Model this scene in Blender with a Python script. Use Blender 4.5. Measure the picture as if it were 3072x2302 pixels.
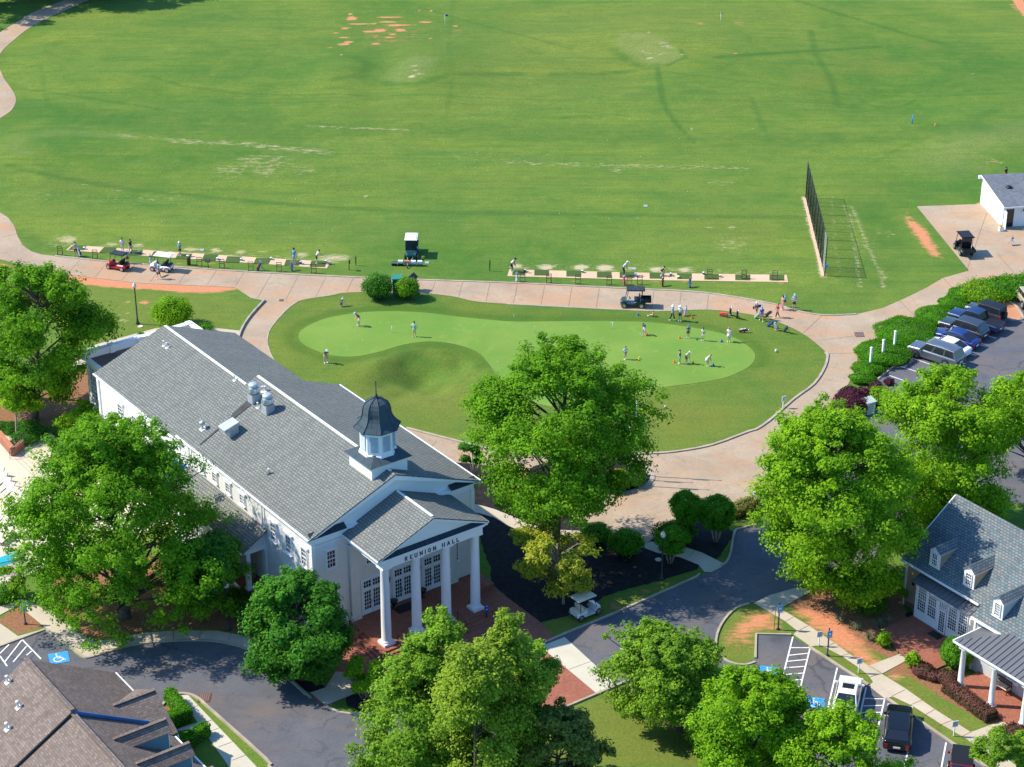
import bpy, math, random
import numpy as np
from mathutils import Vector, Matrix
from mathutils.geometry import tessellate_polygon
random.seed(7); rng=np.random.default_rng(7)
R=math.radians
scene=bpy.context.scene
for o in list(bpy.data.objects): bpy.data.objects.remove(o)
# ---------------- camera, world, sun, exposure ----------------
FPX,PITCH,CAMH=6210.,R(26.5),89.0       # focal length in pixels of a 3072 px wide frame, depression, height in metres
cam=bpy.data.cameras.new('camera'); cam_ob=bpy.data.objects.new('camera',cam); scene.collection.objects.link(cam_ob)
cam.sensor_width=36; cam.lens=36*FPX/3072; cam.clip_start=1; cam.clip_end=6000
cam_ob.location=(0,0,CAMH); cam_ob.rotation_euler=(R(90)-PITCH,0,0); scene.camera=cam_ob
SUN_EL,SUN_AZ=R(45),R(173)            # azimuth of the direction towards the sun, counter-clockwise from +X
world=bpy.data.worlds.new('World'); scene.world=world; world.use_nodes=True
nt=world.node_tree; bg=nt.nodes['Background']; sky=nt.nodes.new('ShaderNodeTexSky')
sky.sky_type='NISHITA'; sky.sun_disc=False; sky.sun_elevation=SUN_EL; sky.sun_rotation=R(90)-SUN_AZ
sky.air_density=1.0; sky.dust_density=0.6; sky.ozone_density=1.5
tm=nt.nodes.new('ShaderNodeMix'); tm.data_type='RGBA'; tm.blend_type='MULTIPLY'; tm.inputs[0].default_value=1; tm.inputs[7].default_value=(.60,.96,1.30,1)
nt.links.new(sky.outputs[0],tm.inputs[6]); nt.links.new(tm.outputs[2],bg.inputs[0]); bg.inputs[1].default_value=0.15
sd=bpy.data.lights.new('sun','SUN'); sd.energy=4.9; sd.angle=R(0.6); sd.color=(1,0.91,0.77)
sun=bpy.data.objects.new('sun',sd); scene.collection.objects.link(sun)
sv=Vector((math.cos(SUN_EL)*math.cos(SUN_AZ),math.cos(SUN_EL)*math.sin(SUN_AZ),math.sin(SUN_EL)))
sun.rotation_euler=sv.to_track_quat('Z','Y').to_euler(); sun.location=sv*200
scene.view_settings.view_transform='Standard'; scene.view_settings.look='None'
scene.view_settings.exposure=0.5; scene.view_settings.gamma=1
scene.render.engine='CYCLES'
# ---------------- pixel -> world helpers (native 3072 px coordinates of the photograph) ----------------
CP,SP=math.cos(PITCH),math.sin(PITCH)
def G(px,py,z=0.0):
    u=(px-1536)/FPX; v=(py-1151)/FPX
    d=(u,CP-v*SP,-SP-v*CP); t=(z-CAMH)/d[2]
    return (d[0]*t,d[1]*t,z)
OFF={'1':(0,0),'2':(760,0),'3':(1520,0),'4':(2272,0),'5':(0,560),'6':(760,560),'7':(1520,560),'8':(2272,560),
 'a':(0,1120),'b':(760,1120),'c':(1520,1120),'d':(2272,1120),'e':(0,1702),'f':(760,1702),'g':(1520,1702),'h':(2272,1702)}
def N(k,x,y): return (OFF[k][0]+x/2.7637,OFF[k][1]+y/2.7637)
def GN(k,x,y,z=0.0): return G(*N(k,x,y),z)
def PIX(x,y,z):
    z-=CAMH; dep=y*CP-z*SP; up=-(y*SP+z*CP)
    return (1536+FPX*x/dep,1151+FPX*up/dep)
def scale_at(y_px): return (FPX*SP+(y_px-1151)*CP)/CAMH
def height_for(base,top_y):
    x,y,_=G(*base); lo,hi=0,40
    for _ in range(30):
        m=(lo+hi)/2
        if PIX(x,y,m)[1]>top_y: lo=m
        else: hi=m
    return lo
# ---------------- object helpers ----------------
def link(o,parent=None):
    scene.collection.objects.link(o)
    if parent is not None: o.parent=parent
    return o
def tag(o,label=None,cat=None,group=None,kind=None):
    if label: o['label']=label
    if cat: o['category']=cat
    if group: o['group']=group
    if kind: o['kind']=kind
    return o
def empty(name,loc,rz=0.0,label=None,cat=None,group=None):
    o=bpy.data.objects.new(name,None); o.location=loc; o.rotation_euler=(0,0,rz); o.empty_display_size=.3
    link(o); return tag(o,label,cat,group)
def kids(o): return [c for c in bpy.data.objects if c.parent==o]
CH={}
def copy_tree(o,parent=None):
    c=o.copy(); link(c,parent)
    for ch in CH.get(o.name,[]): CH.setdefault(c.name,[]).append(copy_tree(ch,c))
    return c
class MB:
    def __init__(s): s.v=[]; s.f=[]; s.m=[]; s.sm=[]
    def add(s,vs,fs,m=0,smooth=False):
        b=len(s.v); s.v+= [tuple(v) for v in vs]; s.f+=[tuple(b+i for i in f) for f in fs]; s.m+=[m]*len(fs); s.sm+=[smooth]*len(fs); return s
    def box(s,c,d,m=0,rz=0,ry=0,rx=0,top=1.0):
        x,y,z=d[0]/2,d[1]/2,d[2]/2; M=Matrix.Rotation(rz,3,'Z')@Matrix.Rotation(ry,3,'Y')@Matrix.Rotation(rx,3,'X')
        vs=[M@Vector(((x if i&1 else -x)*(top if i&4 else 1),(y if i&2 else -y)*(top if i&4 else 1),z if i&4 else -z))+Vector(c) for i in range(8)]
        return s.add(vs,[(0,2,3,1),(4,5,7,6),(0,1,5,4),(2,6,7,3),(0,4,6,2),(1,3,7,5)],m)
    def bb(s,a,b,m=0):
        return s.box([(a[i]+b[i])/2 for i in range(3)],[abs(b[i]-a[i]) for i in range(3)],m)
    def bar(s,a,b,w,h=None,m=0):
        a,b=Vector(a),Vector(b); h=h or w; d=(b-a); L=d.length
        if L<1e-6: return s
        q=d.to_track_quat('X','Z'); vs=[]
        for i in range(8):
            vs.append(q@Vector((L if i&1 else 0,(w/2 if i&2 else -w/2),(h/2 if i&4 else -h/2)))+a)
        return s.add(vs,[(0,2,3,1),(4,5,7,6),(0,1,5,4),(2,6,7,3),(0,4,6,2),(1,3,7,5)],m)
    def tube(s,pts,rad,n=8,m=0,cap=True,smooth=True):
        pts=[Vector(p) for p in pts]; k=len(pts)
        rad=rad if hasattr(rad,'__len__') else [rad]*k; base=len(s.v); prev=None
        for i,p in enumerate(pts):
            d=(pts[min(i+1,k-1)]-pts[max(i-1,0)]).normalized()
            a=prev if prev is not None else (Vector((1,0,0)) if abs(d.x)<.9 else Vector((0,1,0)))
            a=(a-d*a.dot(d)).normalized(); prev=a; b=d.cross(a)
            for j in range(n):
                t=2*math.pi*j/n; s.v.append(tuple(p+(a*math.cos(t)+b*math.sin(t))*rad[i]))
        for i in range(k-1):
            for j in range(n):
                s.f.append((base+i*n+j,base+i*n+(j+1)%n,base+(i+1)*n+(j+1)%n,base+(i+1)*n+j)); s.m.append(m); s.sm.append(smooth)
        if cap:
            s.f.append(tuple(base+j for j in range(n))[::-1]); s.m.append(m); s.sm.append(False)
            s.f.append(tuple(base+(k-1)*n+j for j in range(n))); s.m.append(m); s.sm.append(False)
        return s
    def lathe(s,prof,c=(0,0,0),n=16,m=0,smooth=True,off=0.0,sq=(1,1)):
        base=len(s.v); k=len(prof)
        for r,z in prof:
            for j in range(n):
                t=2*math.pi*j/n+off; s.v.append((c[0]+r*math.cos(t)*sq[0],c[1]+r*math.sin(t)*sq[1],c[2]+z))
        for i in range(k-1):
            for j in range(n):
                s.f.append((base+i*n+j,base+i*n+(j+1)%n,base+(i+1)*n+(j+1)%n,base+(i+1)*n+j)); s.m.append(m); s.sm.append(smooth)
        s.f.append(tuple(base+j for j in range(n))[::-1]); s.m.append(m); s.sm.append(False)
        s.f.append(tuple(base+(k-1)*n+j for j in range(n))); s.m.append(m); s.sm.append(False)
        return s
    def ball(s,c,r,n=10,m=0):
        r=r if hasattr(r,'__len__') else (r,r,r); k=max(4,n//2); base=len(s.v); prof=[]
        for i in range(1,k):
            a=math.pi*i/k; prof.append((math.sin(a),-math.cos(a)))
        b=len(s.v)
        for rr,z in prof:
            for j in range(n):
                t=2*math.pi*j/n; s.v.append((c[0]+rr*math.cos(t)*r[0],c[1]+rr*math.sin(t)*r[1],c[2]+z*r[2]))
        s.v.append((c[0],c[1],c[2]-r[2])); s.v.append((c[0],c[1],c[2]+r[2])); lo,hi=len(s.v)-2,len(s.v)-1
        for i in range(len(prof)-1):
            for j in range(n): s.f.append((b+i*n+j,b+i*n+(j+1)%n,b+(i+1)*n+(j+1)%n,b+(i+1)*n+j)); s.m.append(m); s.sm.append(True)
        t=b+(len(prof)-1)*n
        for j in range(n):
            s.f.append((lo,b+(j+1)%n,b+j)); s.f.append((hi,t+j,t+(j+1)%n)); s.m+=[m,m]; s.sm+=[True,True]
        return s
    def prism(s,poly,axis,a,b,m=0):   # poly 2d in the two other axes, extruded along axis from a to b
        n=len(poly); vs=[]
        for t in (a,b):
            for p in poly:
                vs.append({'x':(t,p[0],p[1]),'y':(p[0],t,p[1]),'z':(p[0],p[1],t)}[axis])
        fs=[tuple(range(n))[::-1],tuple(range(n,2*n))]+[(i,(i+1)%n,n+(i+1)%n,n+i) for i in range(n)]
        return s.add(vs,fs,m)
    def slab(s,q,t,m=0):   # a quad/tri sheet given thickness t downwards
        q=[Vector(p) for p in q]; nrm=(q[1]-q[0]).cross(q[2]-q[0]).normalized()
        if nrm.z<0: q=q[::-1]; nrm=-nrm
        k=len(q); vs=q+[p-nrm*t for p in q]
        return s.add(vs,[tuple(range(k)),tuple(range(k,2*k))[::-1]]+[(i,k+i,k+(i+1)%k,(i+1)%k) for i in range(k)],m)
    def build(s,name,mats,parent=None,loc=None,rot=None,label=None):
        me=bpy.data.meshes.new(name); me.from_pydata(s.v,[],s.f)
        mats=mats if isinstance(mats,(list,tuple)) else [mats]
        for mm in mats: me.materials.append(mm)
        me.polygons.foreach_set('material_index',s.m); me.polygons.foreach_set('use_smooth',s.sm)
        uv=me.uv_layers.new(name='UVMap'); co=[Vector(v) for v in s.v]; Z=Vector((0,0,1)); buf=[]
        for f in s.f:
            n=(co[f[1]]-co[f[0]]).cross(co[f[2]]-co[f[0]])
            if n.length<1e-12: n=Vector((0,0,1))
            n.normalize()
            if abs(n.z)>.999: h,t=Vector((1,0,0)),Vector((0,1,0))
            else: h=Z.cross(n).normalized(); t=n.cross(h)
            for i in f: buf+= [co[i].dot(h),co[i].dot(t)]
        uv.data.foreach_set('uv',buf); me.update()
        o=bpy.data.objects.new(name,me)
        if loc: o.location=loc
        if rot: o.rotation_euler=rot
        link(o,parent)
        if parent is not None: CH.setdefault(parent.name,[]).append(o)
        if label: o['label']=label
        return o
# ---------------- materials ----------------
MT={}
def newmat(name):
    m=bpy.data.materials.new(name); m.use_nodes=True; MT[name]=m; nt=m.node_tree
    return m,nt,nt.nodes['Principled BSDF']
def nd(nt,t,**kw):
    n=nt.nodes.new('ShaderNode'+t)
    for k,v in kw.items():
        if k in ('operation','blend_type','data_type','noise_dimensions','feature','attribute_name','wave_type','bands_direction','interpolation_type','distance','offset','offset_frequency','squash','squash_frequency','mode','normalize','vector_type'): setattr(n,k,v)
        else: n.inputs[k].default_value=v
    return n
def math_(nt,op,a,b=None,clamp=False):
    n=nt.nodes.new('ShaderNodeMath'); n.operation=op; n.use_clamp=clamp
    for i,x in enumerate((a,b)):
        if x is None: continue
        if isinstance(x,(int,float)): n.inputs[i].default_value=x
        else: nt.links.new(x,n.inputs[i])
    return n.outputs[0]
def mix(nt,f,a,b,blend='MIX'):
    n=nt.nodes.new('ShaderNodeMix'); n.data_type='RGBA'; n.blend_type=blend
    for i,x in ((0,f),(6,a),(7,b)):
        if isinstance(x,(int,float)): n.inputs[i].default_value=x
        elif isinstance(x,tuple): n.inputs[i].default_value=x+(1,) if len(x)==3 else x
        else: nt.links.new(x,n.inputs[i])
    return n.outputs[2]
def mrange(nt,x,a,b,c=0,d=1):
    n=nt.nodes.new('ShaderNodeMapRange'); nt.links.new(x,n.inputs[0])
    for i,v in zip((1,2,3,4),(a,b,c,d)): n.inputs[i].default_value=v
    return n.outputs[0]
def coords(nt,kind='Object',scale=(1,1,1),rot=(0,0,0)):
    tc=nt.nodes.new('ShaderNodeTexCoord'); mp=nt.nodes.new('ShaderNodeMapping'); mp.inputs['Scale'].default_value=scale; mp.inputs['Rotation'].default_value=rot
    nt.links.new(tc.outputs[kind],mp.inputs[0]); return mp.outputs[0]
def noise(nt,vec,scale,detail=4,rough=.55,dist=0):
    n=nt.nodes.new('ShaderNodeTexNoise'); n.inputs['Scale'].default_value=scale; n.inputs['Detail'].default_value=detail; n.inputs['Roughness'].default_value=rough; n.inputs['Distortion'].default_value=dist
    nt.links.new(vec,n.inputs['Vector']); return n.outputs['Fac']
def bump(nt,bs,h,strength=.3,dist=.02):
    b=nt.nodes.new('ShaderNodeBump'); b.inputs['Strength'].default_value=strength; b.inputs['Distance'].default_value=dist
    nt.links.new(h,b.inputs['Height']); nt.links.new(b.outputs[0],bs.inputs['Normal'])
def simple(name,col,rough=.6,metal=0,var=.12,scale=1.5,spec=.4,coat=0,kind='Object'):
    m,nt,bs=newmat(name); v=coords(nt,kind); n=noise(nt,v,scale,5)
    c=mix(nt,mrange(nt,n,.3,.7),tuple(x*(1-var) for x in col),tuple(min(1,x*(1+var)) for x in col))
    nt.links.new(c,bs.inputs['Base Color']); bs.inputs['Roughness'].default_value=rough; bs.inputs['Metallic'].default_value=metal
    bs.inputs['Specular IOR Level'].default_value=spec; bs.inputs['Coat Weight'].default_value=coat
    return m
simple('white_paint',(.80,.79,.76),.55,var=.03,scale=.8)
simple('white_trim',(.82,.82,.81),.5,var=.02)
simple('cream_block',(.72,.70,.65),.6,var=.04)
simple('tan_wall',(.46,.36,.24),.7,var=.08)
simple('dark_metal',(.03,.034,.04),.45,.3)
simple('black',(.012,.012,.014),.5)
simple('black_rubber',(.02,.02,.022),.8)
simple('steel',(.55,.57,.6),.35,.85,var=.15,scale=3)
simple('galvanized',(.5,.53,.56),.5,.5,var=.15,scale=2)
simple('chrome',(.7,.7,.72),.15,1)
simple('bronze',(.25,.24,.22),.5,.4)
simple('wood_dark',(.09,.045,.025),.6,var=.3)
simple('wood_green',(.04,.10,.05),.7)
simple('seam_metal',(.15,.155,.165),.5,.3,var=.08,scale=.7)
simple('lamp_green',(.035,.06,.065),.5,.2)
simple('lamp_glass',(.75,.74,.68),.15,0,spec=.7)
simple('flag_white',(.8,.8,.8),.8); simple('flag_red',(.55,.02,.05),.8); simple('flag_blue',(.03,.06,.35),.8)
simple('awning_blue',(.015,.08,.42),.7,var=.15)
simple('utility_green',(.03,.22,.16),.5); simple('pale_green_box',(.42,.5,.4),.5)
simple('sign_blue',(.06,.30,.60),.5); simple('sign_white',(.75,.76,.78),.5); simple('sign_print',(.25,.28,.36),.7)
simple('skin_a',(.55,.33,.23),.6,var=.05); simple('skin_b',(.26,.13,.08),.6,var=.05)
simple('hair_dark',(.025,.016,.012),.7); simple('hair_fair',(.35,.22,.09),.7)
simple('eye_dark',(.02,.015,.012),.3)
simple('net_post',(.03,.03,.035),.6)
simple('terracotta',(.5,.2,.1),.8); simple('fabric_tan',(.72,.62,.47),.85); simple('ball_white',(.85,.85,.85),.4)
simple('kerb_concrete',(.38,.32,.245),.85,var=.22,scale=.8)
simple('bark',(.10,.075,.055),.9,var=.35,scale=3); simple('pale_bark',(.42,.33,.25),.9,var=.3,scale=3)
simple('line_white',(.72,.72,.70),.75,var=.18,scale=3)
simple('line_blue',(.04,.28,.62),.7,var=.15,scale=2)
def cloth(rgb):
    k='cloth_%d_%d_%d'%tuple(int(c*255) for c in rgb)
    return MT.get(k) or simple(k,rgb,.85,var=.1,scale=6)
def paint(rgb,metal=.3):
    k='paint_%d_%d_%d'%tuple(int(c*255) for c in rgb)
    return MT.get(k) or simple(k,rgb,.28,metal,var=.03,spec=.5,coat=.6)
m,nt,bs=newmat('glass_dark'); bs.inputs['Base Color'].default_value=(.018,.022,.03,1); bs.inputs['Roughness'].default_value=.08; bs.inputs['Specular IOR Level'].default_value=.6
m,nt,bs=newmat('glass_window'); v=coords(nt); n=noise(nt,v,1.3,2)
nt.links.new(mix(nt,mrange(nt,n,.4,.65),(.015,.015,.02),(.07,.05,.045)),bs.inputs['Base Color']); bs.inputs['Roughness'].default_value=.12
m,nt,bs=newmat('glass_curtain'); v=coords(nt); n=noise(nt,v,1.1,2)
nt.links.new(mix(nt,mrange(nt,n,.4,.6),(.05,.07,.07),(.24,.29,.26)),bs.inputs['Base Color']); bs.inputs['Roughness'].default_value=.15
def shingle(name,cols,bw,rh,mortar=.022,dirt=.35,mc=(.03,.032,.035),blot=None):
    m,nt,bs=newmat(name); tc=nt.nodes.new('ShaderNodeTexCoord'); uv=tc.outputs['UV']
    br=nt.nodes.new('ShaderNodeTexBrick'); nt.links.new(uv,br.inputs['Vector']); br.offset=.5
    for k,v in (('Scale',1),('Mortar Size',mortar),('Brick Width',bw),('Row Height',rh),('Bias',0),('Mortar Smooth',.1)): br.inputs[k].default_value=v
    br.inputs['Color1'].default_value=(0,0,0,1); br.inputs['Color2'].default_value=(1,1,1,1); br.inputs['Mortar'].default_value=(.5,.5,.5,1)
    ramp=nt.nodes.new('ShaderNodeValToRGB'); nt.links.new(br.outputs['Color'],ramp.inputs[0]); e=ramp.color_ramp.elements
    e[0].color=cols[0]+(1,); e[1].color=cols[-1]+(1,)
    for i,c in enumerate(cols[1:-1]): x=e.new((i+1)/(len(cols)-1)); x.color=c+(1,)
    ov=coords(nt); big=noise(nt,ov,.35,5,.6); fine=noise(nt,ov,9,2)
    c=mix(nt,mrange(nt,big,.35,.7,0,dirt),ramp.outputs[0],tuple(x*.62 for x in cols[0]))
    c=mix(nt,mrange(nt,fine,.3,.7,0,.22),c,tuple(min(1,x*1.35) for x in cols[-1]))
    stv=nt.nodes.new('ShaderNodeMapping'); stv.inputs['Scale'].default_value=(1.1,.12,1); nt.links.new(uv,stv.inputs[0]); c=mix(nt,mrange(nt,noise(nt,stv.outputs[0],1.0,5,.7),.5,.75,0,.35),c,tuple(x*.6 for x in cols[0]))
    c=mix(nt,math_(nt,'MULTIPLY',br.outputs['Fac'],.75),c,mc)
    nt.links.new(c,bs.inputs['Base Color']); bs.inputs['Roughness'].default_value=.9; bs.inputs['Specular IOR Level'].default_value=.2
    bump(nt,bs,math_(nt,'SUBTRACT',1,br.outputs['Fac']),.6,.02); return m
shingle('shingle_grey',[(.162,.17,.155),(.198,.207,.186),(.232,.24,.213)],.34,.25,.030,mc=(.055,.058,.058),dirt=.22)
shingle('shingle_blue',[(.11,.145,.16),(.155,.20,.21),(.205,.245,.24),(.235,.215,.20),(.13,.165,.18)],.32,.22,.024,mc=(.03,.04,.05))
shingle('shingle_brown',[(.15,.115,.096),(.20,.155,.128),(.26,.205,.17)],.30,.18,.012,mc=(.08,.06,.05))
shingle('shingle_flat',[(.17,.13,.12),(.21,.165,.155)],.6,.4,.008,mc=(.08,.07,.07))
shingle('shingle_slate',[(.12,.135,.16),(.17,.185,.21),(.22,.23,.25)],.28,.18,.012)
shingle('slate_dark',[(.03,.045,.06),(.045,.06,.075)],.45,.8,.02,mc=(.012,.016,.02))
shingle('copper_dark',[(.05,.075,.09),(.065,.09,.105)],.9,3.0,.02,mc=(.015,.02,.025))
shingle('brick_paver',[(.30,.085,.05),(.36,.115,.07),(.42,.15,.09),(.24,.09,.07)],.20,.10,.008,mc=(.30,.17,.12),dirt=.3)
shingle('brick_wall',[(.34,.12,.07),(.42,.16,.10)],.22,.075,.008,mc=(.35,.28,.22))
def siding(name,col,pitch=.16):
    m,nt,bs=newmat(name); tc=nt.nodes.new('ShaderNodeTexCoord'); sx=nt.nodes.new('ShaderNodeSeparateXYZ'); nt.links.new(tc.outputs['UV'],sx.inputs[0])
    f=math_(nt,'FRACT',math_(nt,'DIVIDE',sx.outputs[1],pitch)); ln=mrange(nt,f,.86,1.0,0,.28)
    n=noise(nt,coords(nt),.7,4); c=mix(nt,mrange(nt,n,.3,.7),tuple(x*.94 for x in col),col)
    nt.links.new(mix(nt,ln,c,tuple(x*.35 for x in col)),bs.inputs['Base Color']); bs.inputs['Roughness'].default_value=.55
    bump(nt,bs,math_(nt,'SUBTRACT',1,f),.5,.02); return m
siding('siding_white',(.80,.78,.74)); siding('siding_blue',(.13,.28,.38)); siding('siding_tan',(.44,.34,.23)); siding('siding_grey',(.50,.53,.53))
def groundmat(name,c1,c2,rough=.95,s1=.25,s2=3,speck=.3,stain=None,patch=None,crack=None):
    m,nt,bs=newmat(name); v=coords(nt); a=noise(nt,v,s1,6,.6,.3); b=noise(nt,v,s2,4,.7)
    c=mix(nt,mrange(nt,a,.32,.68),c1,c2)
    c=mix(nt,mrange(nt,b,.35,.7,0,speck),c,tuple(x*.55 for x in c1))
    if stain:
        s=noise(nt,coords(nt,scale=(1,2.2,1)),.11,5,.65,.8); c=mix(nt,mrange(nt,s,.47,.66,0,stain[1]),c,stain[0])
    if patch:
        s=noise(nt,v,.6,6,.7,1.5); c=mix(nt,mrange(nt,s,.56,.66,0,patch[1]),c,patch[0])
    if crack:
        wn=nt.nodes.new('ShaderNodeTexNoise'); wn.inputs['Scale'].default_value=.5; wn.inputs['Detail'].default_value=5; nt.links.new(v,wn.inputs['Vector'])
        va=nt.nodes.new('ShaderNodeVectorMath'); va.operation='MULTIPLY_ADD'; nt.links.new(wn.outputs['Color'],va.inputs[0]); va.inputs[1].default_value=(2.4,2.4,0); nt.links.new(v,va.inputs[2])
        vo=nt.nodes.new('ShaderNodeTexVoronoi'); vo.feature='DISTANCE_TO_EDGE'; vo.inputs['Scale'].default_value=crack[0]; nt.links.new(va.outputs[0],vo.inputs['Vector'])
        msk=math_(nt,'MULTIPLY',mrange(nt,vo.outputs['Distance'],crack[1],crack[1]*.3),mrange(nt,noise(nt,v,.2,2),.45,.6)); c=mix(nt,math_(nt,'MULTIPLY',msk,crack[2]),c,tuple(x*.45 for x in c1))
    nt.links.new(c,bs.inputs['Base Color']); bs.inputs['Roughness'].default_value=rough; bs.inputs['Specular IOR Level'].default_value=.25
    bump(nt,bs,b,.25,.01); return m
groundmat('path_concrete',(.355,.265,.18),(.455,.355,.25),speck=.28,stain=((.48,.26,.135),.72),patch=((.27,.21,.155),.55),crack=(.22,.008,.35))
groundmat('walk_concrete',(.46,.39,.29),(.56,.48,.37),speck=.18,patch=((.38,.31,.23),.3))
groundmat('pale_concrete',(.52,.48,.38),(.60,.56,.45),speck=.15)
groundmat('deck_concrete',(.60,.50,.37),(.68,.58,.44),speck=.12)
groundmat('tee_concrete',(.55,.385,.24),(.64,.47,.31),speck=.12,stain=((.55,.36,.22),.4))
groundmat('asphalt_mat',(.10,.106,.125),(.145,.146,.16),s2=6,speck=.4,stain=((.20,.145,.105),.38),patch=((.06,.062,.07),.5),crack=(.16,.014,.6))
groundmat('mulch_mat',(.010,.009,.010),(.03,.026,.026),s1=2,s2=9,speck=.5,patch=((.05,.043,.04),.5))
groundmat('straw_mat',(.20,.095,.045),(.33,.17,.085),s1=1.2,s2=8,speck=.5)
groundmat('clay_mat',(.45,.20,.10),(.55,.28,.16),s1=.5,s2=5,speck=.25)
groundmat('mat_turf',(.055,.095,.018),(.075,.12,.026),s2=12,speck=.3)
groundmat('green_turf',(.130,.240,.032),(.190,.295,.048),s1=.09,s2=5,speck=.16,patch=((.20,.31,.055),.5),stain=((.10,.24,.035),.5))
m,nt,bs=newmat('water_mat'); v=coords(nt); n=noise(nt,v,2,3)
nt.links.new(mix(nt,n,(.02,.30,.36),(.05,.45,.5)),bs.inputs['Base Color']); bs.inputs['Roughness'].default_value=.08; bump(nt,bs,n,.15,.05)
# leaves
def leafmat(name,dark,light,trans=.38,sheen=.10):
    m,nt,bs=newmat(name); nt.nodes.remove(bs); out=nt.nodes['Material Output']
    at=nt.nodes.new('ShaderNodeAttribute'); at.attribute_name='tint'
    c=mix(nt,at.outputs['Fac'],dark,light)
    d=nt.nodes.new('ShaderNodeBsdfPrincipled'); d.inputs['Roughness'].default_value=.7; d.inputs['Specular IOR Level'].default_value=sheen; nt.links.new(c,d.inputs['Base Color'])
    t=nt.nodes.new('ShaderNodeBsdfTranslucent'); nt.links.new(mix(nt,.5,c,tuple(min(1,x*1.3) for x in light)),t.inputs[0])
    ms=nt.nodes.new('ShaderNodeMixShader'); ms.inputs[0].default_value=trans
    nt.links.new(d.outputs[0],ms.inputs[1]); nt.links.new(t.outputs[0],ms.inputs[2]); nt.links.new(ms.outputs[0],out.inputs[0]); return m
leafmat('leaf_oak',(.05,.16,.008),(.215,.45,.016))
leafmat('leaf_bright',(.08,.215,.008),(.31,.54,.018))
leafmat('leaf_deep',(.025,.115,.014),(.115,.33,.026))
leafmat('leaf_dull',(.085,.195,.016),(.28,.47,.035))
leafmat('leaf_yellow',(.20,.27,.015),(.50,.52,.06))
leafmat('leaf_conifer',(.11,.20,.018),(.37,.50,.045))
leafmat('leaf_magnolia',(.020,.085,.014),(.27,.28,.04),.25,.22)
leafmat('leaf_hedge',(.05,.20,.010),(.15,.40,.018))
leafmat('leaf_purple',(.055,.014,.026),(.15,.04,.065),.2)
leafmat('leaf_purplebrown',(.10,.04,.035),(.21,.09,.07),.2)
leafmat('leaf_olive',(.15,.16,.025),(.34,.30,.07))
leafmat('leaf_grassy',(.10,.15,.05),(.22,.30,.12))
# ================= THE SETTING: ground =================
def axis(lo,hi,st,far0,far1):
    a=[lo]; d=st
    while a[0]>far0: d*=1.5; a.insert(0,a[0]-d)
    a+=list(np.arange(lo+st,hi,st)); d=st
    while a[-1]<far1: d*=1.5; a.append(a[-1]+d)
    return np.array(a)
gx=axis(-95,95,.45,-1800,1800); gy=axis(108,330,.45,-900,2500)
GX,GY=np.meshgrid(gx,gy); gp=np.stack([GX.ravel(),GY.ravel()],1); NG=len(gp)
def seg_dist(p,a,b):
    a=np.array(a);b=np.array(b); d=b-a; L=(d*d).sum()+1e-9; t=np.clip(((p-a)@d)/L,0,1)
    return np.hypot(*(p-(a+t[:,None]*d)).T)
def near_sel(pts,pad):
    pts=np.array(pts); lo=pts.min(0)-pad; hi=pts.max(0)+pad
    return np.where((gp[:,0]>lo[0])&(gp[:,0]<hi[0])&(gp[:,1]>lo[1])&(gp[:,1]<hi[1]))[0]
def W(pts): return [G(*p)[:2] for p in pts]
def wc(k,pts): return [GN(k,*p)[:2] for p in pts]
def line_mask(arr,pts,w,val=1.0,soft=1.0):
    s=near_sel(pts,w+soft+1); p=gp[s]; d=np.full(len(s),1e9)
    for a,b in zip(pts[:-1],pts[1:]): d=np.minimum(d,seg_dist(p,a,b))
    arr[s]=np.maximum(arr[s],val*np.clip((w/2+soft-d)/soft,0,1))
def sdf_poly(p,pts):
    d=np.full(len(p),1e9); ins=np.zeros(len(p),bool); n=len(pts)
    for i in range(n):
        a,b=pts[i],pts[(i+1)%n]; d=np.minimum(d,seg_dist(p,a,b))
        c=((a[1]>p[:,1])!=(b[1]>p[:,1]))
        xi=(b[0]-a[0])*(p[:,1]-a[1])/((b[1]-a[1]) or 1e-9)+a[0]; ins^=(c&(p[:,0]<xi))
    return np.where(ins,d,-d)
def poly_mask(arr,pts,val=1.0,soft=.8):
    s=near_sel(pts,soft+1); d=sdf_poly(gp[s],pts); arr[s]=np.maximum(arr[s],val*np.clip(.5+d/soft,0,1))
def blob(arr,c,rx,ry,val=1.0,soft=.5):      # native px centre and radii
    x,y,_=G(*c); sx=scale_at(c[1]); sy=sx*sx*CAMH/FPX/1.0
    rx/=sx; y1=G(c[0],c[1]-ry)[1]; y0=G(c[0],c[1]+ry)[1]; ry=(y1-y0)/2; 
    s=near_sel([(x-rx*1.6,y-ry*1.6),(x+rx*1.6,y+ry*1.6)],1); q=np.hypot((gp[s,0]-x)/rx,(gp[s,1]-y)/ry)
    arr[s]=np.maximum(arr[s],val*np.clip((1+soft-q)/(2*soft),0,1))
dark,lightm,bare,clay,yel,straw,fringe=[np.zeros(NG) for _ in range(7)]
F=1.38879
def V(pts): return W([(x*F,y*F) for x,y in pts])
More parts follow.
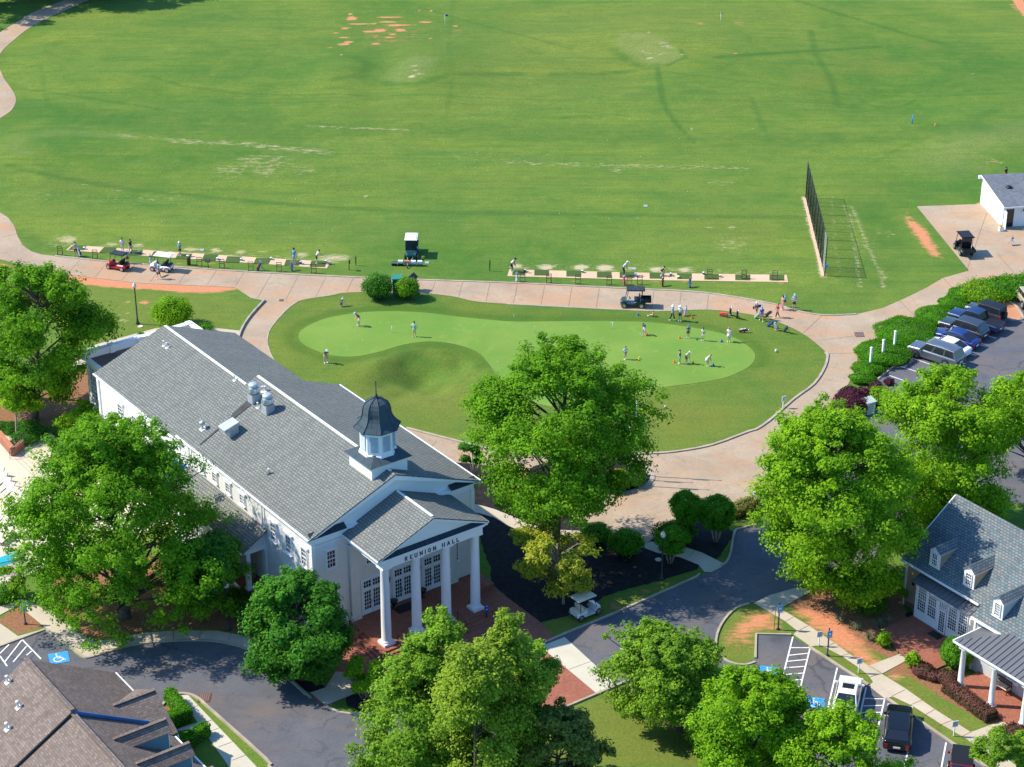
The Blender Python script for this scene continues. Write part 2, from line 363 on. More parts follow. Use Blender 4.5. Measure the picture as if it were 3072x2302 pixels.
for pts,w,v,so in (
 (V([(20,370),(100,385),(280,412),(480,430),(700,448),(900,458),(1200,462),(1500,468),(1740,470)]),.9,.8,1.6),
 (V([(410,195),(600,210),(900,215),(1150,218),(1500,218),(1870,219)]),.3,.7,.8),
 (W([(1259,22),(1400,65),(1560,112),(1715,159)]),.4,.8,.9),
 (W([(1360,0),(1346,145),(1357,235),(1353,290),(1332,362)]),.6,.5,1.4),
 (W([(1972,210),(1987,300),(2005,340),(2026,369),(2084,430)]),.6,1,1.1),
 (W([(1990,222),(2063,235),(2320,259),(2500,275),(2600,279)]),.3,.7,.8),
 (W([(2150,190),(2272,177),(2478,159),(2634,143)]),1.1,1,1.5),(W([(1657,230),(1780,226),(1900,216)]),1.6,.8,2),
 (W([(2432,100),(2440,150),(2449,177),(2489,231),(2518,307)]),.8,.8,1.4),(W([(2370,0),(2525,47),(2724,105),(2860,140)]),.7,.8,1.4),
 (W([(2254,300),(2275,350),(2294,394),(2310,430)]),.7,.7,1.2),(W([(123,195),(134,282),(152,336)]),.6,.55,1.2),(W([(20,235),(70,210),(123,195)]),.5,.5,1),
 (W([(60,265),(152,282),(449,327),(550,347)]),.4,.8,1),(W([(456,242),(543,268),(662,282),(760,291)]),.5,.8,1),
 (W([(829,0),(843,108),(832,155),(760,217),(700,270)]),.6,.42,1.4),(W([(1160,262),(1250,275),(1357,242),(1450,238),(1560,233)]),1.6,.8,2),
 (W([(1060,190),(1110,210),(1090,240),(1010,258)]),2,.6,2.5),(W([(2575,280),(2600,300),(2660,312),(2710,308),(2740,292)]),.4,.8,1),
 (W([(1840,160),(1880,190),(1930,210),(1975,205)]),1.4,.7,2.2),(W([(2040,170),(2055,190),(2000,208)]),.6,.9,1),
 (W([(2620,490),(2700,450),(2830,400)]),.5,.5,1.4),(W([(2990,330),(2890,390),(2840,440)]),1.5,.5,3),
 (W([(1680,355),(1740,350),(1800,352)]),1.0,.6,1.5),(W([(1850,345),(1885,350)]),.7,.8,1)):
    line_mask(dark,pts,w*.35,v,so*.6)
for pts,w,v,so in ((W([(760,395),(1500,395),(2300,425),(2900,400)]),3,.62,5),(W([(80,330),(400,370),(800,372)]),3,.55,5),(W([(2600,620),(2680,760),(2560,880),(2420,880)]),2.5,.6,3.5),(W([(150,150),(420,140),(640,60)]),5,.4,6),(W([(2900,150),(3000,220),(2850,260)]),4,.5,6),(W([(60,700),(130,745),(500,775)]),1,.6,2)): line_mask(dark,pts,w,v,so)
blob(yel,(1650,150),900,190,.42,.6); blob(yel,(1300,690),900,60,.3,.6)
for q_,v_ in ((W([(1677,2132),(1831,2067),(2000,2000),(2300,2310),(1500,2310)]),.85),(W([(1621,1868),(1800,1795),(2099,1705),(2164,1702),(1842,1842),(1668,1914)]),.95),(W([(2200,1605),(2186,1530),(2290,1500),(2290,1560)]),.9),(wc('g',[(1735,690),(1800,440),(2010,305),(2211,300),(2211,560),(2070,560),(2050,790),(1850,790)]),1.0),(wc('h',[(460,650),(1640,1480),(1880,1300),(1040,880),(700,560)]),.95),(wc('5',[(600,800),(2150,930),(1980,1180),(700,1350),(500,1100)]),.6)):
    poly_mask(yel,q_,v_,2)
TG1=wc('3',[(890,380),(960,320),(1090,310),(1200,340),(1330,390),(1350,440),(1440,470),(1450,520),(1380,560),(1230,570),(1100,530),(960,450)])
TG2=wc('2',[(1090,690),(1130,630),(1240,570),(1330,525),(1530,540),(1500,610),(1430,700),(1330,730),(1200,745)])
poly_mask(lightm,TG1,1,1.5); poly_mask(lightm,TG2,.8,1.5)
line_mask(lightm,W([(3072,410),(2960,430),(2880,455),(2840,490)]),3,.7,5)
line_mask(lightm,V([(60,345),(30,330),(50,305),(150,292),(280,300)]),.7,.6,1.5)
for c,rx,ry,v in (((2620,200),150,40,.5),((2430,240),90,30,.6),((2150,330),120,30,.4),((1750,60),150,50,.5),((2330,60),60,40,.5),((920,120),120,40,.3),((300,100),70,30,.3),((1130,345),120,20,.5),((2780,140),40,14,.7),((3010,40),60,20,.4)):
    blob(yel,c,rx,ry,v,.6)
for c,rx,ry,v in (((1750,2200),140,90,.7),((2250,1880),60,60,.8),((2700,2080),160,70,.8),((2850,2150),60,30,.7),((2000,1740),220,30,.7),((1000,1000),60,40,.5),((560,960),200,50,.5),((1600,170),300,60,.45),((1250,330),300,40,.4),((2000,60),400,60,.5),((2000,1255),240,60,.95),((1300,1200),200,60,.9),((2350,1150),70,60,.55),((1100,1190),170,50,.8),((870,1060),30,70,.6),((2620,560),150,50,.4),((2200,680),200,70,.5),((260,560),250,40,.45),((1500,540),500,40,.35),((2500,900),200,35,.35),((500,930),140,40,.45),((2100,1250),130,25,1),((1010,560),90,15,.5)):
    blob(yel,c,rx,ry,v,.6)
# bare and sandy ground
for pts,w,v,so in ((W([(530,432),(620,436),(760,441),(900,455),(985,461)]),.7,.72,2.0),(W([(340,413),(440,420),(520,428)]),.8,.6,1),(W([(925,381),(1050,386),(1225,392)]),.2,.8,.7),
 (W([(1520,487),(1700,494),(1950,499),(2230,505)]),.9,.62,1.3),(wc('5',[(680,1085),(850,1088),(1000,1065),(1075,1045)]),.12,1,.3),(wc('5',[(1005,1112),(1035,1118),(1068,1105)]),.2,1,.3),
 (wc('8',[(720,140),(800,430),(850,830)]),.2,.75,.6),(wc('8',[(790,170),(920,520),(1040,740),(1050,840)]),.3,.75,.7),(wc('8',[(620,80),(640,480),(690,720)]),.2,.6,.6),(wc('8',[(960,450),(1000,740)]),.2,.5,.6),
 (wc('8',[(388,90),(430,260),(500,520),(545,740)]),.5,1,.5)):
    line_mask(bare,pts,w,v,so)
for c,rx,ry,v in (((790,500),130,42,.62),((690,520),90,30,.58),((900,510),60,20,.55),((1850,512),30,10,.72),((1900,495),25,5,.8),((2160,548),70,14,.55),((1760,550),50,10,.4),((930,515),35,5,.7),
 ((1250,770),60,8,.5),((450,600),200,25,.48),((1500,470),300,20,.45),((1650,600),200,15,.42),((2195,683),16,5,.95),((2130,683),18,3,.9),((2200,735),90,40,.56),((2100,655),60,10,.5),((200,718),45,17,.9),((335,733),25,8,.9),((410,737),24,8,.9),((575,748),28,8,1.0),((648,752),24,8,1.0),((722,757),20,7,1.0),((120,750),25,8,.5),((790,755),26,10,.6),((905,765),24,9,1.0),((1000,775),60,14,1.0),((1100,775),30,10,.5),
 ((1550,800),26,9,1.1),((1638,802),24,9,1.4),((1742,802),24,9,1.4),((1815,804),28,10,1.4),((1888,806),16,6,1.0),((1968,809),24,8,1.3),((2052,810),24,8,1.3),((2280,830),30,10,.5),((2330,560),25,8,.5),((2660,700),40,20,.55),((2395,570),10,20,.4),
 ((1955,905-440),20,4,.5),((250,560),40,14,.5),((130,590),60,20,.5),((350,575),20,3,.8),((1245,223),14,4,.9),((1248,236),16,4,.9),((1255,246),18,3,.95),((1237,252),16,4,1),((1200,240),8,3,.7),((1327,228),8,2,.8),
 ((1985,150),22,5,.8),((2000,160),20,6,.8),((1930,170),10,3,.9),((1945,174),14,3,.9),((1950,187),16,3,.95),((1975,180),12,3,.8),((1990,178),10,3,.8),((2045,182),10,4,.8),((2020,165),10,3,.8),
 ((2075,388),7,6,.9),((1096,589),9,3,1.2),((2920,222),9,2,.9),((2880,104),6,2,.9),((2905,110),14,3,.4),((2985,500),40,12,.55),((1434,1088),12,3,.7),((1425,1100),10,3,.6),((2600,940),60,14,.4),((2500,840),30,12,.5),
 ((1090,1200),12,5,.3),((380,908),8,9,.95),((253,989),9,4,.9),((1065,919),30,8,.55),((970,930),30,6,.5),((2240,1000),12,6,.3),((820,560),60,8,.5),((2060,560),30,5,.4)):
    blob(bare,c,rx,ry,v,.55)
for x,y,rx,ry in ((815,158,50,18),(1130,147,130,5),(870,206,100,5),(1110,187,80,7),(1200,218,100,9),(1000,203,25,8),(760,245,40,10),(960,272,60,10),(1050,265,60,15),(1220,262,50,12),(750,330,50,8),(1125,330,40,7),(750,395,60,14),(790,372,40,10),(1018,390,42,7),(640,425,30,4),(1430,192,70,5),(690,287,20,4),(1150,300,30,6),(805,120,25,4),(1375,90,15,4),(1470,92,15,3),(1675,228,25,7),(1460,348,18,5),(1505,348,12,4),(730,500,20,4)):
    blob(clay,N('2',x,y),rx/2.76,max(ry/2.76,2.2),1,.35)
for k,x,y,rx,ry,v in (('2',1690,270,70,30,.5),('2',1150,300,400,160,.42),('3',1600,240,60,18,.6),('3',1920,230,60,25,.55),('3',1890,487,25,6,.9),('3',1880,815,20,4,.8),('3',1180,320,18,8,1),('3',2140,180,15,10,.6),('4',2150,60,60,50,.6),('4',1950,1370,50,20,.5),('4',60,180,15,8,.8),('5',1200,960,50,18,.9),('5',1930,885,20,10,.6),('8',1820,140,20,9,1.1),('6',1700,1090,0.1,0.1,0)):
    blob(clay,N(k,x,y),max(rx/2.76,1),max(ry/2.76,1.5),v,.5)
poly_mask(clay,wc('8',[(1195,235),(1260,240),(1400,350),(1480,470),(1535,590),(1440,585),(1330,450),(1240,330)]),1,1.6)
poly_mask(clay,wc('8',[(1180,160),(1280,200),(1300,260),(1200,240)]),.5,2)
line_mask(clay,wc('4',[(2130,-40),(2211,80),(2300,190)]),1.3,1,.6)
for x in (50,330,560,800,1020,1240,1490,1740,2000): blob(clay,N('7',x,790),22,6,.55,.6)
for x,y in ((1480,640),(1760,640),(2080,700),(1000,600)): blob(clay,N('5',x,y),22,6,.5,.6)
blob(clay,N('8',200,805),16,3,.7)
# clay verge below the cart path and worn soil around the right-hand house
for pts in (W([(150,735),(500,755),(1000,785)]),W([(1540,798),(1900,805),(2350,822)])): line_mask(bare,pts,1.2,.55,1.5)
CLAY1=wc('5',[(-200,560),(0,640),(180,690),(380,700),(720,745),(1150,795),(1950,832),(1960,850),(1800,872),(1640,880),(1460,868),(1250,850),(1000,842),(780,815),(600,800),(480,770),(380,720),(150,670),(-200,620)])
poly_mask(clay,CLAY1,1.5,1.6)
poly_mask(clay,wc('g',[(1780,640),(1850,480),(2000,350),(2211,330)])+wc('h',[(200,440),(280,540),(0,560)])+wc('g',[(2070,560),(2050,700),(1930,640),(1800,640)]),.85,2.5)
PEN=wc('g',[(1735,690),(1750,560),(1810,440),(1900,350),(2010,305),(2211,250)])+wc('h',[(60,300),(330,530),(290,560),(0,565)])+wc('g',[(2070,560),(2060,770),(2000,800),(1920,810),(1820,790)])
poly_mask(clay,wc('g',[(1880,470),(2000,430),(2211,400)])+wc('h',[(160,420),(300,540),(0,560)])+wc('g',[(2080,560),(2040,640),(1900,600)]),.75,2)
poly_mask(clay,wc('h',[(230,330),(420,330),(700,420),(800,520),(960,700),(1060,770),(1000,830),(860,810),(620,650),(440,500)]),.95,2.0); poly_mask(clay,wc('h',[(1040,880),(1200,900),(1500,1150),(1480,1180)]),.5,1.5)
poly_mask(straw,wc('h',[(200,300),(500,190),(1000,150),(1200,170),(1220,360),(1290,420),(1010,560),(1010,640),(1170,700),(1170,730),(1100,760),(800,620),(560,450)]),1,.8)
poly_mask(straw,wc('h',[(1230,780),(1470,870),(1800,900),(1980,1200),(2060,1270),(1900,1300),(1700,1180),(1500,1060),(1250,900),(1040,890)]),1,.6)
blob(clay,N('h',1140,905),30,18,.7,.7); blob(bare,N('h',1140,905),36,22,.7,.7)
poly_mask(straw,wc('e',[(-100,440),(0,430),(160,310),(250,310),(395,480),(150,560),(40,480)]),1,.4)
poly_mask(straw,wc('e',[(560,330),(520,380),(640,510),(770,615),(980,575),(1200,530),(1500,512),(1800,515),(2000,540),(2150,640),(2211,700)])+wc('f',[(60,700),(200,860),(100,300),(-300,100),(-300,-100)])+wc('e',[(900,-100),(400,100)]),1,.4)
poly_mask(straw,wc('5',[(-400,1900),(700,1500),(800,1600),(700,1900)])+wc('a',[(480,420),(200,480),(-300,600),(-600,500)]),1,1.)
poly_mask(clay,wc('g',[(1000,1150),(1250,1230),(1500,1330),(1560,1480),(1620,1590),(1720,1700),(1900,1700),(1700,1500),(1640,1300),(1700,1000)]),.95,1.2)
poly_mask(straw,wc('g',[(1200,1200),(1500,1150),(1700,1250),(1640,1420),(1520,1420),(1350,1340)]),.9,1.5)
blob(clay,N('g',1150,200),30,12,.6,.6); blob(clay,N('g',900,320),30,14,.6,.6); blob(clay,N('g',1230,200),10,4,.6); blob(clay,N('g',895,1240),12,5,.5)
# putting green outline and the island of rough around it
GREEN=wc('6',[(375,1230),(430,1170),(600,1095),(850,1050),(1100,1035),(1400,1045),(1700,1080),(2000,1110),(2211,1122)])+wc('7',[(500,1118),(1100,1122),(1400,1150),(1700,1200),(1900,1260),(2030,1350),(2060,1420),(2000,1500),(1800,1590),(1500,1640)])+wc('c',[(1600,80),(1300,120),(1050,190)])+W([(1840,1212),(1750,1226),(1640,1218),(1560,1190)])+wc('6',[(2060,1620),(1960,1480),(1850,1370),(1650,1305),(1450,1287),(1250,1312),(1050,1370),(850,1410),(650,1402),(480,1345),(395,1290)])
ISLAND=W([(895,905)])+wc('6',[(470,930),(640,905),(800,880),(1300,880),(1640,910),(1850,955),(2211,980)])+wc('7',[(1000,1025),(1270,1035),(1650,1022),(1900,1045),(2150,1085)])+wc('8',[(150,1115),(300,1180),(420,1250),(520,1330),(580,1400),(555,1500),(470,1640)])+wc('d',[(300,220),(120,380),(0,465)])+wc('c',[(2000,490),(1700,600),(1400,655),(1200,670)])+W([(1800,1370),(1600,1367),(1480,1352),(1382,1328),(1219,1286),(1100,1255),(960,1200),(874,1130)])+wc('6',[(200,1480),(140,1380),(115,1280),(140,1180),(230,1070),(300,1000)])
def smooth(pts,n=4,closed=True):
    P=[np.array(p[:2]) for p in pts]; out=[]; k=len(P); rng_=range(k) if closed else range(k-1)
    for i in rng_:
        p0,p1,p2,p3=(P[(i-1)%k],P[i],P[(i+1)%k],P[(i+2)%k]) if closed else (P[max(i-1,0)],P[i],P[i+1],P[min(i+2,k-1)])
        for j in range(n):
            t=j/n; out.append(tuple(.5*((2*p1)+(-p0+p2)*t+(2*p0-5*p1+4*p2-p3)*t*t+(-p0+3*p1-3*p2+p3)*t**3)))
    if not closed: out.append(tuple(P[-1]))
    return out
GREENs=smooth(GREEN); ISLs=smooth(ISLAND)
s=near_sel(GREENs,8); dg=-sdf_poly(gp[s],GREENs); fr=np.exp(-((dg-.8)/.85)**2)*np.where(gp[s,1]>G(0,1100)[1],1,.25); fringe[s]=np.maximum(fringe[s],fr)
s=near_sel(ISLs,1); isl=np.zeros(NG); isl[s]=np.clip(.5+sdf_poly(gp[s],ISLs),0,1)
PATH=W([(-80,600),(0,638),(25,654),(43,679),(54,712),(69,737),(94,755),(123,764),(165,769),(326,786),(800,820),(1158,837),(1560,851),(1882,867),(2063,875),(2171,887),(2320,913),(2380,931),(2467,947),(2569,944),(2648,925),(2721,893),(2779,864),(2829,835),(2907,813),(2750,620),(2938,613),(3260,603),(3300,850),(3072,852),(2945,860),(2869,878),(2815,913),(2742,951),(2637,1012),(2590,1033),(2574,1052),(2572,1085),(2561,1124),(2543,1156),(2521,1167),(2509,1200),(2518,1239),(2480,1320),(2400,1410),(2290,1490),(2186,1511),(2120,1555),(2008,1569),(1965,1612),(1936,1634),(1835,1601),(1740,1560),(1620,1510),(1560,1470),(1469,1397),(1362,1388),(1250,1370),(1100,1320),(900,1240),(760,1150),(730,1110),(714,1060),(714,1023),(727,987),(753,949),(794,904),(753,895),(705,863),(416,850),(260,832),(137,815),(60,795),(0,779),(-80,762)])
UP=W([(-60,140),(0,98),(47,69),(90,43),(137,22),(203,-2),(260,-30),(360,-30),(271,0),(203,29),(145,54),(90,83),(47,116),(14,145),(0,163),(-20,190),(0,210),(11,235),(29,260),(45,286),(47,308),(33,333),(0,356),(-60,400)])
OUTP=[p for p in PATH]
# relief: the grassy hollow beside the putting green and low swells of the range
gz=np.zeros(NG)
def gauss(c,sx,sy,h,rot=0):
    x,y,_=G(*c); dx,dy=gp[:,0]-x,gp[:,1]-y; ca,sa=math.cos(rot),math.sin(rot)
    return h*np.exp(-((dx*ca+dy*sa)/sx)**2-((-dx*sa+dy*ca)/sy)**2)
hollow=gauss((1262,1112),3.8,5.0,-1.5,-.5)+gauss((1145,1095),2.4,4.0,.7,-.4)+gauss((1250,1050),3.5,1.8,.5)+gauss((1330,1060),1.6,2.2,.45)
hollow=np.where(isl>.5,hollow,0); s=near_sel(GREENs,4); dgf=-sdf_poly(gp[s],GREENs); w=np.ones(NG); w[s]=np.clip((dgf-.3)/2.2,0,1); w[s]=w[s]**2*(3-2*w[s])
_r=np.random.default_rng(3); lumps=sum(a_*np.sin(gp[:,0]*fx+gp[:,1]*fy+p_) for a_,fx,fy,p_ in ((.10,1.1,.7,1),(.08,-.8,1.5,2),(.06,2.1,-.9,4),(.05,1.4,2.3,.5)))
gz+=(hollow+lumps*np.clip(np.abs(hollow)*1.4,0,1))*w
for c,sx,sy,h in (((1240,235),9,14,.9),((1060,235),7,12,.6),((1970,160),10,16,.8),((2660,300),10,9,-.7),((2250,120),14,20,.7),((1500,180),16,14,.6),((560,190),20,16,.8),((380,470),22,10,.5),((3000,440),12,12,.8),((60,480),8,9,.5),((1140,240),4,12,-.8),((1900,215),7,9,-.6)):
    gz+=gauss(c,sx,sy,h)
PAVED=[]
for k_ in (UP,OUTP): s=near_sel(k_,9); w=np.ones(NG); w[s]=np.clip((-sdf_poly(gp[s],k_)-1.2)/5,0,1); w=np.where(isl>.5,1,w); gz*=w
me=bpy.data.meshes.new('ground'); nx,ny=len(gx),len(gy)
idx=np.arange(NG).reshape(ny,nx); quads=np.stack([idx[:-1,:-1],idx[:-1,1:],idx[1:,1:],idx[1:,:-1]],-1).reshape(-1,4)
co=np.column_stack([gp,gz])
me.vertices.add(NG); me.vertices.foreach_set('co',co.ravel()); nq=len(quads)
me.loops.add(nq*4); me.loops.foreach_set('vertex_index',quads.ravel()); me.polygons.add(nq)
me.polygons.foreach_set('loop_start',np.arange(nq)*4); me.polygons.foreach_set('use_smooth',np.ones(nq,bool)); me.update(calc_edges=True)
for nm,a in (('dark',dark),('light',lightm),('bare',bare),('clay',clay),('yel',yel),('straw',straw),('fringe',fringe),('isl',isl)):
    at=me.attributes.new(nm,'FLOAT','POINT'); at.data.foreach_set('value',a.astype(np.float32))
m,nt,bs=newmat('turf'); v=coords(nt)
def att(n_): a=nt.nodes.new('ShaderNodeAttribute'); a.attribute_name=n_; return a.outputs['Fac']
vs=coords(nt,scale=(.35,1.6,1))
n1=noise(nt,v,.028,4,.6,.6); n2=noise(nt,vs,.09,5,.62,.5); n3=noise(nt,v,.5,6,.7,.4); n4=noise(nt,v,4.5,3,.8); n5=noise(nt,coords(nt,scale=(.25,2.2,1)),1.1,5,.7)
ns=noise(nt,coords(nt,scale=(.07,1.3,1)),1.0,5,.7,.2); nk=noise(nt,v,.16,5,.7,.8); nq=noise(nt,coords(nt,scale=(.5,1.5,1)),.33,6,.75,.4); nd_g=noise(nt,coords(nt,scale=(1.6,.35,1),rot=(0,0,.5)),.9,5,.7,.3)
c=mix(nt,mrange(nt,n1,.36,.64),(.095,.198,.025),(.255,.305,.045))
c=mix(nt,mrange(nt,n2,.36,.66,0,.6),c,(.075,.180,.038))
c=mix(nt,mrange(nt,nk,.42,.70,0,.55),c,(.26,.29,.048))
c=mix(nt,mrange(nt,nq,.48,.72,0,.45),c,(.045,.135,.020))
c=mix(nt,mrange(nt,ns,.50,.72,0,.45),c,(.045,.145,.030)); c=mix(nt,mrange(nt,ns,.50,.28,0,.35),c,(.20,.25,.065))
c=mix(nt,mrange(nt,nd_g,.52,.75,0,.30),c,(.19,.26,.06))
c=mix(nt,mrange(nt,math_(nt,'ADD',att('yel'),math_(nt,'MULTIPLY',math_(nt,'SUBTRACT',n3,.5),.8)),.25,1.0,0,.85),c,(.235,.225,.045))
c=mix(nt,math_(nt,'MULTIPLY',att('isl'),mrange(nt,nk,.3,.7,.15,.6)),c,(.205,.215,.034))
c=mix(nt,math_(nt,'MULTIPLY',att('fringe'),.5),c,(.040,.120,.012))
c=mix(nt,math_(nt,'MULTIPLY',att('light'),math_(nt,'ADD',math_(nt,'MULTIPLY',nq,1.1),-.12)),c,(.30,.30,.12))
c=mix(nt,mrange(nt,math_(nt,'MULTIPLY',att('dark'),math_(nt,'ADD',n3,.45)),.2,1.1,0,.75),c,(.035,.12,.024))
c=mix(nt,mrange(nt,n3,.30,.75,0,.35),c,(.05,.12,.018))
c=mix(nt,mrange(nt,n5,.55,.8,0,.35),c,(.22,.26,.06)); c=mix(nt,mrange(nt,noise(nt,v,1.7,4,.8,.5),.5,.8,0,.4),c,(.045,.13,.016))
c=mix(nt,mrange(nt,n4,.3,.75,0,.65),c,(.035,.095,.016))
bf=mrange(nt,math_(nt,'ADD',att('bare'),math_(nt,'MULTIPLY',math_(nt,'SUBTRACT',noise(nt,coords(nt,scale=(.6,1.3,1)),1.6,6,.78),.5),2.6)),.60,1.15,0,.85)
c=mix(nt,bf,c,mix(nt,n4,(.44,.33,.19),(.62,.50,.34)))
sf=mrange(nt,math_(nt,'ADD',att('straw'),math_(nt,'MULTIPLY',math_(nt,'SUBTRACT',n3,.5),.6)),.42,.6)
c=mix(nt,sf,c,mix(nt,mrange(nt,n4,.3,.7),(.17,.08,.04),(.34,.175,.09)))
cf=mrange(nt,math_(nt,'ADD',att('clay'),math_(nt,'MULTIPLY',math_(nt,'SUBTRACT',noise(nt,coords(nt,scale=(.45,1.6,1)),1.3,6,.78),.5),2.0)),.48,.85,0,.93)
c=mix(nt,cf,c,mix(nt,mrange(nt,n4,.3,.7),(.52,.17,.08),(.63,.29,.16)))
nt.links.new(c,bs.inputs['Base Color']); bs.inputs['Roughness'].default_value=1; bs.inputs['Specular IOR Level'].default_value=.1
bump(nt,bs,math_(nt,'ADD',n4,math_(nt,'MULTIPLY',n3,2)),.5,.06)
me.materials.append(m); ground=bpy.data.objects.new('ground',me); link(ground); tag(ground,kind='structure')
# ================= flat sheets =================
LEVEL={'clay':.008,'lawn':.01,'mulch':.014,'road':.02,'path':.026,'walk':.034,'brick':.042,'green':.02,'mark':.05}
def sheet(name,pts,mat,z,hole=None,thick=0,rag=0,sm=0,label=None):
    pts=[p[:2] for p in pts]
    if sm: pts=smooth(pts,sm)
    if rag:
        out=[]; k=len(pts)
        for i in range(k):
            a,b=np.array(pts[i]),np.array(pts[(i+1)%k]); L=np.linalg.norm(b-a); n=max(1,int(L/.35))
            for j in range(n): out.append(tuple(a+(b-a)*j/n+rng.normal(0,rag,2)))
        pts=out
    loops=[[Vector((p[0],p[1],0)) for p in pts]]
    if hole: loops.append([Vector((p[0],p[1],0)) for p in hole])
    tris=tessellate_polygon(loops); vs=[p for l in loops for p in l]; b=MB()
    fs=[]
    for t in tris:
        a,c_,d=[vs[i] for i in t]
        fs.append(tuple(t) if (c_-a).cross(d-a).z>0 else tuple(t)[::-1])
    b.add([(p.x,p.y,z) for p in vs],fs)
    o=b.build(name,mat if isinstance(mat,list) else MT[mat]); tag(o,kind='structure'); return o
sheet('putting_green',GREENs,'green_turf',LEVEL['green'])
path_ob=sheet('cart_path',PATH,'path_concrete',LEVEL['path'],hole=ISLs)
sheet('cart_path',UP,'path_concrete',LEVEL['path'],sm=3)
# slab joints of the path
jb=MB()
def strip(b,a,c,w,z,m=0):
    a,c=Vector((a[0],a[1],z)),Vector((c[0],c[1],z)); d=(c-a).normalized(); n=Vector((-d.y,d.x,0))*w/2
    b.add([a-n,c-n,c+n,a+n],[(0,1,2,3)],m)
top=[(165,769),(326,786),(800,820),(1158,837),(1560,851),(1882,867),(2063,875),(2171,887),(2320,913)]
def ytop(x):
    for a,b in zip(top[:-1],top[1:]):
        if x<=b[0]: return a[1]+(b[1]-a[1])*(x-a[0])/(b[0]-a[0])
    return top[-1][1]
bot=[(100,800),(137,815),(260,830),(416,848),(705,861),(753,895),(890,905),(992,887),(1050,878),(1230,878),(1353,889),(1429,905),(1560,914),(1882,931),(1980,934),(2117,930),(2207,938),(2320,960)]
def ybot(x): return float(np.interp(x,[p[0] for p in bot],[p[1] for p in bot]))
x=240
while x<2200:
    yt=ytop(x)+3; k=float(np.interp(x,[250,900,1200,1500,2200],[.85,.52,.4,.2,.1])); xb=x-40
    for _ in range(4): xb=x-(ybot(xb)-yt)*k
    strip(jb,G(x,yt),G(xb,ybot(xb)-2),.045,LEVEL['path']+.006); x+=82
for a,b in (((2467,947),(2410,1000)),((2460,1022),(2570,1008)),((2478,1062),(2575,1060)),((1520,1325+10),(1560,1420)),((1295,1340),(1310,1325)),((1378,1380),(1390,1352)),((60,700),(10,712)),((2960,640),(2900,813)),((2829,835),(2870,878)),((2700,905),(2745,950)),((2990,760),(3060,840))):
    strip(jb,G(*a),G(*b),.05,LEVEL['path']+.006)
tag(jb.build('path_joint',simple('joint_dark',(.17,.125,.09),.9)),kind='structure')
# kerbs
def kerb(pts,w=.22,h=.12,mat='kerb_concrete',sm=3,name='kerb',z0=0.0):
    P=[Vector((p[0],p[1],0)) for p in (smooth(pts,sm,False) if sm else pts)]; vs=[]; n=len(P)
    for i,p in enumerate(P):
        d=(P[min(i+1,n-1)]-P[max(i-1,0)]).normalized(); q=Vector((-d.y,d.x,0))*w/2
        for o_,zz in ((-q,z0-.05),(-q*.9,z0+h),(q*.9,z0+h),(q,z0-.05)): vs.append((p+o_)+Vector((0,0,zz)))
    fs=[]
    for i in range(n-1):
        for j in range(3): a=i*4+j; fs.append((a,a+1,a+5,a+4))
    fs+=[(0,1,2,3),tuple((n-1)*4+j for j in (3,2,1,0))]
    o=MB().add(vs,fs).build(name,MT[mat]); return tag(o,kind='structure')
kerb(W([(165,769),(326,786),(560,804),(800,820),(1158,837),(1560,851),(1882,867),(2063,875),(2171,887),(2320,913),(2380,931),(2467,947),(2569,944)]),.24,.1)
kerb(wc('8',[(560,1380),(582,1400),(560,1500),(470,1640)])+wc('d',[(300,220),(120,380),(0,465)])+wc('c',[(2000,490),(1700,600),(1400,655),(1200,670)])+W([(1800,1370),(1600,1367),(1480,1352),(1382,1328),(1219,1286)]),.26,.14)
kerb(wc('6',[(375,950),(300,1000),(230,1070),(140,1180),(115,1280),(140,1380),(200,1480),(330,1585)]),.14,.04)
kerb(wc('5',[(2195,950),(2080,1075),(2010,1180),(1975,1280)])+W([(713,1060)]),.2,.25)
kerb(wc('7',[(0,975),(480,1000),(1000,1025),(1270,1035)]),.16,.04)
# asphalt
ROAD=W([(-80,1975),(0,1943),(137,1892),(239,1973),(260,1976),(326,1957),(398,1937),(507,1924),(615,1923),(687,1932),(760,1955),(807,1988),(868,2038),(934,2096),(981,2122),(1031,2141),(1107,2145),(1230,2105),(1588,1951),(1668,1914),(1842,1842),(2164,1702),(2184,1690),(2207,1596),(2280,1568),(2420,1500),(2560,1400),(2600,1165),(2634,1139),(2731,1061),(2815,1000),(2885,935),(2960,905),(3200,880),(3300,1300),(3200,1520),(2900,1500),(2700,1640),(2560,1700),(2400,1760),(2320,1787),(2247,1812),(2207,1825),(2170,1860),(2150,1905),(2148,1952),(2157,1970),(2215,1995),(2265,1980),(2269,1905),(2373,1908),(2429,1944),(2605,2056),(2652,2094),(2865,2237),(2959,2302),(3100,2400),(2300,2420),(2180,2120),(2110,2040),(2060,1990),(1831,2067),(1677,2132),(1280,2310),(1100,2420),(830,2400),(807,2306),(800,2281),(622,2121),(597,2100),(564,2086),(521,2089),(481,2124),(440,2180),(300,2300),(-80,2380)])
sheet('road',ROAD,'asphalt_mat',LEVEL['road'])
kerb(wc('e',[(-80,690),(0,660),(380,518)]),.2,.12,sm=0); kerb(wc('e',[(380,518),(550,640),(680,740),(740,752),(900,705),(1100,650),(1400,617),(1700,612),(1900,638),(2100,702),(2211,770)])+wc('f',[(130,790),(300,930),(480,1090)]),.2,.12)
kerb(wc('f',[(610,1160),(680,1195),(750,1213),(850,1224),(960,1222),(1100,1190)]),.2,.12); kerb(W([(1588,1951),(1668,1914),(1842,1842),(2090,1732)])+wc('g',[(1600,60)]),.2,.12,sm=0)
kerb(wc('c',[(1780,1605),(1830,1560),(1860,1480),(1890,1320),(1950,1290),(2090,1250)]),.2,.12)
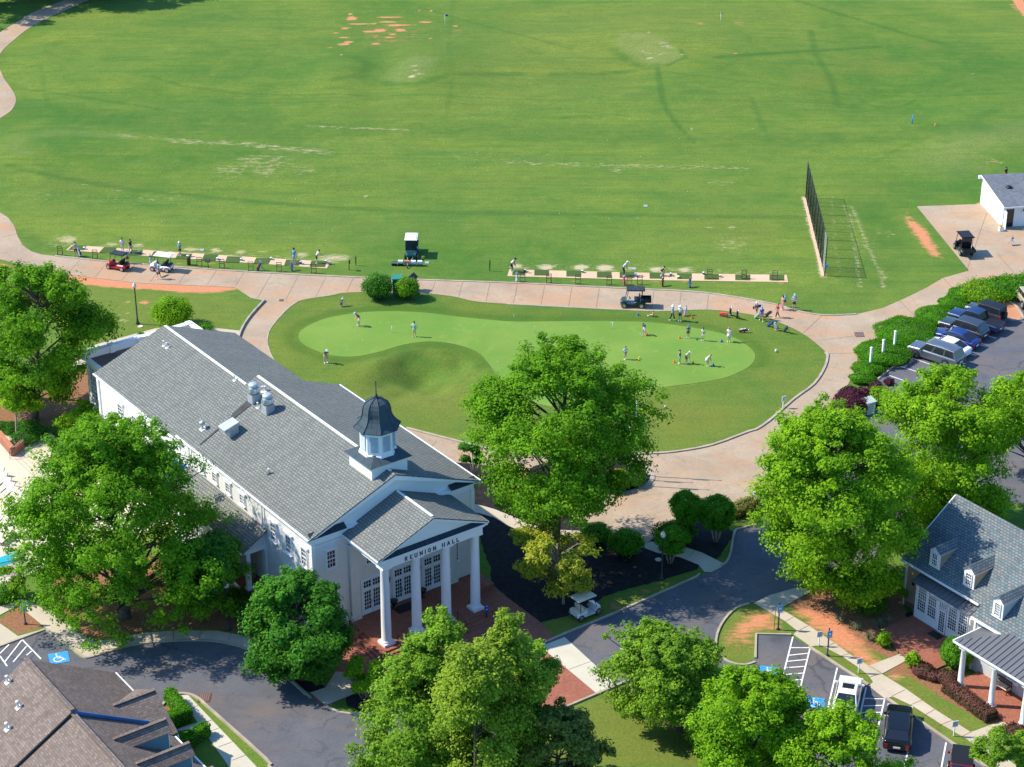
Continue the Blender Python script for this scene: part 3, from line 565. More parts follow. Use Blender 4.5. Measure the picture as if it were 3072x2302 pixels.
kerb(wc('g',[(2060,790),(1990,812),(1900,808),(1800,765),(1740,690),(1745,560),(1805,440),(1900,345),(2010,305)]),.2,.12); kerb(wc('g',[(2062,760),(2068,560)])+wc('h',[(280,565)]),.2,.14,sm=0)
kerb(wc('h',[(430,665),(920,980)]),.2,.14,sm=0); kerb(wc('h',[(1070,1090),(1640,1480),(1950,1700)]),.2,.14,sm=0)
kerb(wc('e',[(1330,1165),(1440,1065),(1560,1058),(1650,1098),(1720,1160),(2211,1600)])+wc('f',[(130,1658),(300,1830)]),.22,.14)
kerb(W([(1677,2132),(1831,2067),(1990,2000)]),.2,.14,sm=0); kerb(wc('8',[(1000,1600),(1270,1385)]),.2,.14,sm=0); kerb(wc('8',[(2040,1080),(2100,1110),(2170,1110),(2205,1090),(2150,1000),(2090,960)]),.2,.14)
# pavements
sheet('pavement',wc('e',[(780,620),(980,590),(1200,545),(1500,525),(1800,530),(1980,560),(2120,610),(2211,680)])+wc('f',[(130,770),(480,1085),(420,1060),(130,800)])+wc('e',[(2211,765),(2100,698),(1900,634),(1700,608),(1400,613),(1100,646),(900,702),(740,748)]),'walk_concrete',LEVEL['walk'])
sheet('pavement',wc('e',[(150,318),(250,290),(530,440),(640,545),(780,620),(740,748),(680,737),(550,637),(385,512)]),'walk_concrete',LEVEL['walk']+.004)
sheet('pavement',wc('e',[(-100,350),(0,330),(190,265),(250,290),(150,318),(0,400),(-100,430)]),'walk_concrete',LEVEL['walk']+.008)
sheet('pavement',wc('e',[(0,470),(60,510),(150,575),(380,510),(0,650),(-200,720),(-200,470)]),'walk_concrete',LEVEL['walk']+.004)
sheet('pavement',wc('5',[(2010,1200),(1700,1165),(1300,1175),(800,1310),(600,1400),(500,1500),(760,1500),(1300,1300),(1700,1250),(1985,1262)]),'walk_concrete',LEVEL['walk'])
sheet('pavement',wc('b',[(1800,1085),(1850,1090),(2000,1130),(2211,1215)])+wc('c',[(250,1270),(420,1300),(640,1310),(870,1330),(850,1345),(600,1352),(420,1382),(140,1312),(0,1262)])+wc('b',[(2000,1200),(1800,1140)]),'walk_concrete',LEVEL['walk'],sm=2)
sheet('pavement',wc('c',[(1190,1400),(1300,1405),(1500,1450),(1620,1490),(1820,1590),(1700,1652),(1640,1650),(1590,1590),(1440,1530),(1250,1492),(1110,1440)]),'walk_concrete',LEVEL['walk'])
SW=sheet('pavement',wc('h',[(-30,300),(100,235),(330,170),(470,190),(190,345),(430,490),(640,630),(760,720),(930,825),(1230,1010),(1470,1180),(1770,1370),(2060,1265),(2090,1300),(1960,1390),(1880,1440),(2211,1700),(2100,1760),(1740,1430),(1540,1315),(1280,1150),(1120,1075),(1060,1095),(920,985),(960,955),(920,900),(860,850),(700,740),(560,668),(520,650),(440,660),(300,560),(330,530),(230,450),(110,380)]),'walk_concrete',LEVEL['walk'])
sheet('pavement',wc('h',[(925,818),(1180,722),(1245,772),(1035,885)]),'walk_concrete',LEVEL['walk']+.004)
sheet('pavement',wc('e',[(1450,1068),(1560,1062),(2140,1670),(2250,1800),(2000,1800),(1560,1180)]),'pale_concrete',LEVEL['walk'])
sheet('pavement',wc('e',[(1400,1370),(1600,1300),(1720,1290),(1700,1320),(1500,1360)]),'pale_concrete',LEVEL['walk']-.006)
jb=MB()
for a,b in ((('h',235,452),('h',300,415)),(('h',350,525),('h',425,488)),(('h',940,910),('h',1035,885)),(('h',1120,1070),('h',1225,1020)),(('h',1270,1145),('h',1365,1105)),(('h',1385,1230),('h',1470,1182)),(('h',1505,1315),('h',1610,1275)),(('h',1700,1405),('h',1770,1370)),(('h',920,920),('h',1010,885)),(('h',560,670),('h',640,630)),(('h',690,740),('h',760,720)),(('e',730,680),('e',780,640)),(('e',925,650),('e',915,600)),(('e',1180,640),('e',1178,560)),(('e',1437,600),('e',1440,530)),(('e',1650,600),('e',1665,530)),(('e',1890,610),('e',1925,545)),(('e',1810,1495),('e',1930,1450)),(('e',1925,1605),('e',2040,1560)),(('e',1700,1380),('e',1820,1335)),(('e',1640,1310),('e',1760,1270)),(('e',1580,1180),('e',1640,1150)),(('c',215,1315),('c',265,1275)),(('c',60,1265),('c',120,1215)),(('c',1510,1530),('c',1560,1470)),(('g',515,852),('g',712,780))):
    strip(jb,GN(*a),GN(*b),.04,LEVEL['walk']+.012)
tag(jb.build('path_joint',MT['joint_dark']),kind='structure')
# planting beds of dark mulch
sheet('mulch_bed',W([(1210,1330),(1362,1388),(1469,1397),(1560,1470),(1620,1510),(1740,1560),(1835,1601),(1936,1634),(1965,1612),(2008,1569),(2120,1555),(2170,1560)])+wc('c',[(1885,1330),(1875,1350),(1850,1400),(1740,1540),(1590,1580)])+wc('g',[(1600,10),(1290,110),(1130,145),(800,245),(700,330),(520,400),(280,462),(160,370),(0,250)])+wc('f',[(1970,140),(1970,20)])+wc('b',[(1780,1100),(1780,960)]),'mulch_mat',LEVEL['mulch'],rag=.05)
sheet('mulch_bed',wc('f',[(760,1080),(860,1050),(960,1060),(1010,1140),(960,1200),(880,1190),(780,1150)]),'mulch_mat',LEVEL['mulch'],rag=.05); sheet('mulch_bed',wc('f',[(240,840),(340,830),(540,900),(600,1010),(560,1030),(460,1040),(360,980)]),'mulch_mat',LEVEL['walk']+.01,rag=.05)
sheet('mulch_bed',wc('8',[(2050,1080),(2110,1105),(2170,1105),(2195,1080),(2150,1000),(2060,920),(1950,950)]),'clay_mat',LEVEL['path']+.01,rag=.03)
sheet('mulch_bed',W([(1600,1400),(1700,1380),(1800,1378),(1900,1395),(1955,1428),(1930,1462),(1845,1487),(1750,1495),(1640,1480),(1580,1440)]),'mulch_mat',LEVEL['path']+.008,sm=2); kerb(W([(1900,1395),(1957,1428),(1932,1462),(1845,1488),(1750,1497)]),.45,.1)
sheet('mulch_bed',wc('e',[(1330,1165),(1440,1150),(1500,1250),(1380,1300)]),'straw_mat',LEVEL['walk']+.01)
# brick paving
sheet('brick_walk',W([(1000,1890),(1100,1850),(1473,1752),(1520,1792),(1621,1868),(1668,1914),(1588,1951),(1400,2030),(1230,2105),(1150,2130)])+wc('f',[(880,1040),(700,1110),(590,1160),(480,1085),(610,1010),(680,870),(740,760),(640,500)]),'brick_paver',LEVEL['brick'])
sheet('brick_walk',W([(1460,2005),(1588,1953),(1621,1941),(1791,2083),(1677,2132),(1640,2150)]),'brick_paver',LEVEL['brick'])
sheet('crossing_band',W([(1621,1941),(1694,1913),(1850,2056),(1791,2083)]),'pale_concrete',LEVEL['brick']+.004)
sheet('pavement',wc('f',[(600,1000),(680,870),(860,880),(840,1050),(600,1150),(470,1045)]),'walk_concrete',LEVEL['brick']+.008)
# road markings
mk=MB(); Z=LEVEL['mark']
def ml(a,b,w=.13): strip(mk,GN(*a),GN(*b),w,Z)
for a,b in ((('e',185,605),('e',340,765)),(('e',0,740),('e',60,825)),(('e',0,720),('e',75,645)),(('e',40,790),('e',180,610)),(('e',110,790),('e',220,660)),(('e',220,735),('e',262,700)),(('h',295,580),('h',205,935)),(('h',435,680),('h',335,1090)),(('h',275,672),('h',430,672)),(('h',260,735),('h',420,718)),(('h',250,785),('h',405,770)),(('h',240,838),('h',390,827)),(('h',220,895),('h',380,882)),(('h',215,945),('h',365,936)),(('h',230,1008),('h',350,995)),(('h',662,838),('h',585,1170)),(('h',902,1000),('h',830,1330)),(('h',1055,1100),('h',980,1420)),(('h',885,1092),('h',1055,1097)),(('h',880,1155),('h',1040,1150)),(('h',860,1210),('h',1025,1208)),(('h',1565,1458),('h',1500,1800)),(('h',1255,1495),('h',1190,1800)),
 (('8',1280,1425),('8',1640,1550)),(('8',1190,1495),('8',1340,1545)),(('8',1095,1570),('8',1250,1625)),(('8',1340,1370),('8',1730,1475)),(('8',1700,1370),('8',1815,1405)),(('8',1800,1300),('8',1900,1332)),(('8',1900,1240),('8',1980,1262)),(('8',2010,1175),('8',2062,1192)),(('g',945,675),('g',1000,712))):
    ml(a,b,.12)
tag(mk.build('road_marking',MT['line_white']),kind='structure')
def accessible(cpx,rot,s=1.3):
    x,y,_=G(*cpx); M=Matrix.Translation((x,y,0))@Matrix.Rotation(rot,4,'Z')
    b=MB(); b.add([M@Vector((a*s,c_*s,Z)) for a,c_ in ((-.5,-.5),(.5,-.5),(.5,.5),(-.5,.5))],[(0,1,2,3)],0)
    def seg(p,q,w=.07):
        p,q=Vector(p),Vector(q); d=(q-p).normalized(); n=Vector((-d.y,d.x))*w/2
        b.add([M@Vector((t.x*s,t.y*s,Z+.008)) for t in (p-n,q-n,q+n,p+n)],[(0,1,2,3)],1)
    arc=[(-.06+.22*math.cos(a),-.13+.22*math.sin(a)) for a in np.linspace(R(120),R(375),12)]
    for p,q in zip(arc[:-1],arc[1:]): seg(p,q,.06)
    seg((-.1,.25),(-.06,-.05),.08); seg((-.08,.1),(.12,.1),.06); seg((-.07,-.03),(.16,-.03),.08); seg((.15,-.02),(.24,-.28),.07); seg((.22,-.27),(.32,-.24),.06); seg((-.14,.36),(-.06,.36),.09)
    o=b.build('accessible_marking',[MT['line_blue'],MT['line_white']]); tag(o,kind='structure')
accessible(N('e',490,755),R(18),1.5); accessible(N('h',95,870),R(-10),1.4); accessible(N('h',480,1130),R(-10),1.4)
# drains
for c,nm in ((('8',845,1230),'square rusty drain grate set in the cart path junction'),(('e',1695,1085),'large rusty drain grate in the asphalt beside the clipped hedge'),(('6',232,946),'small dark round drain cover where the two cart paths meet')):
    x,y,_=GN(*c); b=MB(); sz=.9 if c[0]!='6' else .45
    b.box((x,y,.045),(sz,sz*1.2,.03)); 
    for i in range(5): b.box((x-sz*.35+i*sz*.175,y,.065),(sz*.06,sz*1.05,.012),1)
    tag(b.build('drain_grate',[simple('rust%s'%c[0],(.16,.07,.045),.8),MT['bronze']]),nm,'drain')
# pool terrace
sheet('pool_deck',wc('a',[(-400,430),(200,460),(400,470),(480,560),(760,700),(1500,900),(1600,1200),(900,1400),(300,1640),(100,1750)])+W([(-60,1800),(-150,1500)]),'deck_concrete',LEVEL['walk'])
POOL=[(-500,1740),(-30,1545),(100,1490),(190,1500),(205,1545),(0,1612),(-300,1735)]
sheet('pool_coping',wc('a',[(-520,1720),(-30,1505),(110,1468),(250,1515),(240,1560),(0,1645),(-300,1780)]),'pale_concrete',LEVEL['walk']+.008)
sheet('pool_water',wc('a',POOL),'water_mat',LEVEL['walk']+.016)
# tee strips
sheet('tee_strip',wc('5',[(595,487),(1170,526),(2130,590)])+wc('6',[(640,625),(610,681)])+wc('5',[(2211,646),(1100,570),(548,530)]),'tee_concrete',LEVEL['walk'])
sheet('tee_strip',wc('7',[(22,689),(1200,718),(2211,733)])+wc('8',[(243,735),(256,796)])+wc('7',[(2211,793),(1200,778),(5,745)]),'tee_concrete',LEVEL['walk'])
# ================= BUILDINGS =================
def window(parent,loc,rz,w,h,cols,rows,glass='glass_window',frame='white_trim',sash=True,fw=.08,hood=False,name='window',sill=True,board=0,glass2=None):
    b=MB(); t=.05
    for s in (-1,1): b.box((s*(w/2-fw/2),-t,0),(fw,.12,h))
    b.box((0,-t,h/2-fw/2),(w-2*fw,.118,fw)); b.box((0,-t,-h/2+fw/2),(w-2*fw,.118,fw))
    iw,ih=w-2*fw,h-2*fw
    for i in range(1,cols): b.box((-iw/2+iw*i/cols,-.05,0),(.028,.05,ih))
    for i in range(1,rows):
        mid=sash and i*2==rows
        b.box((0,-.052,-ih/2+ih*i/rows),(iw,.06 if mid else .045,.07 if mid else .028))
    if hood: b.box((0,-.07,h/2+.1),(w+.3,.14,.14)); b.box((0,-.1,h/2+.19),(w+.4,.2,.05))
    if board:
        for s in (-1,1): b.box((s*(w/2+board/2),-.02,0),(board,.06,h+2*board))
        for s in (-1,1): b.box((0,-.02,s*(h/2+board/2)),(w,.058,board))
    f=b.build(name,MT[frame],parent,loc,(0,0,rz))
    if glass2: MB().box((0,-.022,ih/4+.005),(iw+.01,.02,ih/2)).build('pane',MT[glass],f); MB().box((0,-.022,-ih/4-.005),(iw+.01,.02,ih/2)).build('pane',MT[glass2],f)
    else: MB().box((0,-.022,0),(iw+.01,.02,ih+.01)).build('pane',MT[glass],f)
    if sill: MB().box((0,-.1,-h/2-.04),(w+.16,.2,.08)).build('sill',MT[frame],f)
    return f
def part(b,name,mats,parent,label=None):
    mats=mats if isinstance(mats,(list,tuple)) else [mats]
    return b.build(name,[MT[k] for k in mats],parent,label=label)
PHI=R(36.2)
hall=empty('assembly_hall',G(949,1915),PHI,'long white two storey hall with grey shingle roof, domed cupola and columned entrance porch','building')
OX,OY,_=G(949,1915)
def HL(u,w,z=0): c,s=math.cos(PHI),math.sin(PHI); return (OX+u*c-w*s,OY+u*s+w*c,z)
# front block: walls
EA,RA,UL,UR,UM=9.04,12.2,-.38,15.35,7.45
b=MB(); b.prism([(0.02,0),(14.85,0),(14.85,8.75),(0.02,8.75)],'y',0,20.6); part(b,'front_wall',['siding_white'],hall)
b=MB()
b.bb((-.06,-.06,8.35),(14.93,0.0,8.88)); b.bb((-.06,0.0,8.35),(0.02,20.7,8.88)); b.bb((14.85,0.0,8.35),(14.93,20.7,8.88))
b.bb((-.22,-.24,8.8),(15.09,20.7,9.0)); b.bb((-.1,-.12,0),(.22,.2,8.34)); b.bb((14.65,-.12,0),(14.97,.2,8.34)); b.bb((-.12,-.14,8.1),(2.9,-.062,8.2))
b.bb((.02,-.045,.1),(14.85,0,.5)); part(b,'cornice',['white_trim'],hall)
sl=(RA-EA)/(UM-UL)
# gable wall of the front block, set behind the pent roof
for y0,y1 in ((.12,.35),(20.35,20.55)): part(MB().prism([(0.05,8.98),(14.83,8.98),(UM,RA-.25)],'y',y0,y1),'gable',['white_paint'],hall)
# raking cornice boards
for (a,c) in (((UL,EA-.12),(UM,RA-.12)),((UR,EA-.12),(UM,RA-.12))):
    d=Vector((c[0]-a[0],0,c[1]-a[1])); n=Vector((-d.z,0,d.x)).normalized(); n=n if n.z>0 else -n
    for y0,y1,t in ((-.32,.12,.42),(20.5,20.72,.25)):
        b=MB(); p0,p1=Vector((a[0],0,a[1])),Vector((c[0],0,c[1])); q=[p0,p1,p1-Vector((0,0,t)),p0-Vector((0,0,t*.25))]
        b.add([Vector((p.x,y,p.z)) for y in (y0,y1) for p in q],[(0,1,2,3),(7,6,5,4),(0,4,5,1),(1,5,6,2),(2,6,7,3),(3,7,4,0)]); part(b,'rake_board',['white_trim'],hall)
for x0,x1 in ((-.22,2.95),(12.6,15.1)): part(MB().slab([(x0,-.36,9.01),(x1,-.36,9.01),(x1,.14,9.36),(x0,.14,9.36)],.05),'pent_roof',['slate_dark'],hall)
def gable_roof(x0,xm,x1,ze,zr,y0,y1,t,mat,parent,name='roof',z1=None):
    b=MB(); z1=ze if z1 is None else z1
    b.slab([(x0,y0,ze),(xm,y0,zr),(xm,y1,zr),(x0,y1,ze)],t); b.slab([(xm,y0,zr),(x1,y0,z1),(x1,y1,z1),(xm,y1,zr)],t)
    return part(b,name,[mat],parent)
rA=gable_roof(UL,UM,UR,EA,RA,-.34,20.75,.12,'shingle_grey',hall)
b=MB(); b.bar((UM,4.7,RA+.03),(UM,20.6,RA+.03),.22,.07); b.bar((UM,.3,RA+.02),(UM,1.2,RA+.02),.2,.05); b.build('ridge_cap',MT['white_trim'],rA)
b=MB(); b.bar((UL-.07,-.3,EA-.06),(UL-.07,20.7,EA-.06),.13,.12); b.bar((UR+.07,-.3,EA-.06),(UR+.07,20.7,EA-.06),.13,.12); part(b,'gutter',['white_trim'],hall)
for w in (7.3,19.2): part(MB().tube([(-.3,w,8.9),(-.15,w,8.6),(-.12,w,8.2),(-.12,w,6.3 if w<10 else 6.7)],.06,6),'downpipe',['white_trim'],hall)
# rear block
EB,RB,BL,BM,BR=8.35,11.05,-.2,6.95,14.0
b=MB(); b.prism([(0.03,0),(13.6,0),(13.6,8.15),(0.03,8.15)],'y',20.6,36.3); b.prism([(0.05,8.15),(13.58,8.15),(BM,RB-.2)],'y',36.0,36.29); part(b,'rear_wall',['siding_white'],hall)
rB=gable_roof(BL,BM,BR,EB,RB,20.5,36.6,.12,'shingle_grey',hall)
b=MB(); b.bar((BM,20.9,RB+.03),(BM,36.4,RB+.03),.22,.07); b.build('ridge_cap',MT['white_trim'],rB)
b=MB(); b.bb((-.08,20.7,7.9),(.03,36.35,8.3)); b.bar((BL-.06,20.6,EB-.06),(BL-.06,36.6,EB-.06),.12,.12); b.bb((-.1,36.1,.1),(.25,36.42,8.1)); b.bb((13.55,20.8,7.9),(13.66,36.35,8.25)); part(b,'cornice',['white_trim'],hall)
# flat-roofed rear room with parapet
b=MB(); b.bb((2.6,36.3,0),(13.4,44.5,5.85)); part(b,'rear_room_wall',['white_paint'],hall)
b=MB(); b.bb((2.6,44.2,5.85),(13.6,44.6,6.55)); b.bb((2.35,36.4,5.85),(2.65,44.6,6.3)); b.bb((13.2,36.6,5.85),(13.6,44.2,6.55)); b.bb((2.5,44.1,6.55),(13.7,44.7,6.64)); b.bb((13.1,36.6,6.55),(13.7,44.1,6.64))
for x in (2.5,5.2,8.,10.8,13.3): b.bb((x-.25,44.05,5.9),(x+.25,44.72,6.72))
part(b,'parapet',['white_trim'],hall)
b=MB(); b.slab([(2.65,36.5,6.0),(13.2,36.5,6.0),(13.2,44.2,5.95),(2.65,44.2,5.95)],.1); part(b,'rear_room_roof',['shingle_flat'],hall)
for w in (38.2,40.6,43.0): window(hall,(2.6,w,3.6),R(-90),1.5,3.8,4,8,glass='glass_curtain',sill=True)
# windows
for w in (1.17,3.48,5.8): window(hall,(0.02,w,6.75),R(-90),.85,1.6,3,4,board=.1,hood=True)
window(hall,(0.02,3.3,3.72),R(-90),.85,1.6,3,4,board=.1,hood=True)
for i,w in enumerate((10.6,12.9,15.1,17.25)): window(hall,(0.02,w,7.45),R(-90),.8,.95,3,3,board=.1,hood=True,glass='glass_window' if i else 'glass_curtain')
window(hall,(0.03,20.9+.9,6.3),R(-90),.85,1.1,3,3,board=.1,hood=True)
for w in (24.2,26.8,29.4,32.1):
    window(hall,(0.03,w,6.5),R(-90),.95,1.15,3,3,board=.08,hood=True); window(hall,(0.03,w,4.7),R(-90),.95,2.1,3,6,board=.08)
window(hall,(1.6,0,6.6),0,.85,1.6,3,4,board=.12,hood=True); window(hall,(1.6,0,3.2),0,.85,1.6,3,4,board=.12,hood=True)
window(hall,(13.0,0,3.15),0,.75,1.75,3,6,board=.1); window(hall,(13.0,0,6.1),0,.75,1.5,3,4,board=.1); window(hall,(5.1,0,5.6),0,.85,1.3,3,4,board=.1)
for u in (7.75,10.4): window(hall,(u,0,5.6),0,.85,1.3,3,4,board=.1)
for w in (4,8.5,13,17): window(hall,(14.85,w,3.4),R(90),.9,1.7,3,4); window(hall,(14.85,w,6.7),R(90),.9,1.5,3,4)
# entrance porch: floor, steps, columns
P0,P1,PF=2.95,13.35,-5.0
b=MB(); b.bb((2.95,-5.35,0),(13.1,0.02,.5)); b.bb((13.1,-2.3,0),(15.3,0.02,.5))
for i,(x0,x1) in enumerate(((3.0,13.4),(3.0,13.4),(3.0,13.4))): b.bb((x0-.0,-5.35-.34*(i+1),0),(x1+.0,-5.35-.34*i,.5-.125*(i+1)))
for i in range(3): b.bb((2.95-.34*(i+1),-5.35-.0,0),(2.95-.34*i,-2.1,.5-.125*(i+1)))
b.bb((1.7,-2.1,0),(2.95,-1.8,.55)); b.bb((1.6,-1.8,0),(2.95,0,.12)); part(b,'porch_floor',['brick_paver'],hall)
b=MB(); b.box((7.5,-1.1,.512),(1.7,1.0,.025)); tag(b.build('door_mat',MT['black'],None,HL(0,0),(0,0,PHI)),'dark rectangular doormat before the middle double doors of the columned porch','doormat')
for u in (3.62,6.42,9.18,11.94):
    b=MB(); b.box((u,-4.42,.6),(1.0,1.0,.2)); b.lathe([(.46,.7),(.49,.76),(.46,.84),(.41,.87),(.395,.93),(.385,2.6),(.36,4.6),(.325,6.95),(.34,7.0),(.34,7.06),(.325,7.1),(.40,7.22),(.42,7.28)],(u,-4.42,0),20); b.box((u,-4.42,7.33),(.92,.92,.1)); part(b,'column',['white_trim'],hall)
b=MB()
for x in (3.15,12.3): b.bb((x,-.32,.5),(x+.75,-.02,7.35)); b.bb((x-.08,-.4,.5),(x+.83,-.02,.85)); b.bb((x-.06,-.38,7.1),(x+.81,-.02,7.35))
b.bb((3.35,-.018,.5),(12.7,-.0,7.3)); part(b,'pilaster',['cream_block'],hall)
b=MB(); b.bb((3.2,-4.88,7.38),(12.36,-3.98,8.0)); b.bb((3.2,-3.98,7.38),(3.95,-.02,8.0)); b.bb((11.6,-3.98,7.38),(12.36,-.02,8.0))
b.bb((3.1,-4.98,8.0),(12.46,-3.9,8.2)); b.bb((3.1,-3.9,8.0),(3.9,-.02,8.2)); b.bb((11.66,-3.9,8.0),(12.46,-.02,8.2)); b.bb((2.9,-5.15,8.2),(12.66,-3.9,8.34)); b.bb((2.9,-3.9,8.2),(3.7,-.02,8.34)); b.bb((11.86,-3.9,8.2),(12.66,-.02,8.34)); b.bb((3.95,-3.98,7.5),(11.6,-.3,7.56))
part(b,'entablature',['white_trim'],hall)
EP,RP,PM=8.45,10.5,7.73; pl,pr=2.66,12.78
gable_roof(pl,PM,pr,EP,RP,-5.12,.1,.1,'shingle_grey',hall,'porch_roof')
b=MB(); b.bar((PM,-4.9,RP+.03),(PM,-.1,RP+.03),.2,.06); part(b,'porch_ridge_cap',['white_trim'],hall)
b=MB(); b.prism([(pl+.3,8.42),(pr-.3,8.42),(PM,RP-.16)],'y',-4.75,-4.6); part(b,'tympanum',['white_paint'],hall)
b=MB()
for xe in (pl,pr):
    q=[(xe,EP-.11),(PM,RP-.11),(PM,RP-.36),(xe,EP-.19)]
    b.add([Vector((p[0],y,p[1])) for y in (-5.1,-4.75) for p in q],[(0,1,2,3),(7,6,5,4),(0,4,5,1),(1,5,6,2),(2,6,7,3),(3,7,4,0)])
    b.bar((xe,-5.1,EP-.1),(xe,0,EP-.1),.1,.12)
part(b,'porch_rake',['white_trim'],hall)
b=MB(); b.slab([(3.05,-5.14,8.37),(12.4,-5.14,8.37),(11.6,-4.74,8.62),(3.9,-4.74,8.62)],.03); part(b,'porch_pent_roof',['slate_dark'],hall)
# lettering on the entablature, spelled with small serif strokes
SER={'R':[((0,0),(0,1)),((0,1),(.45,1)),((.45,1),(.55,.78)),((.55,.78),(.42,.52)),((.42,.52),(0,.5)),((.3,.5),(.62,0)),((-.12,0),(.15,0)),((-.12,1),(.0,1)),((.5,0),(.74,0))],
'E':[((0,0),(0,1)),((0,1),(.55,1)),((0,.5),(.42,.5)),((0,0),(.58,0)),((-.12,0),(0,0)),((-.12,1),(0,1)),((.55,1),(.55,.82)),((.58,0),(.6,.2))],
'U':[((0,1),(0,.3)),((0,.3),(.12,.06)),((.12,.06),(.35,0)),((.35,0),(.56,.08)),((.56,.08),(.65,.3)),((.65,.3),(.65,1)),((-.13,1),(.14,1)),((.53,1),(.78,1))],
'N':[((0,0),(0,1)),((0,1),(.68,0)),((.68,0),(.68,1)),((-.13,0),(.13,0)),((-.13,1),(0,1)),((.55,1),(.81,1))],
'I':[((0,0),(0,1)),((-.14,0),(.14,0)),((-.14,1),(.14,1))],
'O':[((.36,0),(.08,.18)),((.08,.18),(0,.5)),((0,.5),(.08,.82)),((.08,.82),(.36,1)),((.36,1),(.64,.82)),((.64,.82),(.72,.5)),((.72,.5),(.64,.18)),((.64,.18),(.36,0))],
'H':[((0,0),(0,1)),((.66,0),(.66,1)),((0,.5),(.66,.5)),((-.13,0),(.13,0)),((-.13,1),(.13,1)),((.53,0),(.79,0)),((.53,1),(.79,1))],
'A':[((0,0),(.36,1)),((.36,1),(.72,0)),((.14,.36),(.6,.36)),((-.13,0),(.12,0)),((.58,0),(.86,0))],
'L':[((0,0),(0,1)),((0,0),(.55,0)),((.55,0),(.58,.22)),((-.13,0),(0,0)),((-.13,1),(.14,1))]}
b=MB(); x=5.2; hh=.33
for ch in 'REUNION HALL':
    if ch==' ': x+=.34; continue
    for p,q in SER[ch]:
        thin=abs(p[1]-q[1])<.05; b.bar((x+p[0]*hh*.9,-4.9,7.5+p[1]*hh),(x+q[0]*hh*.9,-4.9,7.5+q[1]*hh),.03,.035 if thin else .062)
    x+={'I':.27,'E':.40,'L':.40}.get(ch,.475)
part(b,'lettering',['black'],hall,'raised dark capitals reading REUNION HALL')
# double glazed doors with transoms
def door_pair(u):
    for k,du in enumerate((-.42,.42)):
        b=MB(); w,h=.80,2.15
        for s in (-1,1): b.box((s*(w/2-.05),-.06,0),(.1,.09,h))
        b.box((0,-.06,h/2-.05),(w-.2,.088,.1)); b.box((0,-.06,-h/2+.2),(w-.2,.088,.4))
        for i in (1,2): b.box((-.3+.6*i/3,-.062,.15),(.03,.07,1.65))
        for i in range(1,5): b.box((0,-.061,-.675+1.65*i/5),(.6,.06,.03))
        d=part(b,'door',['white_trim'],hall); d.location=(u+du,0,.5+h/2+.02)
        MB().box((0,-.03,.15),(.61,.02,1.66)).build('pane',MT['glass_dark'],d)
        MB().bar(((.32 if k==0 else -.32),-.13,-.15),((.32 if k==0 else -.32),-.13,.1),.03).build('handle',MT['black'],d)
        window(hall,(u+du,0,3.2),0,.82,.72,3,2,glass='glass_dark',sash=False,fw=.07,sill=False,name='transom')
    b=MB()
    for x0,x1 in ((u-.98,u-.84),(u+.84,u+.98)): b.bb((x0,-.1,.5),(x1,0,3.6))
    b.bb((u-.98,-.1,3.6),(u+.98,0,3.78)); b.bb((u-.84,-.08,2.7),(u+.84,0,2.83)); part(b,'door_frame',['white_trim'],hall)
for u in (5.15,8.03,10.85): door_pair(u)
for u in (6.75,9.45):
    q=empty('planter_urn',HL(u,-.65,.5),PHI,'black pedestal urn %s of the middle entrance doors'%('left' if u<8 else 'right'),'urn','urns beside the middle doors')
    MB().lathe([(.22,0),(.22,.08),(.1,.14),(.08,.34),(.2,.42),(.26,.6),(.34,.7),(.36,.74)],n=16).build('bowl',MT['black'],q); MB().ball((0,0,.72),(.26,.26,.1),10).build('soil',MT['wood_dark'],q)
for u in (6.6,9.44):
    b=MB(); b.lathe([(.03,-.2),(.13,-.15),(.15,.15),(.18,.17),(.03,.34)],(u,-.22,2.95),8); b.bar((u,0,3.05),(u,-.2,3.2),.04); part(b,'wall_lantern',['black'],hall)
# handrails of the steps
for i,(u,t) in enumerate(((4.2,'left'),(7.0,'middle'),(9.75,'right'))):
    b=MB(); y0=-5.1
    b.tube([(0,0,.5),(0,0,1.4),(0,-1.25,.95),(0,-1.3,0)],.025,6); b.tube([(0,-.1,1.0),(0,-1.25,.55)],.02,6)
    tag(b.build('handrail',MT['black'],None,HL(u,y0,0),(0,0,PHI)),'thin black handrail on the brick porch steps, %s of three'%t,'handrail','handrails on the porch steps')
# lower side wing with porch
b=MB(); b.bb((-1.95,10.2,0),(.02,19.2,4.7)); b.bb((-1.6,7.2,0),(.02,10.2,1.2)); b.prism([(-2.0,4.75),(.02,4.75),(.02,6.2)],'y',7.3,7.45); part(b,'side_wing_wall',['siding_white'],hall)
b=MB(); b.slab([(-2.3,7.0,4.95),(.02,6.9,6.4),(.02,19.6,6.6),(-2.3,19.5,5.05)],.12); rW=part(b,'side_wing_roof',['shingle_grey'],hall)
b=MB(); b.bar((-2.33,7,4.9),(-2.33,19.5,5.0),.1,.12); b.bb((-1.75,7.3,1.2),(-1.4,7.65,4.8)); b.bb((-1.82,7.22,1.2),(-1.33,7.72,1.45)); b.bb((-1.95,7.25,4.55),(.02,7.5,4.85)); b.bb((-1.95,7.5,4.55),(-1.7,10.2,4.85)); b.bb((-.2,7.0,1.6),(.0,7.5,4.6)); part(b,'side_porch_frame',['white_trim'],hall)
window(hall,(-1.95,12,3.0),R(-90),.85,1.6,3,4); window(hall,(-1.95,15.5,3.0),R(-90),.85,1.6,3,4)
b=MB(); b.bb((-1.7,4.6,0),(.0,7.2,1.25)); b.bb((-1.95,7.2,1.2),(.0,10.2,1.26)); b.slab([(-1.7,1.0,.1),(0,1.0,.1),(0,4.6,1.24),(-1.7,4.6,1.24)],.1); part(b,'side_terrace',['brick_paver'],hall)
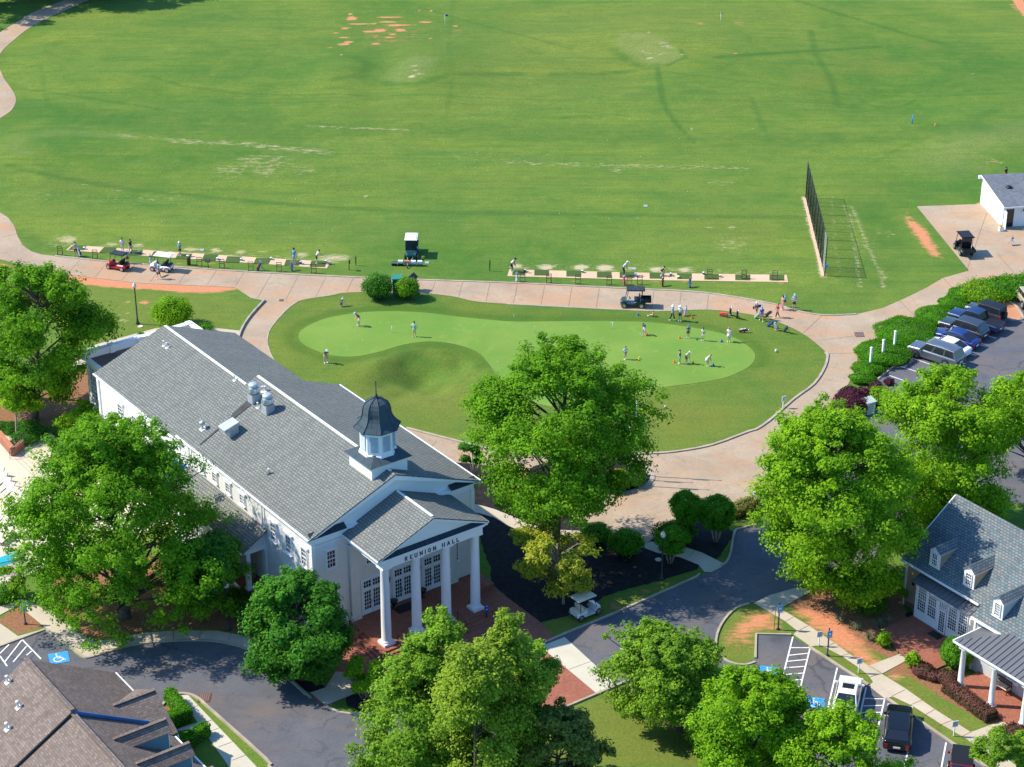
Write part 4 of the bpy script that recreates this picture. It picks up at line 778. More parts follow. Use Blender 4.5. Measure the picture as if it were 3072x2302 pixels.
b=MB(); b.tube([(-1.6,1.3,.2),(-1.6,1.3,1.1),(-1.6,4.6,2.2),(-1.6,6.6,2.2),(-1.6,6.6,1.25)],.025,6); b.tube([(-1.6,1.3,.7),(-1.6,4.6,1.8),(-1.6,6.6,1.8)],.02,6); b.tube([(-1.6,4.6,1.25),(-1.6,4.6,2.2)],.025,6); tag(b.build('handrail',MT['black'],None,HL(0,0),(0,0,PHI)),'black handrail along the brick ramp at the hall\'s side porch','handrail')
b=MB(); b.slab([(-1.3,20.0,4.4),(.0,20.0,6.25),(.0,24.0,6.25),(-1.3,24.0,4.4)],.04); b.add([(-1.3,20,4.4),(0,20,6.25),(0,20,4.4)],[(0,1,2)]); b.bar((-1.3,20,4.3),(-1.3,24,4.3),.03,.25); part(b,'awning',['awning_blue'],hall,'bright blue canvas awning')
# cupola
cb=MB(); cx,cy=7.62,2.35; cb.bb((cx-1.62,cy-1.62,10.9),(cx+1.62,cy+1.62,12.75)); cup=part(cb,'cupola',['white_paint'],hall)
b=MB(); q=1.93
b.add([(cx-q,cy-q,12.78),(cx+q,cy-q,12.78),(cx+q,cy+q,12.78),(cx-q,cy+q,12.78)]+[(cx+sx*1.0,cy+sy*1.0,13.25) for sx,sy in ((-1,-1),(1,-1),(1,1),(-1,1))],[(0,1,5,4),(1,2,6,5),(2,3,7,6),(3,0,4,7),(4,5,6,7),(3,2,1,0)]); b.build('skirt_roof',MT['copper_dark'],cup)
b=MB(); oc=R(22.5)
b.lathe([(1.5,13.02),(1.5,13.2),(1.38,13.26),(1.36,15.1),(1.46,15.14),(1.54,15.3),(1.62,15.36)],(cx,cy,0),8,smooth=False,off=oc); b.build('belfry',MT['white_trim'],cup)
for k in range(8):
    a=k*R(45); b=MB(); n=Vector((math.cos(a),math.sin(a)))
    b.box((0,-.02,0),(.66,.05,1.3)); 
    for i in range(18): b.box((0,-.05,-.6+i*.07),(.6,.04,.03),rx=R(25))
    b.build('louvre',simple('louvre_blue',(.42,.50,.55),.6) if k==0 else MT['louvre_blue'],cup,(cx+n.x*1.275,cy+n.y*1.275,14.15),(0,0,a+R(90)))
b=MB(); prof=[(1.86,15.3),(1.5,15.6),(1.25,15.95),(1.13,16.25),(1.1,16.6),(1.02,16.95),(.84,17.25),(.5,17.48),(.14,17.56)]
b.lathe([(1.86,15.24)]+prof,(cx,cy,0),8,smooth=False,off=oc)
for k in range(8):
    a=oc+k*R(45); b.tube([(cx+(r+.012)*math.cos(a),cy+(r+.012)*math.sin(a),z+.01) for r,z in prof],.035,5)
b.build('dome',MT['copper_dark'],cup)
b=MB(); b.lathe([(.1,0),(.07,.15),(.14,.2),(.15,.3),(.08,.38),(.05,.5),(.035,1.2),(.03,1.4),(.06,1.42),(.05,1.5),(.01,1.53)],(cx,cy,17.5),10); b.build('finial',MT['copper_dark'],cup)
# roof plant
def on_roof(px,py):   # point of the left roof slopes under a traced pixel
    lo=None
    for z in np.arange(8.3,12.5,.02):
        x,y,_=G(px,py,z); c,s=math.cos(PHI),math.sin(PHI); u=(x-OX)*c+(y-OY)*s; w=-(x-OX)*s+(y-OY)*c
        zr=(EA+(u-UL)*sl) if w<20.7 else (EB+(u-BL)*(RB-EB)/(BM-BL))
        if lo is None or abs(zr-z)<lo[0]: lo=(abs(zr-z),u,w,z)
    return lo[1:]
for k,x,y,lab in (('a',2100,235,'tall galvanised kitchen exhaust fan nearest the ridge joint on the hall roof'),('b',115,325,'tall galvanised kitchen exhaust fan standing alone, right of its twin on the hall roof')):
    u,w,z=on_roof(*N(k,x,y)); o=empty('exhaust_fan',HL(u+.1,w,z),PHI,lab,'roof fan','kitchen exhaust fans on the hall roof')
    MB().bb((-.4,-.4,-.35),(.4,.4,.75)).build('curb',MT['galvanized'],o)
    MB().lathe([(.3,.75),(.34,.8),(.52,.86),(.55,1.0),(.48,1.1),(.5,1.18),(.44,1.25),(.46,1.32)],n=18).build('shroud',MT['steel'],o)
    MB().lathe([(.4,1.3),(.42,1.55),(.34,1.64),(.1,1.68)],n=18).build('cap',MT['galvanized'],o)
u,w,z=on_roof(*N('a',1915,505)); o=empty('air_intake_hood',HL(u,w,z),PHI,'boxy galvanised intake hood with slanted mouth on the left roof slope','vent hood')
MB().bb((-.35,-.45,-.35),(.5,.55,.9)).build('duct',MT['galvanized'],o); MB().slab([(-.85,-.5,.75),(.55,-.5,1.15),(.55,.6,1.15),(-.85,.6,.75)],.3).build('hood',MT['galvanized'],o)
u,w,z=on_roof(*N('a',1680,462)); o=empty('roof_vent',HL(u,w,z),PHI,'short round mushroom vent with pale flashing left of the intake hood','roof vent')
MB().box((0,0,0),(.5,.5,.05),ry=-math.atan(sl)).build('flashing',MT['white_trim'],o); MB().lathe([(.16,0),(.1,.1),(.09,.5),(.24,.52),(.26,.6),(.15,.72),(.03,.75)],n=14).build('cowl',MT['galvanized'],o)
for i,(k,x,y,lab) in enumerate((('b',130,835,'single thin white vent pipe low on the hall roof, far from other vents'),('5',1360,1318,'slim white vent pipe at the far end of the roof, left of a pair'),('5',1385,1335,'slim white vent pipe at the far end of the roof, right of a pair'),('b',38,285,'little pale pipe vent between the two exhaust fans'),('a',2180,150,'small pale pipe vent just behind the first exhaust fan'),('b',100,150,'stubby pipe vent beyond the exhaust fans by the ridge'),('5',1945,1605,'tiny round white vent near the lower end of the rear ridge cap'))):
    u,w,z=on_roof(*N(k,x,y)); o=empty('vent_pipe',HL(u,w,z),PHI,lab,'vent pipe')
    MB().box((0,0,0),(.32,.32,.03),ry=-math.atan(sl)).build('flashing',MT['black' if i==0 else 'white_trim'],o); MB().lathe([(.07,0),(.06,.4),(.09,.42),(.09,.47),(.03,.5)],n=10).build('pipe',MT['white_trim'],o)
pa,pb,pc=[on_roof(*q_) for q_ in ((762,1196),(692,1256),(600,1335))]; b=MB(); dz=.05
for (p_,q_,w0,w1) in ((pa,pb,.5,.34),(pb,pc,.14,.08)): b.add([(p_[0]-w0,p_[1]-w0,p_[2]-w0*sl+dz),(q_[0]-w1,q_[1]-w1,q_[2]-w1*sl+dz),(q_[0]+w1,q_[1]+w1,q_[2]+w1*sl+dz),(p_[0]+w0,p_[1]+w0,p_[2]+w0*sl+dz)],[(3,2,1,0)])
part(b,'valley_flashing',[simple('membrane',(.045,.045,.048),.8,var=.3).name],hall)
u,w,z=on_roof(778,1115); tag(MB().tube([(0,0,0),(0,0,2.6)],.018,6).build('antenna',MT['steel'],None,HL(u,w,z)),'thin upright antenna rod beside the roof ridge','antenna')
# things on the side porch
o=empty('patio_chair',HL(-.9,6.2,1.25),PHI+R(200),'dark chair on the hall side porch beside the white pillar','chair')
MB().box((0,0,.42),(.5,.5,.06)).build('seat',MT['black'],o); MB().box((0,.24,.72),(.5,.05,.55),rx=R(8)).build('backrest',MT['black'],o)
for sx in (-1,1):
    for sy in (-1,1): MB().bar((sx*.22,sy*.22,0),(sx*.22,sy*.22,.4),.035).build('leg',MT['black'],o)
b=MB(); b.lathe([(.16,0),(.22,.35),(.23,.38)],n=12); o=tag(b.build('plant_pot',MT['pale_green_box'],None,HL(-.35,5.6,1.25)),'pale round plant pot standing by the hall wall on the ramp','plant pot')
o=empty('plant_stand',HL(-.7,8.6,1.26),PHI,'green wire plant stand loaded with pots on the side porch','plant stand')
b=MB()
for sx in (-1,1):
    for sy in (-1,1): b.bar((sx*.3,sy*.25,0),(sx*.3,sy*.25,1.5),.03)
for z in (.4,.8,1.2,1.5): b.bar((-.3,-.25,z),(.3,-.25,z),.025); b.bar((-.3,.25,z),(.3,.25,z),.025); b.bar((-.3,-.25,z),(-.3,.25,z),.025)
b.build('frame',MT['lamp_green'],o)
for z in (.4,.8): MB().lathe([(.1,z),(.14,z+.2)],n=10).build('pot',MT['terracotta'],o)

# ---------------- house on the right ----------------
A4=(2650+330/3.685,1800+195/3.685); PH2=R(-54.3)
house=empty('club_house',G(*A4,0),PH2,'tan and white club house with blue-grey shingle roof, dormers and glazed sunroom','building')
HX,HY,_=G(*A4)
def H2(u,w,z=0): c,s=math.cos(PH2),math.sin(PH2); return (HX+u*c-w*s,HY+u*s+w*c,z)
b=MB(); b.bb((-1.75,.85,0),(7.6,11.2,4.0)); b.prism([(.85,4.0),(11.2,4.0),(6.0,7.9)],'x',-1.75,-1.55); part(b,'wall',['siding_tan'],house)
b=MB(); b.bb((-1.78,.8,.0),(-.0,.85,.45)); part(b,'brick_base',['brick_wall'],house)
b=MB(); b.bb((7.5,-1.6,0),(22,10,4.55)); b.prism([(-1.6,4.55),(10.0,4.55),(4.45,8.95)],'x',7.5,7.7); b.prism([(-1.6,4.55),(10.0,4.55),(4.45,8.95)],'x',21.8,22); part(b,'wing_wall',['siding_grey'],house)
b=MB(); b.slab([(-2.25,.5,4.12),(7.55,.5,4.12),(7.55,6.05,8.15),(-2.25,6.05,8.15)],.14); b.slab([(-2.25,6.05,8.15),(7.55,6.05,8.15),(7.55,11.7,4.0),(-2.25,11.7,4.0)],.14); part(b,'roof',['shingle_blue'],house)
b=MB(); b.slab([(7.35,-1.95,4.72),(22.4,-1.95,4.72),(22.4,4.45,9.33),(7.35,4.45,9.33)],.14); b.slab([(7.35,4.45,9.33),(22.4,4.45,9.33),(22.4,10.9,4.6),(7.35,10.9,4.6)],.14); part(b,'roof',['shingle_blue'],house)
b=MB(); b.bar((-2.25,.45,4.05),(5.9,.45,4.05),.12,.14); b.bar((7.35,-2.0,4.64),(22.4,-2.0,4.64),.14,.16); b.bb((7.5,-1.66,4.2),(22,-1.6,4.6)); b.bb((7.42,-1.68,0),(7.6,-1.5,4.5)); b.bar((-1.85,.78,0),(-1.85,.78,3.9),.12); b.bb((-1.8,.8,3.75),(7.5,.845,4.0)); b.bar((-2.2,.4,3.98),(-2.2,6.0,8.0),.08,.2); part(b,'gutter',['white_trim'],house)
# sunroom
b=MB(); b.bb((0,.05,0),(5.65,.85,3.2)); part(b,'sunroom_wall',['siding_tan'],house)
b=MB()
for x0,x1 in ((0,.3),(1.2,1.34),(2.3,2.45),(3.36,3.5),(4.42,4.56),(5.5,5.72)): b.bb((x0,0,.0),(x1,.06,3.2))
b.bb((.3,.005,.0),(1.2,.05,.95)); b.bb((1.34,.005,0),(2.3,.05,.85)); b.bb((3.5,.005,0),(4.42,.05,.85)); b.bb((4.56,.005,0),(5.5,.05,.85)); b.bb((-.03,-.03,3.1),(5.75,.05,3.38)); b.bb((5.65,0,.0),(5.74,.85,3.2)); part(b,'sunroom_frame',['white_trim'],house)
for x in (.75,1.82,3.96,5.03): window(house,(x,.03,2.0),0,.92,2.15,4,8,glass='glass_curtain',sash=True,fw=.05,sill=False,glass2='glass_dark')
b=MB(); b.slab([(-.35,-.3,3.32),(5.95,-.3,3.32),(5.95,.9,3.72),(-.35,.9,3.72)],.05)
for i in range(14): b.bar((-.2+i*.46,-.3,3.36),(-.2+i*.46,.85,3.74),.04,.05)
part(b,'sunroom_roof',['seam_metal'],house)
b=MB(); w,h=.8,2.15
for s in (-1,1): b.box((s*(w/2-.06),-.03,0),(.12,.08,h))
b.box((0,-.03,h/2-.07),(w-.24,.078,.14)); b.box((0,-.03,-h/2+.12),(w-.24,.078,.24))
for i in (1,2): b.box((-.28+.56*i/3,-.032,.05),(.03,.06,1.8))
for i in range(1,8): b.box((0,-.031,-.85+1.8*i/8),(.56,.05,.028))
d=part(b,'door',['white_trim'],house); d.location=(2.9,.02,1.1); MB().box((0,-.012,.05),(.57,.02,1.8)).build('pane',MT['glass_dark'],d); MB().ball((.33,-.1,-.1),.035,8).build('handle',MT['bronze'],d)
window(house,(2.9,.03,2.55),0,.8,.5,4,2,glass='glass_curtain',sash=False,fw=.05,sill=False,name='transom')
b=MB(); b.bb((1.45,-.085,2.86),(4.1,-.05,3.2)); sg=b.build('sign_board',MT['white_trim'],house)
b=MB()
for x0,x1 in ((1.47,1.5),(4.05,4.08)): b.bb((x0,-.095,2.88),(x1,-.085,3.18))
b.bb((1.5,-.095,2.88),(4.05,-.085,2.91)); b.bb((1.5,-.095,3.15),(4.05,-.085,3.18)); b.build('border',simple('sign_red',(.3,.06,.05),.6),sg)
b=MB(); x=1.98; r_=random.Random(4)   # faint blurred wording: two groups of small marks and an end ornament each side
for n_ in (8,6):
    for i in range(n_): b.box((x,-.09,3.03),(.03,.008,.10)); b.box((x+.035,-.09,3.03+r_.choice((-.04,0,.04))),(.045,.008,.02)); x+=.115
    x+=.12
for xx in (1.62,3.95): b.box((xx,-.09,3.03),(.05,.008,.05),ry=R(45))
b.build('lettering',MT['sign_print'],sg)
b=MB(); b.bar((-.85,.84,2.7),(-.85,.65,2.75),.05); b.lathe([(.03,2.3),(.13,2.35),(.14,2.6),(.03,2.75)],(-.85,.6,0),8); part(b,'wall_lantern',['black'],house)
# dormers
def dormer(parent,u0,u1,wf,zb,ze,za,wb_e,wb_r,side,roofm,sw=(3,4),name='dormer',win_h=None,zwin=None):
    um=(u0+u1)/2; root=MB(); hw=(u1-u0)/2
    root.add([(u0,wf,zb-.3),(u1,wf,zb-.3),(u1,wf,ze),(um,wf,za-.05),(u0,wf,ze)],[(0,1,2,3,4)])
    root.bb((u0-.03,wf-.05,zb),(u0+.13,wf,ze)); root.bb((u1-.13,wf-.05,zb),(u1+.03,wf,ze)); root.bb((u0+.13,wf-.048,ze-.16),(u1-.13,wf,ze-.02)); root.bb((u0-.05,wf-.07,zb-.06),(u1+.05,wf,zb+.04))
    d=part(root,name,['white_trim'],parent)
    MB().add([(u0,wf,zb-.3),(u0,wf,ze),(u0,wb_e,ze),(u0,wb_e,zb-.3)],[(0,1,2,3)]).add([(u1,wf,zb-.3),(u1,wf,ze),(u1,wb_e,ze),(u1,wb_e,zb-.3)],[(3,2,1,0)]).build('cheek',MT[side],d)
    b=MB(); o=.12
    for s,ue in ((-1,u0-o),(1,u1+o)):
        b.slab([(ue,wf-.15,ze-.03),(um,wf-.15,za),(um,wb_r,za),(ue,wb_e+.2,ze-.03)],.07)
    b.build('dormer_roof',MT[roofm],d)
    b=MB(); b.bb((u1-.02,wf,ze-.16),(u1+.06,wb_e,ze-.02)); b.bb((u0-.06,wf,ze-.16),(u0+.02,wb_e,ze-.02)); b.build('fascia',MT['white_trim'],d)
    wh=win_h or (ze-zb-.32); f=window(d,(um,wf-.02,zwin or (zb+wh/2+.12)),0,(u1-u0)*.62,wh,sw[0],sw[1],glass='glass_window',sill=False,fw=.05); return d
s2=4.03/5.55
for u0,u1 in ((.15,1.15),(3.68,4.7)): dormer(house,u0,u1,1.12,4.6,6.0,6.5,.5+(6.0-4.12)/s2,.5+(6.45-4.12)/s2,'siding_tan','shingle_blue')
for u0,u1 in ((8.67,9.6),(12.2,13.15)): dormer(house,u0,u1,-1.2,5.3,6.75,7.2,-1.95+(6.7-4.72)/.72,-1.95+(7.2-4.72)/.72,'siding_grey','shingle_blue',(4,5))
b=MB(); b.bb((13.6,4.0,8.5),(14.6,5.0,10.6)); part(b,'chimney',['brick_wall'],house)
# porch of the right house
b=MB(); b.bb((8.35,-4.75,0),(22,-1.6,.22)); part(b,'porch_floor',['brick_paver'],house)
for u in (8.88,11.92,14.95,18.0):
    b=MB(); b.box((u,-4.2,.3),(.62,.62,.16)); b.lathe([(.27,.38),(.28,.46),(.22,.52),(.215,1.6),(.19,3.4),(.25,3.5),(.27,3.56)],(u,-4.2,0),18); b.box((u,-4.2,3.6),(.56,.56,.08)); part(b,'column',['white_trim'],house)
b=MB(); b.bb((8.5,-4.45,3.64),(22,-3.95,3.9)); b.bb((8.5,-3.95,3.64),(8.95,-1.6,3.9)); b.bar((8.15,-4.62,3.98),(22.4,-4.62,3.98),.12,.14); b.bar((8.12,-4.6,3.98),(8.12,-1.6,3.98),.12,.14); b.bb((8.3,-4.5,3.88),(22,-1.6,3.94)); part(b,'porch_beam',['white_trim'],house)
b=MB(); b.slab([(8.15,-4.6,4.05),(22.4,-4.6,4.05),(22.4,-1.62,4.95),(11.0,-1.62,4.95)],.05); b.slab([(8.15,-4.6,4.05),(11.0,-1.62,4.95),(8.15,-1.62,4.05)],.05)
for i in range(30):
    u=8.6+i*.45; t=min(1,(u-8.15)/2.85); b.bar((u,-4.6,4.09),(u,-4.6+2.98*t,4.09+.9*t),.03,.05)
part(b,'porch_roof',['seam_metal'],house)
window(house,(11.6,-1.6,1.9),0,1.1,1.5,3,4,glass='glass_dark'); window(house,(14.2,-1.6,1.35),0,1.0,2.2,3,5,glass='glass_dark',sill=False)
o=empty('bench',H2(11.0,-2.1,.22),PH2,'slatted dark wooden bench with pale seat under the porch roof','bench')
b=MB(); b.box((0,0,.43),(1.5,.5,.06)); b.build('seat',MT['fabric_tan'],o)
b=MB(); b.box((0,.26,.93),(1.5,.05,.07)); b.box((0,.26,.55),(1.5,.05,.06)); 
for i in range(12): b.box((-.68+i*.124,.26,.74),(.05,.03,.34))
b.build('backrest',MT['wood_dark'],o)
for sx in (-1,1):
    MB().bar((sx*.72,-.24,0),(sx*.72,-.24,.62),.06).build('leg',MT['wood_dark'],o); MB().bar((sx*.72,.26,0),(sx*.72,.26,.95),.06).build('leg',MT['wood_dark'],o); MB().bar((sx*.72,-.26,.64),(sx*.72,.26,.64),.06).build('armrest',MT['wood_dark'],o)
b=MB(); b.add([H2(-.1,-3.45,.0),H2(2.6,-4.45,0),H2(6.2,-4.4,0),H2(6.2,0,0),H2(-.1,0,0)]+[H2(-.1,-3.45,.16),H2(2.6,-4.45,.16),H2(6.2,-4.4,.16),H2(6.2,0,.16),H2(-.1,0,.16)],[(5,6,7,8,9)]+[(i,(i+1)%5,5+(i+1)%5,5+i) for i in range(5)])
tag(b.build('patio',MT['brick_paver']),kind='structure')
b=MB(); b.box((0,0,.175),(1.1,.75,.02)); tag(b.build('door_mat',MT['black'],None,H2(2.95,-.6,0),(0,0,PH2)),'dark doormat on the brick patio before the sunroom door','doormat')

# ---------------- brown roofed building bottom left ----------------
PH3=R(-54.0); BX,BY,_=GN('e',1120,1050,3.5)
cott=empty('shingled_cottage',(BX,BY,0),PH3,'blue sided building with a brown shingle roof and gabled dormers beside the road bend','building')
def C3(u,w,z=0): c,s=math.cos(PH3),math.sin(PH3); return (BX+u*c-w*s,BY+u*s+w*c,z)
s3=(7.3-3.55)/6.5
b=MB(); b.bb((-2.8,-12.6,0),(22,-.35,3.5)); b.prism([(-12.6,3.5),(-.35,3.5),(-6.5,6.9)],'x',-2.8,-2.6); b.prism([(-12.6,3.3),(-.35,3.3),(-6.5,6.6)],'x',21.8,22); part(b,'wall',['siding_blue'],cott)
b=MB(); b.slab([(-3.2,0,3.55),(-3.2,-6.5,7.3),(4.4,-6.5,7.3),(4.4,-2.6,5.05),(4.4,0,3.55)][:2]+[(4.4,-6.5,7.3),(4.4,0,3.55)],.15); b.slab([(-3.2,-6.5,7.3),(-3.2,-13.2,3.4),(4.4,-13.2,3.4),(4.4,-6.5,7.3)],.15); part(b,'roof',['shingle_brown'],cott)
b=MB(); b.slab([(4.4,0,3.3),(4.4,-6.5,7.0),(23,-6.5,7.0),(23,0,3.3)],.15); b.slab([(4.4,-6.5,7.0),(4.4,-13.2,3.15),(23,-13.2,3.15),(23,-6.5,7.0)],.15); part(b,'roof',['shingle_brown'],cott)
b=MB(); b.bar((4.46,-.2,3.55),(4.46,-6.4,7.15),.08,.22); part(b,'bargeboard',[ 'paint_blue' if 'paint_blue' in MT else simple('paint_blue',(.05,.17,.42),.5).name],cott)
b=MB(); b.bar((-3.2,-6.5,7.36),(4.4,-6.5,7.36),.35,.1); b.bar((4.4,-6.5,7.06),(23,-6.5,7.06),.35,.1); part(b,'ridge_cap',['shingle_brown'],cott)
b=MB(); b.bar((-3.2,.06,3.47),(-.3,.06,3.47),.12,.12); b.bar((5.9,.06,3.25),(23,.06,3.25),.12,.12); b.bar((-.35,.3,3.4),(-.35,.3,.1),.09); b.bar((5.9,.3,3.3),(5.9,.3,.1),.09); part(b,'gutter',['white_trim'],cott)
b=MB(); b.slab([(2.65,-2.9,5.2),(2.65,.35,5.2),(5.85,.35,3.45),(5.85,-.15,3.45)],.1); b.slab([(2.65,-2.9,5.2),(2.65,.35,5.2),(-.55,.35,3.45),(-.55,-.15,3.45)],.1); b.bar((2.65,-2.9,5.24),(2.65,.35,5.24),.3,.08); part(b,'entry_roof',['shingle_brown'],cott)
b=MB(); b.bb((.2,-.35,0),(5.1,.05,3.4)); b.prism([(.2,3.4),(5.1,3.4),(2.65,4.9)],'y',-.1,.05); part(b,'entry_wall',['siding_blue'],cott)
# dormers face +w (away from the camera)
for uc in (7.6,10.9,14.2,17.5):
    hw=.62; wf=-1.5; ze,za=5.75,6.3; zb=4.2; b=MB()
    b.add([(uc-hw,wf,zb-.3),(uc+hw,wf,zb-.3),(uc+hw,wf,ze),(uc,wf,za-.1),(uc-hw,wf,ze)],[(4,3,2,1,0)]); b.bb((uc+hw-.1,wf,zb),(uc+hw+.03,wf+.06,ze)); b.bb((uc-hw-.03,wf,zb),(uc-hw+.1,wf+.06,ze)); d=part(b,'dormer',['white_trim'],cott)
    wbe=-(ze-3.3)/s3; wbr=-(za-3.3)/s3
    MB().add([(uc-hw,wf,zb-.3),(uc-hw,wf,ze),(uc-hw,wbe,ze),(uc-hw,wbe,zb-.3)],[(0,1,2,3)]).add([(uc+hw,wf,zb-.4),(uc+hw,wf,ze),(uc+hw,wbe,ze),(uc+hw,wbe,zb-.4)],[(3,2,1,0)]).build('cheek',MT['siding_blue'],d)
    b=MB()
    for ue in (uc-hw-.15,uc+hw+.15): b.slab([(ue,wf+.25,ze-.08),(uc,wf+.25,za),(uc,wbr,za),(ue,wbe,ze-.08)],.07)
    b.bar((uc,wf+.25,za+.02),(uc,wbr,za+.02),.26,.07); b.build('dormer_roof',MT['shingle_brown'],d)
    window(d,(uc,wf+.01,(zb+ze)/2+.05),R(180),.75,1.05,3,4,sill=False,fw=.05)
for k,x,y,lab in (('e',62,955,'round topped white vent pipe higher on the brown roof'),('e',150,1165,'round topped white vent pipe lower on the brown roof'),('e',60,1345,'white pipe top low at the picture\'s left edge on the brown roof')):
    best=None
    for z in np.arange(3.4,7.4,.02):
        X,Y,_=GN(k,x,y,z); c,s=math.cos(PH3),math.sin(PH3); u=(X-BX)*c+(Y-BY)*s; w=-(X-BX)*s+(Y-BY)*c; zr=7.3-(-6.5-w)*(3.9/6.7)
        if best is None or abs(zr-z)<best[0]: best=(abs(zr-z),u,w,z)
    o=empty('vent_pipe',C3(*best[1:]),PH3,lab,'vent pipe','vent pipes on the brown roof')
    MB().box((0,0,0.02),(.4,.4,.04),rx=R(30)).build('flashing',MT['white_trim'],o); MB().lathe([(.09,0),(.08,.45),(.13,.47),(.14,.54),(.05,.6)],n=12).build('cowl',MT['white_trim'],o)

# ---------------- range shed top right ----------------
kx=lambda x,y:(2650+x/4.481,480+y/4.481)
SX,SY,_=G(*kx(1592,905)); PH4=R(7.5)
shed=empty('range_shed',(SX,SY,0),PH4,'white sided shed with a sloping grey shingle roof beside the concrete pad','shed')
b=MB(); b.add([(0,0,0),(9,0,0),(9,7.5,0),(0,7.5,0),(0,0,2.55),(9,0,2.55),(9,7.5,3.3),(0,7.5,3.3)],[(0,1,5,4),(1,2,6,5),(2,3,7,6),(3,0,4,7),(4,5,6,7)]); part(b,'wall',['siding_white'],shed)
b=MB(); b.slab([(-.12,-.35,2.62),(9.4,-.35,2.62),(9.4,7.7,3.45),(-.12,7.7,3.45)],.1); part(b,'roof',['shingle_slate'],shed)
b=MB(); b.bar((-.15,-.35,2.52),(-.15,7.7,3.35),.06,.18); b.bar((-.15,-.38,2.5),(9.4,-.38,2.5),.1,.14); b.bb((-.45,7.4,3.05),(0,7.75,3.38)); part(b,'fascia',['white_trim'],shed)
b=MB(); b.bb((.35,-.03,0),(1.25,.0,2.15)); b.bb((1.1,-.06,0),(1.2,0,2.2)); d=part(b,'doorway',['glass_dark'],shed)
b=MB(); b.bb((-.06,-.05,0),(.04,.02,2.5)); b.box((.12,-.42,1.05),(.06,.85,2.1)); part(b,'open_door',['white_trim'],shed)
window(shed,(2.75,0,2.0),0,1.1,.4,2,1,glass='glass_dark',sash=False,fw=.05)
b=MB(); b.lathe([(.4,0),(.38,.1),(.22,.22),(.03,.26)],(2.0,4.2,3.1),16); part(b,'roof_vent',['black'],shed)
x,y,_=G(*kx(1580,955)); o=empty('flower_planter',(x,y,0),PH4,'white box planter with orange flowers at the shed corner','planter')
MB().box((0,0,.25),(.5,.45,.5),top=1.1).build('box',MT['white_trim'],o); b=MB()
for i in range(9): b.ball((random.uniform(-.2,.2),random.uniform(-.2,.2),.6+random.random()*.12),.09,6)
b.build('flowers',simple('flower_orange',(.75,.35,.08),.8),o)
# ================= VEGETATION =================
def leaf_mesh(name,centers,norm,size,tint,mat,parent=None,aspect=.62,jit=.35):
    n=len(centers); nr=norm/np.linalg.norm(norm,axis=1)[:,None]; r=rng.normal(size=(n,3)); t=np.cross(nr,r); t/=np.linalg.norm(t,axis=1)[:,None]+1e-9; b=np.cross(nr,t)
    sz=size*rng.uniform(1-jit,1+jit,n)[:,None]; co=np.empty((n,4,3),np.float32)
    co[:,0]=centers-t*sz*.5; co[:,1]=centers+b*sz*aspect*.5; co[:,2]=centers+t*sz*.5; co[:,3]=centers-b*sz*aspect*.5
    me=bpy.data.meshes.new(name); me.vertices.add(n*4); me.vertices.foreach_set('co',co.ravel()); me.loops.add(n*4); me.loops.foreach_set('vertex_index',np.arange(n*4)); me.polygons.add(n); me.polygons.foreach_set('loop_start',np.arange(n)*4); me.update(calc_edges=True)
    at=me.attributes.new('tint','FLOAT','FACE'); at.data.foreach_set('value',np.clip(tint,0,1).astype(np.float32)); me.materials.append(MT[mat])
    o=bpy.data.objects.new(name,me); link(o,parent)
    if parent is not None: CH.setdefault(parent.name,[]).append(o)
    return o
def lump(th,t,ph,a):   # uneven outline
    return 1+a*(np.sin(3*th+ph[0]+4*t)*.5+np.sin(5*th+ph[1]-7*t)*.35+np.sin(2*th+ph[2]+9*t)*.4)
SH={'oval':lambda t:np.sin(np.pi*np.clip(t*.86+.10,0,1))**.62,'round':lambda t:np.sqrt(np.clip(1-(2*t-1)**2,0,1)),'spread':lambda t:np.where(t<.35,.75+.25*t/.35,np.sqrt(np.clip(1-((t-.35)/.66)**2,0,1))),
    'dome':lambda t:np.where(t<.28,.78+.8*t,np.clip(1-(t-.28)/.74,0,1)**.62),'cone':lambda t:(1-t)**.75*.96+.04,'vase':lambda t:np.where(t<.6,.45+.55*(t/.6)**.8,np.sqrt(np.clip(1-((t-.6)/.42)**2,0,1)))}
